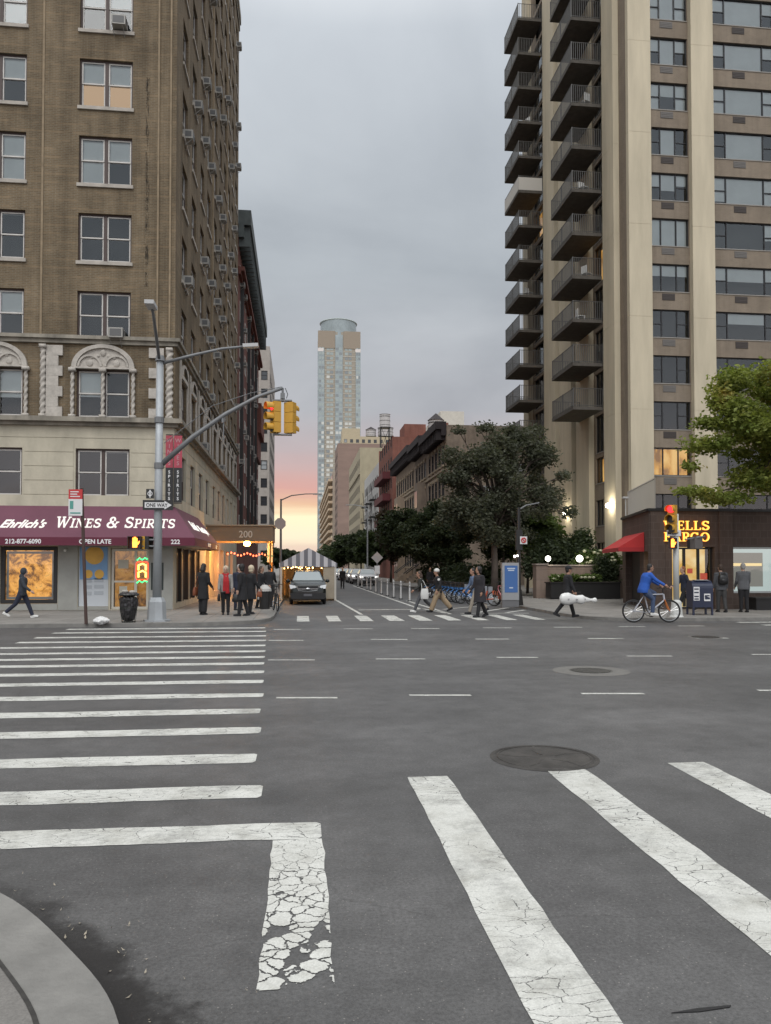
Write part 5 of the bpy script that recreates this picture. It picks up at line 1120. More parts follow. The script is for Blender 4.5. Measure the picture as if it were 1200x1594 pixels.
# water tanks on roofs
def water_tank(label, x, y, z0, zt, zr, r, cone, m_):
    t = T('water_tank', label, 'water tank', (x, y, z0)); m = MB()
    m.loft([(0, 0, zt - z0, r, r), (0, 0, zr - z0, r * .96, r * .96)], 18); tk = m.build('tank', m_, t)
    m = MB()
    for i in range(3): m.torus((0, 0, zt - z0 + (zr - zt) * (i + .5) / 3), r * 1.0, .04, 'z', 18, 5)
    m.build('hoop', M_BLACK, tk)
    m = MB(); m.loft([(0, 0, zr - z0, r * 1.06, r * 1.06), (0, 0, zr - z0 + cone, .05, .05)], 18); m.build('roof', M_COPR if cone > .5 else m_, t)
    m = MB(); q = r * .8
    for a, b in ((-q, -q), (q, -q), (q, q), (-q, q)): m.path([(a, b, 0), (a, b, zt - z0)], .09, 6)
    m.path([(-q, -q, .1), (q, -q, zt - z0)], .05, 4); m.path([(q, -q, .1), (-q, -q, zt - z0)], .05, 4); m.box(-q * 1.2, q * 1.2, -q * 1.2, q * 1.2, zt - z0 - .2, zt - z0 - .01); m.build('stand', M_BLACK, t)
M_TANK = mat('weathered_tank', (.42, .40, .39), .85, var=.2, vscale=2, stretch=(4, 4, .3))
water_tank('tall grey water tank on spindly legs above the beige roof', 19.6, 178, 29, 34.4, 37.4, 1.25, .25, M_TANK)
water_tank('stout water tank with dark conical roof behind the brownstone cornice', 16.9, 95, 15.7, 18.2, 20.2, 1.0, .9, M_TANK)
water_tank('small low water tank left of its twin on the cream penthouse', 31.0, 338, 59, 59.5, 62.5, 2.3, 1.4, M_TANK)
water_tank('wider low water tank right of its twin on the cream penthouse', 37.5, 338, 59, 59.5, 63.4, 3.4, 1.0, M_TANK)
# ---- the far tower; distance haze is put into its paled base colours
ft = T('skyscraper', 'tall pale tower with round glass crown far down the street', 'skyscraper', (25, 495, 0)); SO = ft.location
M_TTAN = mat('tower_tan', (.30, .27, .22), .8, var=.08, vscale=.1); M_TBLUE = mat('tower_blue_glass', (.27, .315, .325), .25, spec=.6, var=.25, vscale=.12); M_TGRN = mat('tower_pale_glass', (.30, .345, .335), .3, spec=.6, var=.2, vscale=.15)
x0, x1, yt = 11.1, 38.7, 495
MB(SO).box(x0 + .4, x1 - .4, yt + .4, yt + 25, 0, 154).build('shaft', M_TTAN, ft)
m = MB(SO); m.box(x0, x0 + 4.2, yt, yt + 6, 0, 143); m.box(x1 - 3.2, x1, yt, yt + 6, 0, 143); m.build('corner_glass', M_TBLUE, ft)
MB(SO).box(x0 + 11.2, x0 + 16, yt + .05, yt + 3, 0, 152).build('centre_glass', M_TBLUE, ft)
m = MB(SO); m.box(x0 + .1, x0 + 11, yt + .1, yt + 6, 143.2, 154.5); m.box(x0 + 16.6, x1 - .1, yt + .1, yt + 6, 143.2, 154.5); m.build('crown_block', mat('tower_brown', (.27, .225, .175), .8), ft)
m = MB(SO); m.box(x0 - .05, x0 + 3.6, yt - .05, yt + 1, 141, 143.1); m.box(x1 - 3.5, x1 + .05, yt - .05, yt + 1, 141, 143.1); m.build('crown_light_band', mat('tower_white', (.62, .58, .55), .6), ft)
m = MB(SO); m.loft([((x0 + x1) / 2, yt + 12.5, 150, 11.8, 12.2), ((x0 + x1) / 2, yt + 12.5, 162.6, 11.8, 12.2)], 36); m.build('glass_drum', M_TBLUE, ft)
m = MB(SO); m.torus(((x0 + x1) / 2, yt + 12.5, 162.7), 12.0, .5, 'z', 36, 6); m.build('drum_rim', M_TGRN, ft)
rz_ = random.Random(8); wd, wp, wl = MB(SO), MB(SO), MB(SO)
for k in range(47):
    z = 3 + 3.02 * k
    for x, w_ in ((.6, 1.5), (2.4, 1.5), (5.6, 2.0), (7.9, 2.0), (11.5, 1.8), (13.8, 1.8), (17.4, 2.0), (19.8, 2.0), (24.8, 1.2), (26.2, 1.1)):
        low = z < 95; q = rz_.random(); yq = yt - .03 if (x < 4.2 or x > 24.3) else (yt + .02 if 11 < x < 16.5 else yt + .36)
        tgt = wl if (low and q < (.62 if z > 30 else .35)) or (not low and q < .012) else (wp if q < .7 else wd)
        tgt.box(x0 + x, x0 + x + w_, yq, yq + .02, z, z + 1.75)
wd.build('dark_window', mat('tower_dark_window', (.20, .22, .225), .2, spec=.7), ft)['kind'] = 'stuff'; wp.build('window', M_TGRN, ft)['kind'] = 'stuff'
wl.build('bright_window', mat('tower_bright_window', (.52, .53, .49), .25, spec=.8), ft)['kind'] = 'stuff'
m = MB(SO)
for k in range(46): m.box(x0 + .38, x1 - .38, yt + .3, yt + .37, 5.0 + 3.02 * k, 5.35 + 3.02 * k)
m.build('floor_band', mat('tower_band', (.43, .41, .36), .8), ft)

# ------------------------------------------------------------------ trees and plants
def leaves(name, clumps, n, size, m, parent, seed, off, flat=.5, asp=1.7):
    rg = np.random.default_rng(seed); wts = np.array([c[3] * c[4] * c[5] for c in clumps]) ** .75; idx = rg.choice(len(clumps), n, p=wts / wts.sum())
    cl = np.array(clumps)[idx]; d = rg.normal(size=(n, 3)); d /= np.linalg.norm(d, axis=1)[:, None]; rad = rg.random(n) ** .45 * (1 + .25 * rg.normal(size=n).clip(-1, 1.5))
    p = cl[:, :3] + d * rad[:, None] * cl[:, 3:6] - np.array(off)
    a = rg.normal(size=(n, 3)); a[:, 2] *= flat; a /= np.linalg.norm(a, axis=1)[:, None]; b = rg.normal(size=(n, 3)); b -= a * (a * b).sum(1)[:, None]; b /= np.linalg.norm(b, axis=1)[:, None]
    s = size * (.6 + .8 * rg.random(n))[:, None]; a = a * s * asp * .5; b = b * s * .5
    v = np.stack([p - a, p - b * .9 + a * .1, p + a, p + b * .9 + a * .1], 1).reshape(-1, 3)
    me = bpy.data.meshes.new(name); me.vertices.add(4 * n); me.vertices.foreach_set('co', v.ravel().astype(np.float32)); me.loops.add(4 * n); me.loops.foreach_set('vertex_index', np.arange(4 * n, dtype=np.int32))
    me.polygons.add(n); me.polygons.foreach_set('loop_start', np.arange(0, 4 * n, 4, dtype=np.int32)); me.materials.append(m); me.update(calc_edges=True)
    return link(name, me, parent)
def make_clumps(c, r, k, seed, cr=.3, flat=.7, inner=.35):
    rg = random.Random(seed); out = []
    for i in range(k):
        while True:
            q = Vector((rg.uniform(-1, 1), rg.uniform(-1, 1), rg.uniform(-1, 1)))
            if inner < q.length < 1: break
        e = cr * rg.uniform(.6, 1.35); out.append((c[0] + q.x * r[0] * (1 - e * .5), c[1] + q.y * r[1] * (1 - e * .5), c[2] + q.z * r[2] * (1 - e * .5), r[0] * e, r[1] * e, r[2] * e * flat))
    return out
M_BARK = mat('bark', (.07, .055, .045), .95, var=.35, vscale=3, bump=.5, bscale=12)
def tree(name, label, base, crown, rad, k, n, size, m, seed, group=None, tr=.16, cr=.3, flat=.7, inner=.3, nl=12, lean=(0, 0), extra=()):
    t = T(name, label, 'tree', base, 0, group); o = t.location
    cl = make_clumps(crown, rad, k, seed, cr, flat, inner) + list(extra); rg = random.Random(seed)
    tb = MB(o); fork = Vector((base[0] + lean[0], base[1] + lean[1], crown[2] - rad[2] * .75)); top = Vector((crown[0], crown[1], crown[2] + rad[2] * .5))
    tb.path([base, (Vector(base) * .5 + fork * .5) + Vector((.05, .03, 0)), fork, fork * .5 + top * .5, top], [tr * 1.25, tr, tr * .85, tr * .5, tr * .12], 9)
    trunk = tb.build('trunk', M_BARK, t, True); lb = MB(o)
    for c in sorted(cl, key=lambda q: -q[3])[:nl]:
        e = Vector(c[:3]); s = fork.lerp(top, rg.uniform(0, .55)); md = s.lerp(e, .5) + Vector((rg.uniform(-.2, .2), rg.uniform(-.2, .2), .25)); lb.path([s, md, e], [tr * .42, tr * .25, tr * .07], 6)
        for j in range(3): f2 = e + Vector((rg.uniform(-1, 1) * c[3], rg.uniform(-1, 1) * c[4], rg.uniform(-.6, 1) * c[5])); lb.path([md.lerp(e, .6), f2], [tr * .13, tr * .04], 4)
    lb.build('limb', M_BARK, trunk, True); leaves('crown', cl, n, size, m, t, seed, o); return t
M_LF1 = leafmat('green_gold_leaves', (.125, .17, .036), (.20, .225, .05), (.32, .24, .06)); M_LF2 = leafmat('dusky_leaves', (.068, .075, .052), (.098, .105, .072), (.115, .106, .076))
M_LF3 = leafmat('dark_green_leaves', (.026, .038, .020), (.045, .060, .030)); M_LF4 = leafmat('russet_leaves', (.040, .032, .022), (.065, .050, .034)); M_LF5 = leafmat('fresh_green_leaves', (.045, .075, .018), (.09, .13, .035))
ex = [(14.6, 26.2, 6.2, 1.0, .9, .36), (14.0, 26.0, 4.5, .8, .7, .18), (15.3, 26.4, 4.3, 1.1, .9, .26), (15.0, 26.0, 7.9, .5, .55, .36), (15.6, 26.2, 8.6, .75, .75, .45), (13.9, 26.1, 5.4, .4, .4, .18), (14.6, 26.2, 7.0, .6, .6, .26), (16.5, 26.2, 5.0, 1.2, 1.1, .4), (17.0, 26, 6.6, 1.5, 1.2, .7)]
tree('street_tree', 'green and gold street tree at the right edge over the bank', (18.4, 26.6, S), (18.15, 26.4, 7.25), (3.5, 3.2, 3.1), 66, 52000, .10, M_LF1, 21, tr=.2, cr=.22, flat=.55, extra=ex)
tree('street_tree', 'big dusky airy tree in front of the brownstones and tower', (11.0, 43.0, S), (11.5, 43.5, 6.3), (3.75, 3.0, 3.8), 70, 38000, .115, M_LF2, 33, tr=.19, cr=.19, flat=.8, inner=.1, nl=90, extra=[(12.6, 43, 9.2, .9, .9, .7), (9.2, 43.2, 5.2, .9, 1, .8), (13.8, 43, 6.0, .8, .8, .7), (14.2, 43.2, 8.2, .8, .8, .6), (12.0, 43.2, 9.7, .7, .6, .4), (8.2, 43.2, 6.9, .5, .5, .35), (8.5, 43, 8.3, .6, .6, .4), (7.9, 43.3, 4.4, .45, .5, .3), (10.6, 43.2, 9.8, .7, .6, .35), (15.2, 43.2, 7.1, .55, .5, .35), (15.5, 43.1, 5.0, .6, .5, .4), (13.6, 43.3, 9.7, .6, .5, .4), (9.0, 43.2, 9.6, .5, .5, .3)])
tree('street_tree', 'low dark bushy tree hanging over the bike racks', (10.8, 56, S), (10.3, 56, 4.3), (3.0, 2.8, 2.5), 60, 30000, .14, M_LF3, 41, tr=.15, cr=.27, inner=.1, extra=[(8.6, 56, 3.9, 1.2, 1.2, .8)])
tree('street_tree', 'small brownish leafed tree before the red balconied building', (9.9, 84, S), (10.1, 84, 5.6), (1.7, 1.8, 3.3), 30, 9000, .26, M_LF4, 47, tr=.12, cr=.36, inner=.1)
for i, (x, y, zc, r, rz_c, lab) in enumerate(((9.7, 100, 4.3, 2.4, 2.4, 'dark street tree closest to the tall grey lamp post'), (9.6, 122, 4.9, 3.0, 2.8, 'rounded green street tree beyond the grey lamp post'), (9.4, 150, 5.2, 3.6, 3.4, 'tallest green street tree below the white building'), (9.0, 185, 5.0, 4.0, 3.2, 'green street tree beside the tent roof'), (9.4, 230, 5.5, 4.2, 3.4, 'far green street tree at the foot of the skyscraper'))):
    tree('street_tree', lab, (x, y, S), (x - .2, y, zc), (r, r, rz_c), 34, 7000, .20 + y * .0012, M_LF3 if i % 2 else leafmat('mid_green_leaves', (.028, .042, .018), (.05, .068, .028)), 60 + i, 'street trees down the right pavement', tr=.14, cr=.38, inner=.1, nl=6)
for i, (x, y, h, lab) in enumerate(((-4.3, 118, 4.6, 'small dark tree nearest the striped tent on the left pavement'), (-3.6, 170, 6.0, 'middle small tree far down the left pavement'), (-2.0, 235, 7.5, 'farthest small tree down the left pavement'))):
    tree('street_tree', lab, (x, y, S), (x + .5, y, h * .68), (2.0 + i * .5, 2, h * .32), 22, 4000, .34 + .1 * i, M_LF3, 80 + i, 'small trees down the left pavement', tr=.12, cr=.4, inner=.1, nl=5)
tree('garden_tree', 'lit green garden tree beside the wall lamp', (14.6, 48.5, S), (14.6, 48.5, 4.1), (2.2, 1.6, 1.9), 34, 9000, .16, M_LF5, 91, tr=.08, cr=.3, inner=.1, extra=[(16.4, 50.2, 4.7, .9, .8, .6), (13.3, 47.5, 3.0, 1.0, 1, .8)])
tree('garden_tree', 'dense dark garden tree filling the gap behind the blue kiosk', (12.6, 47.0, S), (12.4, 47.2, 4.2), (3.0, 1.8, 2.1), 50, 18000, .14, M_LF3, 95, tr=.1, cr=.28, inner=.05)
tree('street_tree', 'low green tree joining the dark bushy tree behind the blue bikes', (10.9, 64, S), (9.6, 64, 4.6), (3.0, 3.0, 2.5), 46, 18000, .16, M_LF3, 97, tr=.12, cr=.3, inner=.05)
def shrub(name, label, cat, base, cl, n, size, m, seed, bloom=None):
    t = T(name, label, cat, base); o = t.location; mb = MB(o); rg = random.Random(seed)
    for i in range(9): c = rg.choice(cl); mb.path([base, (c[0], c[1], c[2])], [.025, .008], 5)
    mb.build('stem', M_BARK, t); leaves('foliage', cl, n, size, m, t, seed, o)
    if bloom:
        mb = MB(o)
        for x, y, z in bloom: mb.ell((x, y, z), (.11, .11, .075), 8, 5)
        mb.build('blossom', mat('cream_blossom', (.36, .36, .24), .9, var=.3, vscale=20, bump=.8, bscale=30), t)
    return t
shrub('hedge', 'dark leafy hedge behind the blue bike dock', 'hedge', (11.4, 50, S), [(11.2 + .5 * math.sin(i * 1.7), 45.5 + 1.3 * i, .95 + .25 * math.sin(i * 2.3), .95, 1.0, .95) for i in range(15)], 15000, .15, M_LF3, 15)
rg = random.Random(77)
p0, p1 = at(905, 872, Y=42.2), at(958, 860, Y=42.2)
bl = [(rg.uniform(p0.x, p1.x), 41.9 + rg.uniform(-.2, .3), rg.uniform(2.0, 2.75)) for _ in range(34)]
shrub('flowering_shrub', 'cream flowering shrub behind the stone wall', 'shrub', ((p0.x + p1.x) / 2, 42.2, S), [(p0.x + (p1.x - p0.x) * i / 6, 42.2, 2.1 + .25 * (i % 2), .5, .4, .45) for i in range(7)], 3600, .12, M_LF5, 5, bl)
shrub('garden_shrub', 'dark green shrub mass behind the stone wall pillar', 'shrub', (13.6, 43.3, S), [(13.4 + .75 * i, 43.2, 2.0 + .3 * (i % 3), .8, .6, .8) for i in range(5)], 6000, .14, M_LF3, 6)
shrub('garden_shrub', 'feathery green shrub under the lit garden tree', 'shrub', (14.9, 44.0, S), [(14.2 + .6 * i, 44, 3.0 + .35 * math.sin(i * 2), .75, .6, .7) for i in range(5)], 5000, .13, leafmat('mid_green_leaves', (.028, .042, .018), (.05, .068, .028)), 8)
shrub('clipped_shrub', 'dark shrub at the right end of the black planter near the red awning', 'shrub', (16.6, 40.65, S), [(16.6, 40.65, 1.2, .7, .25, 1.1), (16.4, 40.65, 1.8, .45, .25, .6), (17.0, 40.65, 1.6, .4, .25, .5)], 3600, .10, M_LF3, 9)
pb = [(13.4 + i * .28, 39.75 + .1 * (i % 3), 1.2 + .1 * (i % 2)) for i in range(5)] + [(14.9 + .22 * i, 39.7, 1.25) for i in range(4)]
shrub('planter_flowers', 'pale grasses and blooms growing in the black planter', 'plant', (14.4, 39.9, 1.02), [(13.5 + .45 * i, 39.9, 1.2, .3, .25, .22) for i in range(6)], 2000, .12, M_LF5, 12, pb)
# ------------------------------------------------------------------ street furniture, left corner
M_GALV = mat('pale_blue_grey_steel', (.34, .36, .375), .55, .25, var=.15, vscale=2); M_GALV2 = mat('mid_grey_steel', (.17, .175, .18), .55, .3, var=.15, vscale=2); M_SIGY = mat('signal_yellow', (.50, .27, .03), .5, var=.1, vscale=5)
PY = 24.8; pb_ = at(244, 966, Y=PY)
lp_ = T('light_pole', 'tall pale grey signal and lamp pole on the left corner', 'street light', (pb_.x, PY, S)); LO = lp_.location
px_ = lambda x, y, dy=0: at(x, y, Y=PY + dy)
bx = pb_.x
m = MB(LO); m.loft([(bx, PY, S, .42, .42), (bx, PY, S + .06, .42, .42)], 8); m.loft([(bx, PY, S + .06, .30, .30), (bx, PY, .72, .27, .27), (bx, PY, .86, .20, .20)], 8); m.build('base', M_GALV, lp_)
zt_ = px_(248, 560).z
m = MB(LO); m.path([(bx, PY, .8), (bx + .02, PY, 4), (bx + .04, PY, zt_)], [.14, .125, .105], 12); m.build('pole', M_GALV, lp_, True)
m = MB(LO)
for y_ in (654, 725): z = px_(248, y_).z; m.loft([(bx + .03, PY, z - .09, .15, .15), (bx + .03, PY, z + .09, .15, .15)], 12)
m.loft([(bx + .04, PY, zt_ - .05, .16, .16), (bx + .04, PY, zt_ + .12, .12, .12)], 12); m.build('collar', M_GALV2, lp_)
q = [px_(*p) for p in ((250, 566), (300, 553), (345, 543), (385, 539))]; m = MB(LO); m.path(q, [.055, .05, .045, .04], 8)
la = m.build('lamp_arm', M_GALV2, lp_, True); m = MB(LO); a, b = px_(378, 540), px_(402, 537); m.loft([(0, 0, 0, .1, .1), (0, 0, .01, .1, .1)], 4) if False else m.obox(((a.x + b.x) / 2, PY, (a.z + b.z) / 2), (b.x - a.x, .26, .11), 0, 0, -.08); m.build('lamp_head', mat('pale_lamp_head', (.42, .42, .42), .5), la)
q = [px_(248, 562), px_(244, 530, -.8), px_(240, 500, -1.7), px_(237, 480, -2.2)]; m = MB(LO); m.path(q, [.05, .05, .045, .04], 8); la = m.build('lamp_arm', M_GALV2, lp_, True); m = MB(LO); c = q[-1]; m.obox((c.x, c.y - .2, c.z + .03), (.26, .6, .11)); m.build('lamp_head', mat('pale_lamp_head', (.42, .42, .42), .5), la)
q = [px_(250, 724), px_(300, 680), px_(350, 645), px_(400, 618), px_(440, 604)]; m = MB(LO); m.path(q, [.09, .08, .07, .06, .055], 10); ma = m.build('mast_arm', M_GALV2, lp_, True)
m = MB(LO); m.path([px_(438, 602), px_(390, 612), px_(330, 632), px_(255, 690)], .012, 4); m.build('guy_wire', M_GALV2, lp_)
m = MB(LO); c = px_(346, 646); m.path([c, c + Vector((.02, 0, -.25))], .05, 6); m.path([c + Vector((.04, 0, -.2)), c + Vector((.04, 0, -.8))], .02, 5); m.build('cable_clamp', M_GALV2, lp_)
def signal_head(mb_body, mb_lens, c, ang, h=1.05, wd=.34, dp=.24):
    """three-lens head centred at c, facing direction ang (0 = +x)"""
    M = Matrix.Rotation(ang, 3, 'Z'); P = lambda x, y, z: Vector(c) + M @ Vector((x, y, z))
    for k in (-1, 0, 1):
        z = k * h / 3; mb_body.obox(P(0, 0, z), (dp, wd, h / 3 - .012), ang)
        n = 14; inner = []
        for i in range(n):
            a = math.pi * (-.15 + 1.3 * i / (n - 1)); b = math.pi * (-.15 + 1.3 * (i + 1) / (n - 1))
            if i == n - 1: break
            f = lambda t, r, x: P(x, r * math.cos(t), z + r * math.sin(t)); L = .24
            mb_body.quad(f(a, .145, dp / 2), f(b, .145, dp / 2), f(b, .145, dp / 2 + L), f(a, .145, dp / 2 + L)); mb_body.quad(f(a, .135, dp / 2), f(a, .135, dp / 2 + L), f(b, .135, dp / 2 + L), f(b, .135, dp / 2)); mb_body.quad(f(a, .145, dp / 2 + L), f(b, .145, dp / 2 + L), f(b, .135, dp / 2 + L), f(a, .135, dp / 2 + L))
    return P
def lens(c, ang, z, dp, m_, parent, off):
    M = Matrix.Rotation(ang, 3, 'Z'); mb = MB(off); vs = [Vector(c) + M @ Vector((dp / 2 + .012, .13 * math.cos(2 * math.pi * i / 18), z + .13 * math.sin(2 * math.pi * i / 18))) for i in range(18)]; mb.add(vs, [tuple(range(18))]); mb.build('lens', m_, parent)
ce = px_(440, 604); hz = px_(440, 650).z
ts = T('traffic_light', 'yellow two faced traffic light hanging from the mast arm', 'traffic light', (ce.x, PY, hz)); TSO = ts.location
M_LOFF = mat('dark_lens', (.03, .03, .03), .3); M_RED = emis('red_signal', (1, .03, .04), 3.0)
M_TT = Matrix.Rotation(0, 3, 'Z')
for (dx, ang, redlit) in ((-.22, R(206), True), (.24, R(62), False)):
    c = (ce.x + dx * 1.0, PY + (.0 if dx < 0 else .05), hz); mb = MB(TSO); signal_head(mb, None, c, ang, 1.0, .32); hd = mb.build('housing', M_SIGY, ts)
    for k, m_ in ((1, M_RED if redlit else M_LOFF), (0, M_LOFF), (-1, M_LOFF)): lens(c, ang, k * .35, .24, m_, hd, TSO)
m = MB(TSO); m.path([(ce.x, PY, ce.z), (ce.x, PY, hz + .5)], .035, 8); m.box(ce.x - .3, ce.x + .3, PY - .06, PY + .1, hz + .528, hz + .57); m.box(ce.x - .3, ce.x + .3, PY - .06, PY + .1, hz - .57, hz - .528); m.box(ce.x - .07, ce.x + .07, PY - .07, PY + .07, hz + .6, hz + .78); m.build('hanger', M_GALV2, ts)
m = MB(TSO); m.path([ce + Vector((.08, 0, 0)), ce + Vector((.16, 0, -.2)), (ce.x + .12, PY, hz + .62)], .012, 5); m.build('cable', M_BLACK, ts)
def flat_sign(name, label, cat, c, w_, h_, m_, rz=0, th=.02, group=None):
    t = T(name, label, cat, c, rz, group); MB().box(-w_ / 2, w_ / 2, 0, th, -h_ / 2, h_ / 2).build('panel', m_, t); return t
M_WSIGN = mat('white_sign', (.62, .62, .62), .5)
a, b = px_(225, 787), px_(270, 787); cy_ = PY - .2
t = flat_sign('one_way_sign', 'black one way sign with white arrow on the left corner pole', 'sign', ((a.x + b.x) / 2, cy_, (a.z + b.z) / 2), .92, .31, M_BLACK)
m = MB(); m.box(-.40, .2, -.005, -.001, -.085, .085); m.add([(.2, -.003, .135), (.2, -.003, -.135), (.42, -.003, 0)], [(0, 1, 2)]); m.build('arrow', M_WSIGN, t); text('lettering', 'ONE WAY', M_BLACK, .165, t, ext=.002, off=.003, loc=(-.36, -.008, -.058), sx=.84)
c = px_(237, 769, -.1); t = flat_sign('arrow_sign', 'small black sign with white curved arrow above the one way sign', 'sign', (c.x - .05, cy_, c.z), .24, .3, M_BLACK)
m = MB(); m.torus((0, -.004, 0), .065, .014, 'y', 18, 5); m.box(-.02, .02, -.008, -.002, -.12, .12); m.build('symbol', M_WSIGN, t)
def hand_symbol(mb, s=1.0, y=-.01):
    mb.prism([(-.055 * s, -.11 * s), (.05 * s, -.11 * s), (.065 * s, .02 * s), (-.06 * s, .02 * s)], y, y + .004, 'y')
    for i, (x, h) in enumerate(((-.045, .10), (-.015, .13), (.017, .125), (.048, .09))): mb.box((x - .012) * s, (x + .012) * s, y, y + .004, .02 * s + .001, (.02 + h) * s)
    mb.prism([(.066 * s, -.06 * s), (.12 * s, .03 * s), (.10 * s, .05 * s), (.066 * s, -.01 * s)], y, y + .004, 'y')
def ped_signal(label, c, rz, lit=True, post=None):
    t = T('pedestrian_signal', label, 'pedestrian signal', c, rz); m = MB(); m.box(-.2, .2, 0, .2, -.2, .2); m.build('housing', mat('signal_dark_red', (.05, .018, .014), .6) if lit else M_SIGY, t)
    m = MB(); frame(m, -.2, .2, -.2, .2, .02, -.12, -.001); m.build('visor', M_BLACK, t)
    if lit: mb = MB(); hand_symbol(mb, 1.3); mb.build('hand_symbol', emis('orange_hand', (1, .22, .03), 7), t)
    return t
c = px_(210, 845, -.2); t = ped_signal('lit orange hand pedestrian signal on the left corner pole', (c.x, c.y, c.z), R(-6))
for z_ in (.1, -.1): MB().path([(.2, .1, z_), (.62, .2, z_)], .03, 6).build('bracket', M_GALV2, t)
c = px_(229, 845, .05); t = ped_signal('unlit side of a pedestrian signal facing the avenue', (c.x, c.y, c.z), R(80), False)
# bus / parking regulation pole
p = at(134, 971, Z=S); q = at(127, 690, Y=p.y); t = T('sign_pole', 'leaning thin brown pole carrying a red and white sign', 'sign pole', (p.x, p.y, S))
o_ = t.location; m = MB(o_); m.path([(p.x, p.y, S), (at(127, 760, Y=p.y).x, p.y, at(127, 760, Y=p.y).z)], .05, 8); m.build('pole', mat('rusty_brown_pole', (.06, .035, .03), .8), t)
a, b = at(108, 762, Y=p.y), at(129, 803, Y=p.y)
zm_ = at(110, 777, Y=p.y).z
m = MB(o_); m.box(a.x, b.x, p.y - .08, p.y - .06, b.z, zm_ - .002); sg = m.build('white_panel', M_WSIGN, t); m = MB(o_); m.box(a.x, b.x, p.y - .08, p.y - .06, zm_, a.z); m.build('red_panel', mat('sign_red', (.45, .03, .03), .5), t)
m = MB(o_)
for i, w_ in enumerate((.7, .5, .6)): m.box(a.x + .05, a.x + .05 + (b.x - a.x) * w_, p.y - .086, p.y - .081, zm_ + .06 + i * .07, zm_ + .09 + i * .07)
m.build('white_lines', M_WSIGN, t); m = MB(o_); m.box(a.x + .04, a.x + .14, p.y - .086, p.y - .081, zm_ - .3, zm_ - .06); m.box(a.x + .05, b.x - .05, p.y - .086, p.y - .081, b.z + .06, b.z + .1); m.build('printed_mark', mat('sign_green', (.08, .28, .24), .5), sg)
# trash basket with black bag, white bag on the kerb
p = at(200, 969, Z=S); t = T('trash_basket', 'wire trash basket bulging with a black bag by the corner pole', 'trash can', tuple(p))
rgb = random.Random(4); prof = [(0, 0, .02, .19, .19), (.0, 0, .3, .24, .24), (0, 0, .6, .265, .265), (0, 0, .82, .285, .285)]
m = MB(); m.loft(prof, 14); m.loft([(0, 0, .80, .30, .30), (.02, 0, .88, .30, .28), (.03, .01, .93, .20, .18), (.03, .01, .92, .05, .05)], 14)
me = modmesh(m.mesh('bag', mat('black_plastic_bag', (.02, .018, .02), .28)), [('SUBSURF', dict(levels=2, render_levels=2)), ('DISPLACE', dict(texture=(lambda tx: (setattr(tx, 'noise_scale', .13), tx)[1])(bpy.data.textures.new('wrinkle', 'CLOUDS')), strength=.09))]); link('bag', me, t)
m = MB()
for i in range(16): a = 2 * math.pi * i / 16; m.path([(.2 * math.cos(a), .2 * math.sin(a), 0), (.3 * math.cos(a), .3 * math.sin(a), .85)], .006, 4)
for z, r in ((.02, .2), (.45, .255), (.85, .305)): m.torus((0, 0, z), r, .01, 'z', 20, 5)
m.build('basket', mat('green_black_wire', (.04, .045, .04), .5, .5), t)
m = MB(); m.ell((.12, -.1, .93), (.10, .08, .06)); m.ell((-.12, .05, .95), (.1, .07, .05)); m.build('rubbish', mat('pale_rubbish', (.32, .30, .27), .7, var=.3, vscale=10), t)
p = at(158, 971, Z=S); m = MB(); m.ell((0, 0, .09), (.25, .16, .115), 18, 10); me = modmesh(m.mesh('plastic_bag', mat('white_plastic_bag', (.58, .58, .57), .45)), [('SUBSURF', dict(levels=1, render_levels=1)), ('DISPLACE', dict(texture=bpy.data.textures['wrinkle'], strength=.1))]); o = link('plastic_bag', me, None, p); tag(o, 'white plastic bag lying on the kerb beside the brown pole', 'bag')
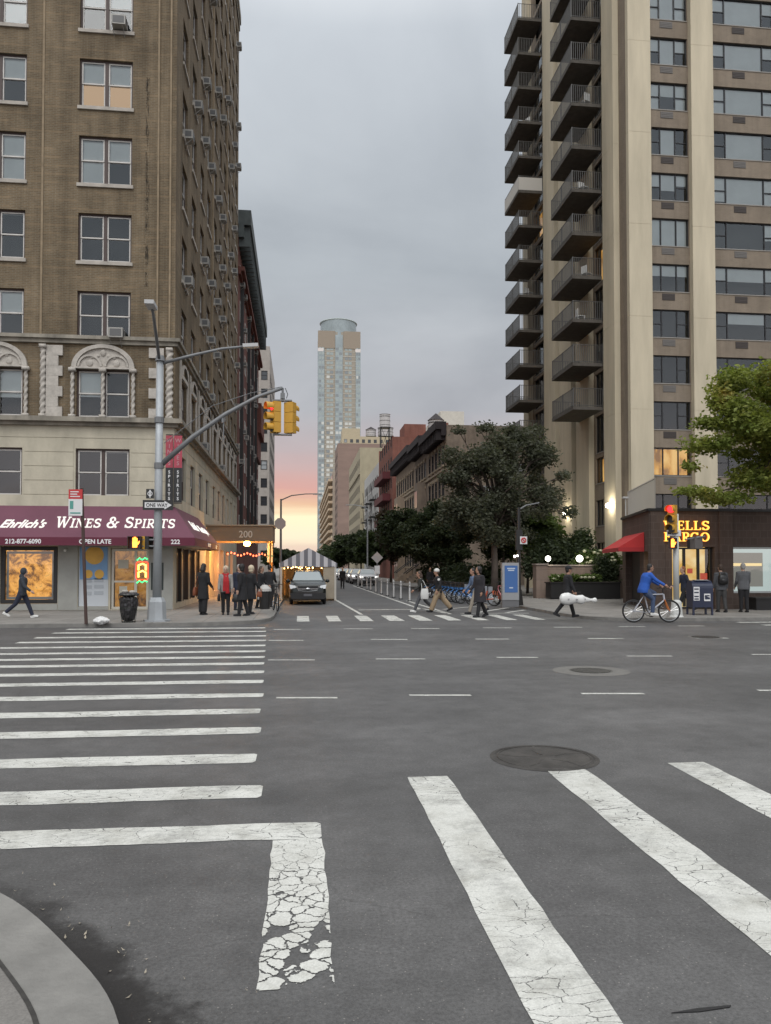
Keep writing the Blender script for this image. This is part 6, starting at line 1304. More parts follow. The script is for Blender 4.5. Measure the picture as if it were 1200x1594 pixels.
# ------------------------------------------------------------------ vehicles
M_TYRE = mat('tyre', (.012, .012, .012), .8); M_RIM = mat('alloy_rim', (.35, .36, .37), .3, .8); M_CGL = mat('car_glass', (.20, .24, .25), .06, spec=.9); M_CHR = mat('chrome', (.55, .56, .57), .15, .9); M_HL = mat('headlight_lens', (.75, .78, .8), .12, spec=.8); M_TRIM = mat('black_trim', (.012, .012, .013), .6)
def car(label, loc, rz, paintm, group=None, plate=True, head=None):
    """front towards local -y"""
    t = T('parked_car', label, 'car', loc, rz, group)
    L, W_ = 4.4, 1.76
    def sec(y, zb, zbelt, hw, zr=None, hr=None):
        zr = zr or zbelt + .02; hr = hr or hw * .85
        pts = [(hw * .86, zb), (hw * .98, zb + .12), (hw, (zb + zbelt) / 2), (hw * .97, zbelt), (hr, zr - .03), (hr * .85, zr)]
        return [(x, y, z) for x, z in pts] + [(-x, y, z) for x, z in reversed(pts)]
    secs = [sec(-2.2, .36, .80, .74), sec(-2.12, .26, .93, .85), sec(-1.7, .22, 1.03, .89), sec(-1.0, .22, 1.10, .89), sec(-.92, .22, 1.11, .89, 1.13), sec(-.2, .22, 1.08, .88, 1.58, .64), sec(.9, .22, 1.08, .88, 1.63, .64), sec(1.75, .24, 1.08, .87, 1.56, .62), sec(2.12, .3, 1.05, .84, 1.12, .7), sec(2.2, .36, .95, .78)]
    n = 12; m = MB(); m.add([p for s in secs for p in s], [(i * n + k, (i + 1) * n + k, (i + 1) * n + (k + 1) % n, i * n + (k + 1) % n) for i in range(len(secs) - 1) for k in range(n)] + [tuple(range(n)), tuple(reversed([(len(secs) - 1) * n + k for k in range(n)]))])
    link('body', modmesh(m.mesh('body', paintm, True), [('BEVEL', dict(width=.03, segments=2, limit_method='ANGLE', angle_limit=.5))]), t)
    q = MB(); q.add([(-.74, -.94, 1.14), (.74, -.94, 1.14), (.58, -.28, 1.555), (-.58, -.28, 1.555)], [(0, 1, 2, 3)]); q.add([(p[0], p[1] - .012, p[2] + .012) for p in q.v], [(0, 1, 2, 3)]); q.build('windscreen', M_CGL, t)
    for s in (-1, 1):
        q = MB(); q.quad((s * .875, -.7, 1.12), (s * .66, -.15, 1.53), (s * .66, .3, 1.55), (s * .88, .3, 1.12)); q.quad((s * .88, .36, 1.12), (s * .66, .36, 1.55), (s * .66, 1.5, 1.53), (s * .87, 1.75, 1.14)); q.build('side_window', M_CGL, t)
        q = MB(); q.ell((s * .98, -.62, 1.12), (.11, .08, .09), 10, 6); q.path([(s * .88, -.58, 1.08), (s * .95, -.6, 1.1)], .03, 5); q.build('wing_mirror', paintm, t)
        q = MB(); q.prism([(s * .50, .74), (s * .84, .78), (s * .88, .97), (s * .60, .92)], -2.19, -1.75, 'y'); q.build('headlight', head or M_HL, t)
        q = MB(); q.ell((s * .68, -2.19, .46), (.09, .03, .07), 10, 6); q.build('fog_light', M_CHR, t)
        for y in (-1.35, 1.4):
            q = MB(); q.torus((s * .80, y, .33), .245, .09, 'x', 24, 8); wl = q.build('wheel', M_TYRE, t); q = MB(); q.path([(s * .74, y, .33), (s * .88, y, .33)], .2, 14); q.build('rim', M_RIM, wl)
    q = MB(); q.prism([(-.44, .66), (.44, .66), (.52, .90), (-.52, .90)], -2.235, -2.1, 'y'); g = q.build('grille', M_TRIM, t); q = MB(); q.path([(-.52, -2.24, .91), (-.44, -2.25, .69), (0, -2.26, .65), (.44, -2.25, .69), (.52, -2.24, .91)], .03, 5); q.box(-.48, .48, -2.25, -2.235, .75, .78); q.ell((0, -2.255, .77), (.1, .02, .05), 10, 6); q.build('grille_bar', M_CHR, g)
    q = MB(); q.prism([(-.78, .28), (.78, .28), (.84, .56), (-.84, .56)], -2.25, -2.0, 'y'); bp_ = q.build('bumper', M_TRIM, t)
    if plate: q = MB(); q.box(-.2, .2, -2.27, -2.255, .42, .53); q.build('number_plate', mat('plate', (.10, .10, .11), .5), bp_)
    q = MB()
    for s in (-1, 1): q.path([(s * .56, -.1, 1.64), (s * .56, 1.5, 1.64)], .02, 5)
    q.build('roof_rail', M_TRIM, t); return t
suv = car('dark green suv parked in front of the striped dining tent', (.38, 37.0 + 2.25, 0), 0, mat('dark_green_paint', (.010, .014, .013), .2, 0, spec=.5))
white = mat('white_car_paint', (.55, .56, .57), .25, spec=.7); silver = mat('silver_car_paint', (.33, .34, .35), .3, .5)
c0 = car('white car nearest in the row parked beyond the bollards', (6.6, 76, 0), 0, white, None, True, emis('headlight_on', (1, .97, .9), 2.2))
for i, (x, y, lab, pm) in enumerate(((6.3, 83, 'second white car in the row parked beyond the bollards', white), (6.3, 90, 'silver car between white cars in the far parked row', silver), (6.2, 97.5, 'fourth car in the far parked row with pale paint', white), (6.1, 106, 'fifth and small pale car in the far parked row', white), (6.0, 116, 'tiny last white car at the end of the parked row', silver))):
    d_ = dup(c0, (x, y, 0), 0, lab)
    if pm is silver:
        for ch in d_.children:
            if ch.name.startswith(('body', 'wing_mirror')): ch.data = ch.data.copy(); ch.data.materials[0] = silver
# striped dining tent
tn = T('dining_tent', 'grey and white striped street dining tent with string lights', 'tent', (.45, 44.6, 0)); TO_ = tn.location
xa, xb, ya, yb, ez, az_ = -1.0, 1.9, 41.7, 47.6, 2.02, 2.84
def stripes(name, c1, c2, axis, sc):
    m = bpy.data.materials.new(name); m.use_nodes = True; t = m.node_tree; b = t.nodes['Principled BSDF']; g = N(t, 'ShaderNodeNewGeometry'); s = N(t, 'ShaderNodeSeparateXYZ'); lk(t, g.outputs['Position'], s.inputs[0])
    f = math_n(t, 'GREATER_THAN', math_n(t, 'FRACT', math_n(t, 'MULTIPLY', s.outputs[axis], sc)), .5); lk(t, mixc(t, f, c1, c2), b.inputs['Base Color']); b.inputs['Roughness'].default_value = .85; return m
M_STR = stripes('striped_canvas', (.52, .51, .53), (.17, .17, .19), 0, 2.35); M_STRY = stripes('striped_roof_canvas', (.52, .51, .53), (.17, .17, .19), 1, 2.35)
xm = (xa + xb) / 2
m = MB(TO_); m.add([(xa - .1, ya, ez), (xb + .1, ya, ez), (xm, ya, az_)], [(0, 1, 2)]); m.quad((xa - .1, ya - .01, ez - .2), (xb + .1, ya - .01, ez - .2), (xb + .1, ya - .01, ez), (xa - .1, ya - .01, ez)); m.build('gable', M_STR, tn)
m = MB(TO_); m.quad((xa - .1, ya, ez), (xm, ya, az_), (xm, yb, az_), (xa - .1, yb, ez)); m.quad((xb + .1, ya, ez), (xb + .1, yb, ez), (xm, yb, az_), (xm, ya, az_)); m.quad((xb + .1, ya, ez - .2), (xb + .1, yb, ez - .2), (xb + .1, yb, ez), (xb + .1, ya, ez)); m.quad((xa - .1, ya, ez - .2), (xa - .1, ya, ez), (xa - .1, yb, ez), (xa - .1, yb, ez - .2)); m.build('roof', M_STRY, tn)
for x in (xa, xb):
    for y in (ya, (ya + yb) / 2, yb): MB(TO_).box(x - .05, x + .05, y - .05 + .06, y + .11, 0, ez).build('post', mat('white_tent_post', (.5, .47, .42), .6), tn)
m = MB(TO_); m.box(xb - .04, xb, ya + .2, yb - .2, .05, 1.9); m.box(xa, xa + .04, ya + .2, yb - .2, .05, 1.9); m.quad((xa, yb, 0), (xb, yb, 0), (xb, yb, ez), (xa, yb, ez)); m.build('side_sheet', mat('warm_clear_sheet', (.36, .26, .16), .5), tn)
m = MB(TO_); m.box(1.25, 1.85, ya + .02, ya + .06, .1, 1.85); m.build('front_flap', mat('plastic_flap', (.33, .28, .21), .4, var=.2, vscale=2), tn)
sl = T('string_lights', 'string of warm bulbs glowing under the tent eave', 'string lights', (xm, ya, 1.86)); m = MB(); rg = random.Random(2)
for i in range(30): m.ell((-1.38 + 2.76 * i / 29, -.06 + rg.uniform(-.02, .3), rg.uniform(-.14, .06)), (.028, .028, .032), 6, 4)
for i in range(26): m.ell((rg.uniform(-1.3, 1.3), rg.uniform(.5, 5), rg.uniform(-.1, .3)), (.03, .03, .03), 6, 4)
m.build('bulb', emis('warm_bulb', (1, .62, .22), 16), sl); MB().path([(-1.4, -.06, .0), (-.7, -.05, -.08), (0, -.05, -.02), (.7, -.05, -.08), (1.4, -.06, 0)], .008, 4).build('wire', M_BLACK, sl)
lamp('tent_light', (xm, 43.2, 1.7), (1, .62, .25), 14, .2); lamp('tent_light', (xm, 46, 1.7), (1, .6, .25), 14, .2)
# red bulbs under the next restaurant
rb = T('string_lights', 'string of red bulbs hanging along the restaurant past the canopy', 'string lights', (-3.4, 47, 2.6)); m = MB()
for i in range(14): m.ell((-.9 + .14 * i * 1.2, .35 * i, .08 * math.sin(i * 1.3)), (.05, .05, .06), 8, 5)
m.build('bulb', emis('red_bulb', (1, .13, .05), 7), rb); MB().path([(-.9, 0, .08), (1.4, 4.6, .08)], .01, 4).build('wire', M_BLACK, rb)
# lamp posts down the street
def lamp_post(label, x, y, h, ax, m_):
    t = T('street_lamp', label, 'street lamp', (x, y, S)); m = MB(); m.loft([(0, 0, 0, .22, .22), (0, 0, .6, .15, .15)], 8); m.path([(0, 0, .5), (0, 0, h)], [.1, .07], 8); m.build('pole', m_, t); m = MB(); s = 1 if ax > 0 else -1
    m.path([(0, 0, h - .1), (ax * .3, 0, h + .28), (ax * .7, 0, h + .42), (ax, 0, h + .44)], [.05, .045, .04, .035], 6); m.build('arm', m_, t); m = MB(); m.obox((ax + s * .15, 0, h + .42), (.7, .25, .1)); m.build('lamp_head', mat('pale_lamp_head', (.42, .42, .42), .5), t); return t
p = at(437, 880, Y=62); lamp_post('curved arm street lamp silhouetted against the sunset', p.x, 62, at(437, 773, Y=62).z - .3, 2.75, M_GALV2)
p = at(572, 880, Y=95); lamp_post('slim grey street lamp among the trees on the right', p.x, 95, at(572, 793, Y=95).z, -2.2, M_GALV)
p = at(436, 815, Y=55); t = T('octagonal_sign', 'pale back of an octagonal sign high on a thin post', 'sign', (p.x, 55, S)); m = MB(); m.prism([(.42 * math.cos(math.pi / 8 + math.pi / 4 * i), p.z - S + .42 * math.sin(math.pi / 8 + math.pi / 4 * i)) for i in range(8)], -.01, .01, 'y'); m.build('plate', mat('sign_back', (.33, .31, .3), .5), t); MB().path([(0, .04, 0), (0, .04, p.z - S + .4)], .03, 6).build('post', M_GALV2, t)
p = at(424, 858, Y=44.2); t = T('hanging_banner', 'white upright banner panel beside the tan canopy post', 'banner', (p.x - .3, 44.2, S)); a, b = at(416, 846, Y=44.2), at(424, 875, Y=44.2); m = MB(t.location); m.box(a.x, b.x, 44.2, 44.23, b.z, a.z); m.build('panel', mat('pale_banner', (.5, .5, .47), .7), t); MB(t.location).box(a.x, b.x, 44.19, 44.2, b.z + .3, b.z + .4).build('printed_mark', mat('sign_green', (.08, .28, .24), .5), t); MB(t.location).path([(b.x + .03, 44.2, S), (b.x + .03, 44.2, a.z + .05)], .02, 5).build('pole', M_BLACK, t)
p = at(587, 868, Y=52); t = T('diamond_sign', 'grey back of a diamond sign by the bike lane', 'sign', (p.x, 52, 0)); m = MB(); m.prism([(0, p.z - .4), (.4, p.z), (0, p.z + .4), (-.4, p.z)], -.01, .01, 'y'); m.build('plate', mat('sign_back', (.33, .31, .3), .5), t); m = MB(); m.box(-.18, .18, -.012, .008, p.z - 1.1, p.z - .55); m.build('small_plate', M_WSIGN, t); MB().path([(0, .04, 0), (0, .04, p.z + .4)], .035, 6).build('post', M_GALV2, t)
# delineator posts
def bollard(loc, label):
    t = T('delineator_post', label, 'bollard', loc, 0, 'white delineator posts along the bike lane'); m = MB(); m.path([(0, 0, .05), (0, 0, 1.0)], [.05, .045], 10); m.ell((0, 0, 1.0), (.046, .046, .04), 10, 6); m.build('post', mat('white_flex_post', (.50, .50, .49), .6), t)
    m = MB(); m.path([(0, 0, .72), (0, 0, .82)], .053, 10); m.path([(0, 0, .88), (0, 0, .94)], .052, 10); m.build('reflective_band', mat('grey_band', (.30, .30, .3), .3), t); MB().loft([(0, 0, 0, .13, .13), (0, 0, .06, .1, .1)], 10).build('foot', M_BLACK, t); return t
b0 = bollard((5.75, 40.3, 0), 'white delineator post edging the bike lane')
for x, y in ((5.62, 42.9), (5.5, 45.2), (5.42, 47.8), (5.38, 51), (5.4, 55), (5.45, 59.5), (5.42, 62.5), (5.4, 67.5), (5.4, 72)): dup(b0, (x, y, 0))
# hydrant-like bin and ring rack by the left kerb
p = at(412, 948, Z=S); t = T('litter_bin', 'dark round litter bin with pale domed top on left pavement', 'trash can', tuple(p)); MB().loft([(0, 0, 0, .2, .2), (0, 0, .72, .24, .24)], 14).build('body', M_BLACK, t); MB().loft([(0, 0, .72, .27, .27), (0, 0, .82, .26, .26), (0, 0, .98, .1, .1)], 14).build('lid', mat('pale_bin_lid', (.4, .39, .37), .6), t)
# ------------------------------------------------------------------ bicycles
def bicycle(name, label, loc, rz, fm, group=None, share=False, accent=None, r=.34):
    t = T(name, label, 'bicycle', loc, rz, group); wb = 1.06
    for i, x in enumerate((-wb / 2, wb / 2)):
        m = MB(); m.torus((x, 0, r), r - .025, .026 if not share else .03, 'y', 30, 7); wl = m.build('wheel', M_TYRE, t); m = MB()
        for k in range(18): a = 2 * math.pi * k / 18; m.path([(x + .03 * math.cos(a), .02 * (-1) ** k, r + .03 * math.sin(a)), (x + (r - .04) * math.cos(a + .2), 0, r + (r - .04) * math.sin(a + .2))], .0025, 3)
        m.build('spokes', M_CHR, wl); m = MB(); m.path([(x, -.05, r), (x, .05, r)], .03, 8); m.torus((x, 0, r), r - .05, .008, 'y', 28, 5); m.build('rim', M_RIM if not share else M_TRIM, wl)
    bb, st, hd, hd2 = (-.08, 0, .29), (-.2, 0, .82 if not share else .7), (.36, 0, .84), (.39, 0, .66)
    m = MB()
    if share:
        m.path([(.38, 0, .78), (.15, 0, .45), bb], [.05, .06, .06], 8); m.path([bb, st], .04, 8); m.path([bb, (-wb / 2, 0, r)], .03, 6)
    else:
        m.path([hd, st], .02, 7); m.path([hd2, bb], .026, 7); m.path([bb, st], .02, 7); m.path([bb, (-wb / 2, .05, r)], .013, 5); m.path([bb, (-wb / 2, -.05, r)], .013, 5); m.path([st, (-wb / 2, .05, r)], .012, 5); m.path([st, (-wb / 2, -.05, r)], .012, 5)
    m.path([hd, hd2], .03, 8); m.build('frame', fm, t)
    m = MB()
    for s in (-.055, .055): m.path([(.385, s, .66), (wb / 2, s, r)], .017, 6)
    m.path([(.385, -.06, .66), (.385, .06, .66)], .02, 6); m.build('fork', accent or M_TRIM, t)
    m = MB(); m.path([(.36, 0, .84), (.34, 0, 1.0)], .018, 6); m.path([(.28, -.31, 1.01), (.36, -.2, 1.02), (.37, 0, 1.01), (.36, .2, 1.02), (.28, .31, 1.01)], .014, 6); m.build('handlebar', M_TRIM, t)
    m = MB(); m.path([st, (-.22, 0, .94)], .015, 6); m.loft([(-.22, 0, .94, .13, .06), (-.23, 0, .99, .14, .075)], 12); m.build('saddle', M_TRIM, t)
    m = MB(); m.torus((bb[0], .05, bb[2]), .09, .008, 'y', 20, 5); m.path([bb, (bb[0] + .12, .09, bb[2] - .12)], .012, 5); m.path([bb, (bb[0] - .12, -.09, bb[2] + .12)], .012, 5); m.box(bb[0] + .07, bb[0] + .17, .09, .18, bb[2] - .135, bb[2] - .115); m.box(bb[0] - .17, bb[0] - .07, -.18, -.09, bb[2] + .115, bb[2] + .135); m.build('crankset', M_TRIM, t)
    if share:
        m = MB()
        for x, a0, a1 in ((-wb / 2, 10, 200), (wb / 2, 40, 160)):
            for i in range(12):
                a, b = R(a0 + (a1 - a0) * i / 12), R(a0 + (a1 - a0) * (i + 1) / 12); P = lambda q, y, rr: (x + rr * math.cos(q), y, r + rr * math.sin(q)); m.quad(P(a, -.05, r + .04), P(b, -.05, r + .04), P(b, .05, r + .04), P(a, .05, r + .04))
                if x < 0 and 3 < i < 11: m.quad(P(a, -.045, r + .04), P(b, -.045, r + .04), P(b, -.04, r - .14), P(a, -.04, r - .14)); m.quad(P(a, .045, r + .04), P(b, .045, r + .04), P(b, .04, r - .14), P(a, .04, r - .14))
        m.build('mudguard', fm, t); m = MB(); m.box(.42, .72, -.17, .17, .80, .83); m.box(.42, .45, -.17, .17, .83, 1.02); m.path([(.72, -.16, .84), (.74, -.17, 1.0), (.74, .17, 1.0), (.72, .16, .84)], .012, 5); m.build('basket', M_TRIM, t)
    return t
M_BLUE = mat('bike_share_blue', (.035, .14, .36), .4, var=.1); M_ORNG = mat('orange_bike', (.42, .09, .04), .5)
s0 = bicycle('share_bike', 'blue dock bicycle in the bike share row', (8.35, 42.6, 0), R(198), M_BLUE, 'blue bikes in the bike share dock', True)
spots = [(8.3, 41.5), (8.3, 40.5), (8.3, 39.5), (8.35, 38.6), (8.4, 37.7), (8.25, 43.8), (8.2, 45.0), (8.2, 46.3)]
for i, (x, y) in enumerate(spots): dup(s0, (x, y, 0), R(198 + rw.uniform(-6, 6)))
bicycle('bicycle', 'orange red bicycle parked by the blue kiosk', (8.5, 35.3, 0), R(150), M_ORNG, None, True)
bicycle('bicycle', 'pinkish bicycle partly hidden behind the kiosk', (9.1, 34.2, S), R(100), mat('pink_bike', (.36, .13, .15), .5))
dk = T('bike_dock', 'grey docking rail with posts behind the blue bikes', 'bike dock', (9.25, 42, 0)); m = MB()
for i in range(10): y = -5 + i * 1.1; m.box(-.1, .1, y - .12, y + .12, .06, .85)
m.build('dock_post', mat('dock_grey', (.22, .23, .25), .5), dk); MB().box(-.3, .3, -5.6, 5.6, 0, .06).build('rail', M_GALV2, dk)
pb2 = at(428, 952, Z=S); bicycle('bicycle', 'dark bicycle leaning beside the litter bin on left pavement', (pb2.x, pb2.y + .5, S), R(100), M_BLACK)
# ------------------------------------------------------------------ right corner furniture
p = at(795, 945, Z=S); kx0, kx1 = at(784, 940, Y=p.y).x, at(809.5, 940, Y=p.y).x; kt = at(795, 876, Y=p.y).z
t = T('kiosk', 'slim grey street kiosk with a bright blue screen', 'kiosk', (p.x, p.y, S), R(-4)); hw_ = (kx1 - kx0) / 2; H_ = kt - S
MB().box(-hw_, hw_, 0, .3, .3, H_).build('body', mat('kiosk_grey', (.30, .31, .32), .4, .4), t); MB().box(-hw_, hw_, .02, .28, 0, .298).build('plinth', mat('kiosk_dark', (.12, .12, .125), .5), t)
sc = MB().box(-hw_ + .1, hw_ - .06, -.012, -.001, .62, H_ - .12).build('screen', emis('kiosk_blue', (.10, .20, .46), .62), t)
m = MB(); zc_ = .62 + (H_ - .74) * .45
for z, w_ in ((zc_ + .48, .34), (zc_ + .40, .26), (zc_ - .34, .16)): m.box(-w_ / 2 + .02, w_ / 2 + .02, -.016, -.013, z, z + .05)
m.build('caption', emis('kiosk_white', (.7, .78, .9), .55), sc)
p = at(808, 944, Y=33.5); t = T('street_lamp', 'black street lamp post rising behind the blue kiosk', 'street lamp', (p.x, 33.5, S)); zt2 = at(808, 790, Y=33.5).z - S
m = MB(); m.loft([(0, 0, 0, .2, .2), (0, 0, .7, .12, .12)], 8); m.path([(0, 0, .6), (0, 0, zt2)], [.09, .08], 8); m.box(-.14, .14, -.1, .1, zt2 - 1.9, zt2 - 1.0); m.build('pole', M_BLACK, t); m = MB(); m.path([(0, 0, zt2 - .1), (.35, 0, zt2 + .1), (.95, 0, zt2 + .22)], .03, 6); m.build('arm', M_GALV2, t)
p = at(815, 841, Y=33.3); t = flat_sign('regulation_sign', 'small white sign with red symbol on the black lamp post', 'sign', tuple(p), .32, .34, M_WSIGN); m = MB(); m.torus((0, -.012, 0), .1, .025, 'y', 20, 6); m.build('ring', mat('sign_red', (.45, .03, .03), .5), t); MB().obox((0, -.012, 0), (.2, .02, .04), 0, 0, .8).build('slash', mat('sign_red', (.45, .03, .03), .5), t)
p = at(801, 866, Y=33.4); t = T('globe_lamp', 'tiny pair of white lights beside the black lamp post', 'lamp', tuple(p)); m = MB(); m.ell((0, 0, 0), (.05, .05, .05), 8, 6); m.ell((.13, 0, .03), (.04, .04, .04), 8, 6); m.build('globe', emis('globe_white', (1, .96, .82), 9), t); MB().path([(0, 0, 0), (.2, 0, -.03)], .015, 5).build('arm', M_BLACK, t)
# right traffic light
RY = 25.1; p = at(1053, 959, Y=RY)
t = T('signal_pole', 'pale signal pole at the right corner holding a red light', 'signal pole', (p.x, RY, S)); zt3 = at(1053, 800, Y=RY).z - S
MB().loft([(0, 0, 0, .24, .24), (0, 0, .06, .2, .2), (0, 0, .5, .17, .17), (0, 0, .58, .10, .10)], 10).build('base', mat('pale_pole', (.50, .51, .49), .6), t); MB().path([(0, 0, .5), (0, 0, zt3)], .098, 12).build('pole', mat('pale_pole', (.42, .43, .42), .6), t, True)
c = at(1046.5, 808, Y=RY - .15); ts2 = T('traffic_light', 'yellow traffic light showing red on the right corner pole', 'traffic light', (c.x, c.y, c.z)); TSO2 = ts2.location
mb = MB(TSO2); ang = R(222); signal_head(mb, None, c, ang, .96, .27, .19); hd = mb.build('housing', M_SIGY, ts2)
for k, m_ in ((1, M_RED), (0, M_LOFF), (-1, M_LOFF)): lens(c, ang, k * .34, .22, m_, hd, TSO2)
MB(TSO2).box(c.x - .02, c.x + .14, c.y, c.y + .15, c.z - .53, c.z - .5).build('bracket', M_GALV2, ts2)
c = at(1049, 826, Y=RY - .14); t = flat_sign('one_way_sign', 'pale one way sign below the right traffic light', 'sign', (c.x, c.y, c.z - .08), .54, .2, M_WSIGN, R(8)); m = MB(); m.box(-.25, -.12, -.004, -.001, -.05, .05); m.build('arrow_mark', M_BLACK, t); text('lettering', 'ONE WAY', M_BLACK, .1, t, ext=.002, off=.002, loc=(-.2, -.007, -.035), sx=.8)
c = at(1045, 846, Y=RY - .1); t = ped_signal('orange lit pedestrian hand on the right corner pole', (c.x, c.y - .1, c.z), R(-25)); t.scale = (.7, .7, .9)
c = at(1080, 845, Y=RY); t = ped_signal('dark boxy back of a pedestrian signal on the right pole', (c.x, c.y, c.z), R(205), False); t.children[0].data.materials[0] = mat('signal_back_grey', (.10, .09, .085), .6); MB().path([(.0, .1, .2), (-.2, .3, .22), (.55, .05, .1)], .02, 5).build('bracket', M_GALV2, t)
# mailbox
p = at(1089, 957, Z=S); t = T('mailbox', 'navy blue street mailbox on legs beside the signal pole', 'mailbox', tuple(p), R(-6)); w_, d_, M_NAVY = .36, .3, mat('navy_paint', (.016, .022, .05), .4, var=.15)
prof = [(-d_, .28), (d_, .28), (d_, .95)] + [(d_ * math.cos(a), .95 + .28 * math.sin(a)) for a in [math.pi * i / 10 for i in range(1, 10)]] + [(-d_, .95)]
MB().prism(prof, -w_, w_, 'x').build('body', M_NAVY, t)
for sx in (-1, 1):
    for sy in (-1, 1): MB().box(sx * w_ - (.06 if sx > 0 else 0), sx * w_ + (0 if sx > 0 else .06), sy * d_ - (.06 if sy > 0 else 0), sy * d_ + (0 if sy > 0 else .06), 0, .278).build('leg', M_NAVY, t)
lb = MB().box(.04, .26, -d_ - .008, -d_ - .001, .50, .76).build('emblem_panel', M_WSIGN, t); m = MB(); m.prism([(.07, .56), (.23, .56), (.25, .62), (.12, .66), (.25, .67), (.22, .71), (.07, .71), (.06, .66)], -d_ - .012, -d_ - .009, 'y'); m.build('emblem', M_NAVY, lb)
lb = MB().box(-.33, -.12, -d_ - .008, -d_ - .001, .52, 1.0).build('notice_panel', M_WSIGN, t); m = MB()
for z in (.55, .64, .78, .9): m.box(-.31, -.15, -d_ - .011, -d_ - .009, z, z + .045)
m.build('printed_mark', M_NAVY, lb); MB().box(-.24, .24, -.2, .0, 1.225, 1.245).build('pull_handle', mat('mailbox_steel', (.4, .42, .45), .4, .6), t)
p = at(1190, 932, Y=29); t = T('planter', 'black planter box below the bright bank window', 'planter', (p.x + .3, 28.9, S)); m = MB(); m.box(-.9, 1.6, -.3, .3, .0, .42); m.box(-.94, 1.64, -.34, .34, .42, .5); m.build('box', M_BLACK, t); MB().box(-.86, 1.56, -.26, .26, .5, .505).build('soil', mat('soil', (.03, .022, .015)), t)

# ------------------------------------------------------------------ people
def remesh(mb, name, m, vox, it=2):
    return modmesh(mb.mesh(name, m, True), [('REMESH', dict(mode='VOXEL', voxel_size=vox, use_smooth_shade=True)), ('SMOOTH', dict(iterations=it, factor=.5))])
SK = [mat('skin_light', (.42, .26, .19), .6), mat('skin_mid', (.30, .17, .115), .6), mat('skin_brown', (.16, .085, .055), .6)]
HAIRS = dict(black=mat('black_hair', (.012, .010, .009), .6), brown=mat('brown_hair', (.05, .03, .02), .6), blond=mat('blond_hair', (.50, .42, .30), .7), grey=mat('grey_hair', (.3, .29, .28), .7), ginger=mat('ginger_hair', (.22, .08, .03), .7))
def cloth(name, c): return mat(name, c, .9, var=.12, vscale=6, bump=.25, bscale=22)
BLK, NAVY, GREY, SLATE = cloth('black_cloth', (.014, .014, .016)), cloth('navy_cloth', (.018, .022, .040)), cloth('grey_cloth', (.075, .078, .085)), cloth('slate_cloth', (.030, .036, .046))
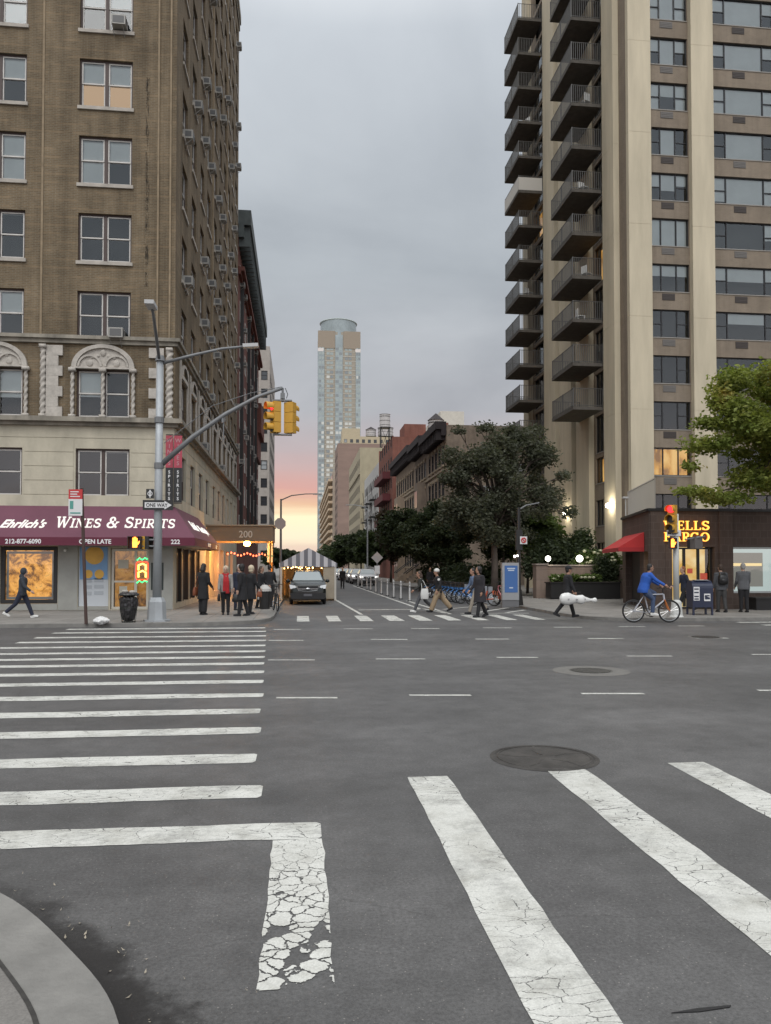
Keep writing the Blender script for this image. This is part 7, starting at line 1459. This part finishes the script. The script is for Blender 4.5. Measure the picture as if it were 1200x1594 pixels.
def person(label, loc, rz, H=1.7, legs=((4, 2), (-4, 4)), arms=((4, 12, 6), (-4, 12, 6)), lean=3, top=BLK, bot=BLK, shoe=None, hair='black', style='short', coat='jacket', skin=0, hipz=None, hat=None, head=0, girth=1.0, flare=1.0, feetflat=True):
    k = H / 1.72; t = T('person', label, 'person', loc, rz); V = Vector; sn, cs = lambda a: math.sin(R(a)), lambda a: math.cos(R(a))
    hip = [V((0, s * .09 * k, 0)) for s in (1, -1)]; kn, an, sh_ang = [], [], []
    for h, (a, f) in zip(hip, legs):
        q = h + V((sn(a), 0, -cs(a))) * .43 * k; b = a - f; kn.append(q); an.append(q + V((sn(b), 0, -cs(b))) * .42 * k); sh_ang.append(b)
    up = V((sn(lean), 0, cs(lean))); fw = V((cs(lean), 0, -sn(lean)))
    z0 = hipz if hipz is not None else -min(p.z for p in an) + .085 * k
    O = V((0, 0, z0)); hip = [p + O for p in hip]; kn = [p + O for p in kn]; an = [p + O for p in an]
    pel = O + up * .03 * k; wst = O + up * .20 * k; che = O + up * .40 * k; nk = O + up * .54 * k; hd = nk + (up * .6 + V((0, 0, .4))).normalized() * .175 * k + V((.025, 0, 0)) * k
    shd = [O + up * .49 * k + V((0, s * .185 * k, 0)) for s in (1, -1)]; elb, wri = [], []
    for i, (p, (a, f, o)) in enumerate(zip(shd, arms)):
        s = 1 if i == 0 else -1; d1 = V((sn(a) * cs(o), s * sn(o), -cs(a) * cs(o))); e = p + d1 * .29 * k; d2 = V((sn(a + f) * cs(o * .3), s * sn(o * .3), -cs(a + f) * cs(o * .3))); elb.append(e); wri.append(e + d2 * .25 * k)
    g = girth
    m = MB()
    m.path([pel - up * .08 * k, pel + up * .02 * k, wst, che, O + up * .5 * k, nk], [.13 * k * g, .165 * k * g, .145 * k * g, .175 * k * g, .15 * k, .06 * k], 14, sq=(.66, 1))
    m.path([nk - up * .06 * k, hd - V((0, 0, .05)) * k], [.062 * k, .055 * k], 10)
    Mh = Matrix.Rotation(R(head), 3, 'Z'); hp = lambda x, y, z: hd + Mh @ V((x, y, z)) * k
    m.ell(hp(-.005, 0, .015), (.098 * k, .078 * k, .118 * k), 16, 12); m.ell(hp(.025, 0, -.065), (.068 * k, .058 * k, .062 * k), 12, 8); m.ell(hp(.098, 0, -.012), (.02 * k, .014 * k, .028 * k), 8, 6)
    for s in (-1, 1): m.ell(hp(-.005, s * .08, -.005), (.02 * k, .010 * k, .032 * k), 8, 6)
    for i in (0, 1):
        m.path([hip[i] + V((0, 0, .04)), hip[i].lerp(kn[i], .4), kn[i], kn[i].lerp(an[i], .35), an[i]], [.095 * k, .08 * k, .056 * k, .056 * k, .038 * k], 10)
        m.path([shd[i] - V((0, .05 * k * (1, -1)[i], 0)), shd[i], elb[i], elb[i].lerp(wri[i], .3), wri[i]], [.06 * k, .055 * k, .042 * k, .042 * k, .027 * k], 10)
        d = (wri[i] - elb[i]).normalized(); sd = V((0, 1, 0)); fwd = d.cross(sd).normalized(); 
        if fwd.x < 0: fwd = -fwd
        inn = V((0, -1 if i == 0 else 1, 0)); p0 = wri[i]; pc = p0 + d * .05 * k
        m.path([p0 - d * .01, p0 + d * .04 * k, p0 + d * .088 * k], [.026 * k, .036 * k, .034 * k], 8, sq=(1, .6) if abs(d.z) > .9 else (.7, 1))
        for j, L in enumerate((.070, .082, .076, .058)):
            b = p0 + d * .085 * k + fwd * (.030 - .020 * j) * k; m.path([b - d * .02, b + d * L * .45 * k + inn * .004, b + d * L * .8 * k + inn * .018, b + d * L * k + inn * .032], [.0095 * k, .009 * k, .008 * k, .007 * k], 6)
        b = p0 + d * .03 * k + fwd * .03 * k; m.path([b - fwd * .01, b + fwd * .022 + d * .025 * k, b + fwd * .028 + d * .055 * k + inn * .015], [.012 * k, .011 * k, .009 * k], 6)
        fd = V((cs(max(-50, min(40, sh_ang[i] * .6))), 0, sn(sh_ang[i] * .6) if not feetflat else sn(max(-45, min(25, sh_ang[i] * .55)))))
        m.path([an[i] + V((0, 0, .03)), an[i] - V((0, 0, .04)) * k, an[i] + fd * .12 * k - V((0, 0, .055)) * k], [.036 * k, .04 * k, .028 * k], 8)
    link('body', remesh(m, 'body', SK[skin], .0095), t)
    m = MB()
    for s in (-1, 1): m.ell(hp(.083, s * .033, .012), (.012 * k, .013 * k, .008 * k), 8, 6)
    m.build('eyes', HAIRS['black'], t); m = MB(); m.ell(hp(.086, 0, -.062), (.010 * k, .026 * k, .007 * k), 8, 5); m.build('mouth', mat('lips', (.22, .09, .07), .6), t)
    # trousers, shoes
    m = MB(); m.path([pel + up * .06 * k, pel - up * .02 * k, O - V((0, 0, .08 * k))], [.16 * k * g, .172 * k * g, .15 * k * g], 14, sq=(.70, 1))
    for i in (0, 1): m.path([hip[i] + V((0, 0, .05)), hip[i].lerp(kn[i], .4), kn[i], kn[i].lerp(an[i], .5), an[i] - V((0, 0, .0))], [.105 * k * g, .098 * k * g * flare ** .4, .074 * k * flare ** .8, .068 * k * flare, .062 * k * flare], 10)
    link('trousers', remesh(m, 'trousers', bot, .016), t)
    for i in (0, 1):
        a = max(-45, min(25, sh_ang[i] * .55)) if feetflat else sh_ang[i] * .5
        fd = V((cs(a), 0, sn(a))); up2 = V((-sn(a), 0, cs(a))); b = an[i] - up2 * .045 * k; m = MB()
        m.path([b - fd * .075 * k, b - fd * .03 * k + up2 * .008, b + fd * .06 * k, b + fd * .14 * k - up2 * .008, b + fd * .19 * k - up2 * .014], [.03 * k, .046 * k, .046 * k, .038 * k, .02 * k], 10); m.path([b, b + up2 * .08 * k], [.044 * k, .045 * k], 8); m.obox(b + fd * .055 * k - up2 * .035 * k, (.25 * k, .085 * k, .02), 0, 0, -R(a))
        link('shoe', remesh(m, 'shoe', shoe or BLK, .010, 1), t)
    # top
    m = MB(); L = dict(jacket=.06, coat=.42, hip=.14)[coat]; fl = 1.0 if coat != 'coat' else 1.18
    dn = V((0, 0, -1)) if lean < 25 else -up
    lo = pel + dn * L * k
    cx = (kn[0].x + kn[1].x) / 2 * .5 if coat == 'coat' else 0; lo.x += cx
    m.path([lo, lo.lerp(pel, .6), wst, che, O + up * .51 * k, nk - up * .01, nk + up * .025 * k], [.185 * k * g * fl, .19 * k * g, .168 * k * g, .198 * k * g, .165 * k * g, .085 * k, .07 * k], 16, sq=(.72 if coat != 'coat' else .85, 1))
    for i in (0, 1): m.path([shd[i] - V((0, .07 * k * (1, -1)[i], .01)), shd[i], shd[i].lerp(elb[i], .5), elb[i], elb[i].lerp(wri[i], .5), wri[i] + (wri[i] - elb[i]).normalized() * .01], [.075 * k * g, .074 * k * g, .064 * k, .058 * k, .052 * k, .046 * k], 10)
    if style == 'hood': m.ell(hp(-.03, 0, .02), (.118 * k, .108 * k, .14 * k), 14, 10); m.ell(nk + V((-.05, 0, .03)), (.1 * k, .11 * k, .09 * k), 10, 8)
    link(dict(jacket='jacket', coat='coat', hip='jacket')[coat], remesh(m, 'jacket', top, .015, 3), t)
    # hair or hat
    hm = HAIRS[hair]; m = MB()
    if style != 'hood':
        m.ell(hp(-.022, 0, .038), (.098 * k, .088 * k, .108 * k), 14, 10); m.ell(hp(-.05, 0, -.01), (.065 * k, .082 * k, .09 * k), 12, 8)
        if style == 'long': m.path([hp(-.06, 0, .02), hp(-.085, 0, -.1), hp(-.09, 0, -.24)], [.075 * k, .09 * k, .05 * k], 10)
        if style == 'bob':
            m.ell(hp(-.03, 0, .03), (.112 * k, .108 * k, .12 * k), 14, 10); m.ell(hp(-.045, 0, -.06), (.08 * k, .1 * k, .09 * k), 12, 8)
        link('hair', remesh(m, 'hair', hm, .011, 2), t)
    if hat:
        m = MB(); m.ell(hp(-.012, 0, .062), (.115 * k, .1 * k, .095 * k), 14, 10); m.path([hp(-.01, 0, .03), hp(-.01, 0, .062)], [.113 * k, .113 * k], 16, sq=(1, .88)) if hat[1] == 'beanie' else m.prism([(hd.x + .04, hd.z + .045), (hd.x + .19, hd.z + .04), (hd.x + .19, hd.z + .05), (hd.x + .04, hd.z + .065)], hd.y - .07, hd.y + .07, 'y')
        link('hat', remesh(m, 'hat', hat[0], .010, 2), t)
    return dict(root=t, wri=wri, shd=shd, che=che, nk=nk, hd=hd, kn=kn, an=an, O=O, k=k)
def world(P, v): return P['root'].matrix_basis @ Vector(v)
def bag(name, label, cat, P, at_, size, m_, strap_to=None):
    """a carried bag hanging from at_ (person space); stays a thing of its own"""
    w_ = Matrix.Translation(P['root'].location) @ Matrix.Rotation(P['root'].rotation_euler[2], 4, 'Z'); c = w_ @ Vector(at_); t = T(name, label, cat, c, P['root'].rotation_euler[2]); a, b, h = size
    m = MB(); m.loft([(0, 0, -h, a * .45, b * .5), (0, 0, -h * .95, a * .5, b * .55), (0, 0, -h * .45, a * .52, b * .5), (0, 0, -.02, a * .42, b * .25), (0, 0, 0, a * .4, b * .2)], 16, 3.0); m.build('body', m_, t, True)
    e = (Vector(strap_to) - Vector(at_)) if strap_to else Vector((0, 0, .14)); m = MB(); m.path([(-a * .35, 0, -.02), (e.x * .6 - a * .15, e.y * .6, e.z * .7), (e.x, e.y, e.z), (e.x * .6 + a * .15, e.y * .6, e.z * .7), (a * .35, 0, -.02)], .011, 6); m.build('handle', m_, t); return t
W0 = mat('white_shoes', (.55, .55, .53), .6); BROWNB = mat('brown_leather', (.20, .06, .025), .5); BLKB = mat('black_leather', (.012, .012, .013), .4)
gp = lambda px, py, z=S: tuple(at(px, py, Z=z))
person('walker in dark hooded jacket and white shoes passing the shop window', gp(34, 962), R(2), 1.66, ((24, 4), (-26, 22)), ((-18, 25, 8), (22, 30, 8)), 4, SLATE, NAVY, W0, 'brown', 'hood', 'hip')
P = person('woman in long black outfit with a brown shoulder bag beside the shop wall', gp(316, 957), R(60), 1.76, ((3, 2), (-3, 3)), ((5, 30, 5), (0, 45, 8)), 1, BLK, BLK, BLK, 'black', 'long', 'coat', 1, flare=1.5)
bag('handbag', 'brown leather shoulder bag on the woman in long black', 'bag', P, (-.03, .29, .98), (.3, .13, .30), BROWNB, P['shd'][0] + Vector((0, -.04, .06)))
P = person('blond woman in pale jacket and red scarf facing the avenue', gp(351, 957), R(-86), 1.68, ((2, 1), (-2, 3)), ((12, 20, 7), (8, 16, 8)), 1, cloth('pale_grey_cloth', (.25, .235, .22)), BLK, BLK, 'blond', 'bob', 'hip', girth=1.08)
c = P['che']; m = MB(); z = P['nk'].z
m.path([(.02, .1, z + .01), (.10, .05, z - .02), (.10, -.05, z - .02), (.02, -.1, z + .01), (-.07, 0, z + .03), (.02, .1, z + .01)], .042, 8)
m.path([(.11, .045, z - .02), (.165, .065, z - .25), (.165, .07, z - .68)], [.05, .065, .075], 8, sq=(.35, 1)); m.path([(.115, -.03, z - .02), (.172, -.03, z - .25), (.165, -.03, z - .60)], [.05, .065, .075], 8, sq=(.35, 1))
link('scarf', remesh(m, 'scarf', cloth('red_wool', (.36, .018, .022)), .014), P['root'])
bag('handbag', 'small black bag held by the woman in the red scarf', 'bag', P, P['wri'][1] + Vector((0, 0, -.14)), (.22, .1, .26), BLKB)
P = person('dark haired person in black coat seen sideways in the waiting group', gp(377, 959), R(175), 1.75, ((8, 3), (-9, 6)), ((4, 10, 6), (8, 14, 6)), 3, BLK, BLK, BLK, 'black', 'bob', 'coat')
bag('handbag', 'large black handbag hanging low beside the person in black coat', 'bag', P, P['wri'][1] + Vector((.06, -.02, -.16)), (.34, .14, .28), BLKB)
P = person('blond person in black coat with back turned in the waiting group', gp(390, 956), R(35), 1.70, ((3, 2), (-4, 4)), ((14, 30, 6), (10, 30, 8)), 2, BLK, BLK, BLK, 'blond', 'bob', 'coat', girth=1.05)
bag('handbag', 'small reddish brown bag held by the blond person in black', 'bag', P, P['wri'][1] + Vector((0, 0, -.12)), (.2, .09, .2), BROWNB)
person('grey haired man in navy coat behind the waiting group', tuple(at(371, 950, Z=S)), R(-60), 1.74, top=NAVY, bot=NAVY, hair='grey', coat='hip')
P = person('person in black near the litter bin facing the kerb', gp(405, 947), R(-20), 1.68, ((6, 3), (-5, 5)), ((10, 40, 6), (0, 15, 6)), 3, BLK, BLK, BLK, 'brown', 'long', 'hip', 1)
bag('tote_bag', 'white tote bag held by the person near the litter bin', 'bag', P, P['wri'][1] + Vector((0, 0, -.12)), (.24, .09, .38), mat('white_canvas_bag', (.5, .5, .48), .8))
person('person in black standing by the parked bicycle', gp(419, 945), R(80), 1.74, ((2, 1), (-2, 3)), ((20, 55, 4), (18, 50, 4)), 4, BLK, BLK, BLK, 'black', 'short', 'hip', 1)
person('tiny dark figure walking in the street past the tent', gp(533, 916, 0), R(-90), 1.75, ((14, 3), (-14, 12)), top=BLK, bot=BLK, hair='black')
P = person('walker in dark jacket grey trousers and white shoes crossing left', gp(657, 953, 0), R(182), 1.66, ((26, 6), (-22, 26)), ((18, 35, 6), (-16, 20, 6)), 10, cloth('olive_black_cloth', (.022, .023, .020)), GREY, W0, 'brown', 'long', 'jacket', 1)
bag('tote_bag', 'white tote bag swinging between the two crossing walkers', 'bag', P, (-.05, .27, .95), (.32, .12, .42), mat('white_canvas_bag', (.5, .5, .48), .8), P['shd'][0] + Vector((0, -.03, .06)))
P = person('walker in white beanie black jacket and wide tan trousers', gp(683, 953, 0), R(178), 1.74, ((24, 4), (-30, 10)), ((-16, 40, 6), (20, 45, 6)), 6, BLK, cloth('tan_cloth', (.27, .20, .125)), BLK, 'brown', 'short', 'hip', 1, hat=(cloth('white_wool', (.55, .54, .51)), 'beanie'), flare=1.55, girth=1.06)
m = MB(); c = P['shd'][0].lerp(Vector((0, .2, P['che'].z)), .3); m.ell((c.x, c.y + .06, c.z - .04), (.055, .02, .055), 10, 6); m.build('round_patch', W0, P['root'])
person('dark haired walker in long black coat crossing the street', gp(747, 961, 0), R(200), 1.78, ((12, 3), (-16, 12)), ((-8, 25, 6), (12, 30, 6)), 3, cloth('charcoal_cloth', (.022, .020, .024)), BLK, BLK, 'black', 'bob', 'coat', 1, girth=1.2)
person('walker in blue jacket half hidden behind the long black coat', tuple(Vector(gp(740, 956, 0))), R(190), 1.76, ((22, 6), (-26, 20)), ((-16, 20, 8), (14, 30, 8)), 8, cloth('denim_cloth', (.10, .14, .22)), cloth('sand_cloth', (.24, .21, .17)), BLK, 'black', 'short', 'hip', 1)
person('dark silhouetted person beyond the delineator posts', gp(669, 922, 0), R(-80), 1.75, ((10, 2), (-10, 8)), top=BLK, bot=BLK)
cp = gp(883, 961, S)
P = person('person in black cap carrying the white cello case', cp, R(4), 1.72, ((22, 6), (-24, 16)), ((18, 18, 8), (10, 14, 6)), 3, BLK, BLK, BLK, 'black', 'short', 'hip', 1, hat=(BLK, 'cap'))
w0 = Matrix.Translation(P['root'].location) @ Matrix.Rotation(R(4), 4, 'Z'); c = w0 @ (P['wri'][1] + Vector((.08, -.10, -.24)))
t = T('cello_case', 'glossy white cello case carried flat at hip height', 'instrument case', c, R(3)); m = MB()
m.path([(-.66, 0, .02), (-.61, 0, .02), (-.5, 0, .015), (-.36, 0, .01), (-.22, 0, 0), (-.08, 0, 0), (.04, 0, -.01), (.14, 0, -.015), (.24, 0, -.02), (.42, 0, -.03), (.5, 0, -.035), (.56, 0, -.035), (.62, 0, -.04), (.66, 0, -.04)], [.06, .15, .20, .215, .165, .128, .15, .158, .10, .05, .055, .085, .08, .03], 18, sq=(1, .62))
link('case', remesh(m, 'case', mat('white_gloss_shell', (.60, .60, .58), .25, spec=.6), .014, 2), t); m = MB(); m.path([(-.06, -.0, .16), (-.04, 0, .23), (.08, 0, .23), (.1, 0, .15)], .014, 6); m.build('handle', BLKB, t); m = MB()
for x in (-.4, -.1, .2): m.box(x - .025, x + .025, -.15 if x < .1 else -.09, -.10 if x < .1 else -.06, -.01, .02)
m.build('latch', M_CHR, t)
# cyclist
BX = at(985, 969, Z=0), at(1043, 969, Z=0); mid = (BX[0] + BX[1]) / 2; rzb = math.atan2(BX[1].y - BX[0].y, BX[1].x - BX[0].x)
bk_ = bicycle('bicycle', 'silver framed bicycle ridden along the avenue', (mid.x, mid.y, 0), rzb, mat('silver_frame', (.45, .46, .50), .35, .3), None, False, mat('orange_fork', (.45, .14, .03), .5)); bk_.scale = (1.1, 1.1, 1.1)
P = person('cyclist in bright blue jacket and jeans riding right', tuple(Vector((mid.x, mid.y, 0)) + Matrix.Rotation(rzb, 3, 'Z') @ Vector((-.27, 0, 0))), rzb, 1.76, ((72, 84), (42, 44)), ((48, 12, 9), (48, 12, 9)), 20, cloth('bright_blue_cloth', (.020, .085, .36)), cloth('jeans', (.05, .075, .14)), W0, 'black', 'short', 'hip', 1, hipz=1.08, girth=1.28)
m = MB(); c = P['shd'][1]; m.path([c + Vector((.05, -.04, .03)), P['shd'][1].lerp(Vector((0.16, -.12, P['che'].z)), .9)], .022, 6); m.build('white_stripe', W0, P['root'])
# people by the bank
person('walker in navy jacket with white stripes passing behind the signal pole', gp(1066, 953), R(178), 1.72, ((24, 6), (-26, 24)), ((-18, 30, 6), (20, 40, 6)), 4, NAVY, BLK, BLK, 'ginger', 'short', 'hip')
person('person in black entering the bank doorway', gp(1107, 947), R(80), 1.74, ((10, 4), (-10, 8)), ((0, 20, 6), (0, 20, 6)), 3, BLK, BLK, BLK, 'black', 'short', 'hip', 1)
P = person('man with black backpack seen from behind at the bank', gp(1123, 953), R(84), 1.74, ((6, 3), (-8, 8)), ((4, 16, 7), (-4, 16, 7)), 3, GREY, cloth('dark_grey_trousers', (.045, .045, .045)), BLK, 'brown', 'short', 'hip', girth=1.08)
w0 = Matrix.Translation(P['root'].location) @ Matrix.Rotation(R(84), 4, 'Z'); t = T('backpack', 'black backpack worn by the man at the bank', 'backpack', w0 @ (P['che'] + Vector((-.19, 0, -.16))), R(84)); m = MB(); m.loft([(0, 0, -.14, .07, .15), (0, 0, -.08, .11, .18), (0, 0, .14, .11, .17), (.02, 0, .28, .07, .12)], 16, 3); m.ell((-.09, 0, 0), (.05, .12, .1), 10, 6); m.build('body', BLKB, t, True); m = MB()
for s in (-1, 1): m.path([(.06, s * .1, -.08), (.30, s * .14, .0), (.30, s * .13, .2), (.1, s * .1, .3), (.04, s * .08, .25)], .018, 6)
m.build('strap', BLKB, t)
person('broad man in grey jacket standing before the bright bank window', gp(1158, 953), R(80), 1.78, ((2, 1), (-3, 4)), ((8, 26, 7), (8, 26, 7)), 3, cloth('mid_grey_wool', (.095, .098, .105)), BLK, BLK, 'grey', 'short', 'hip', girth=1.16)
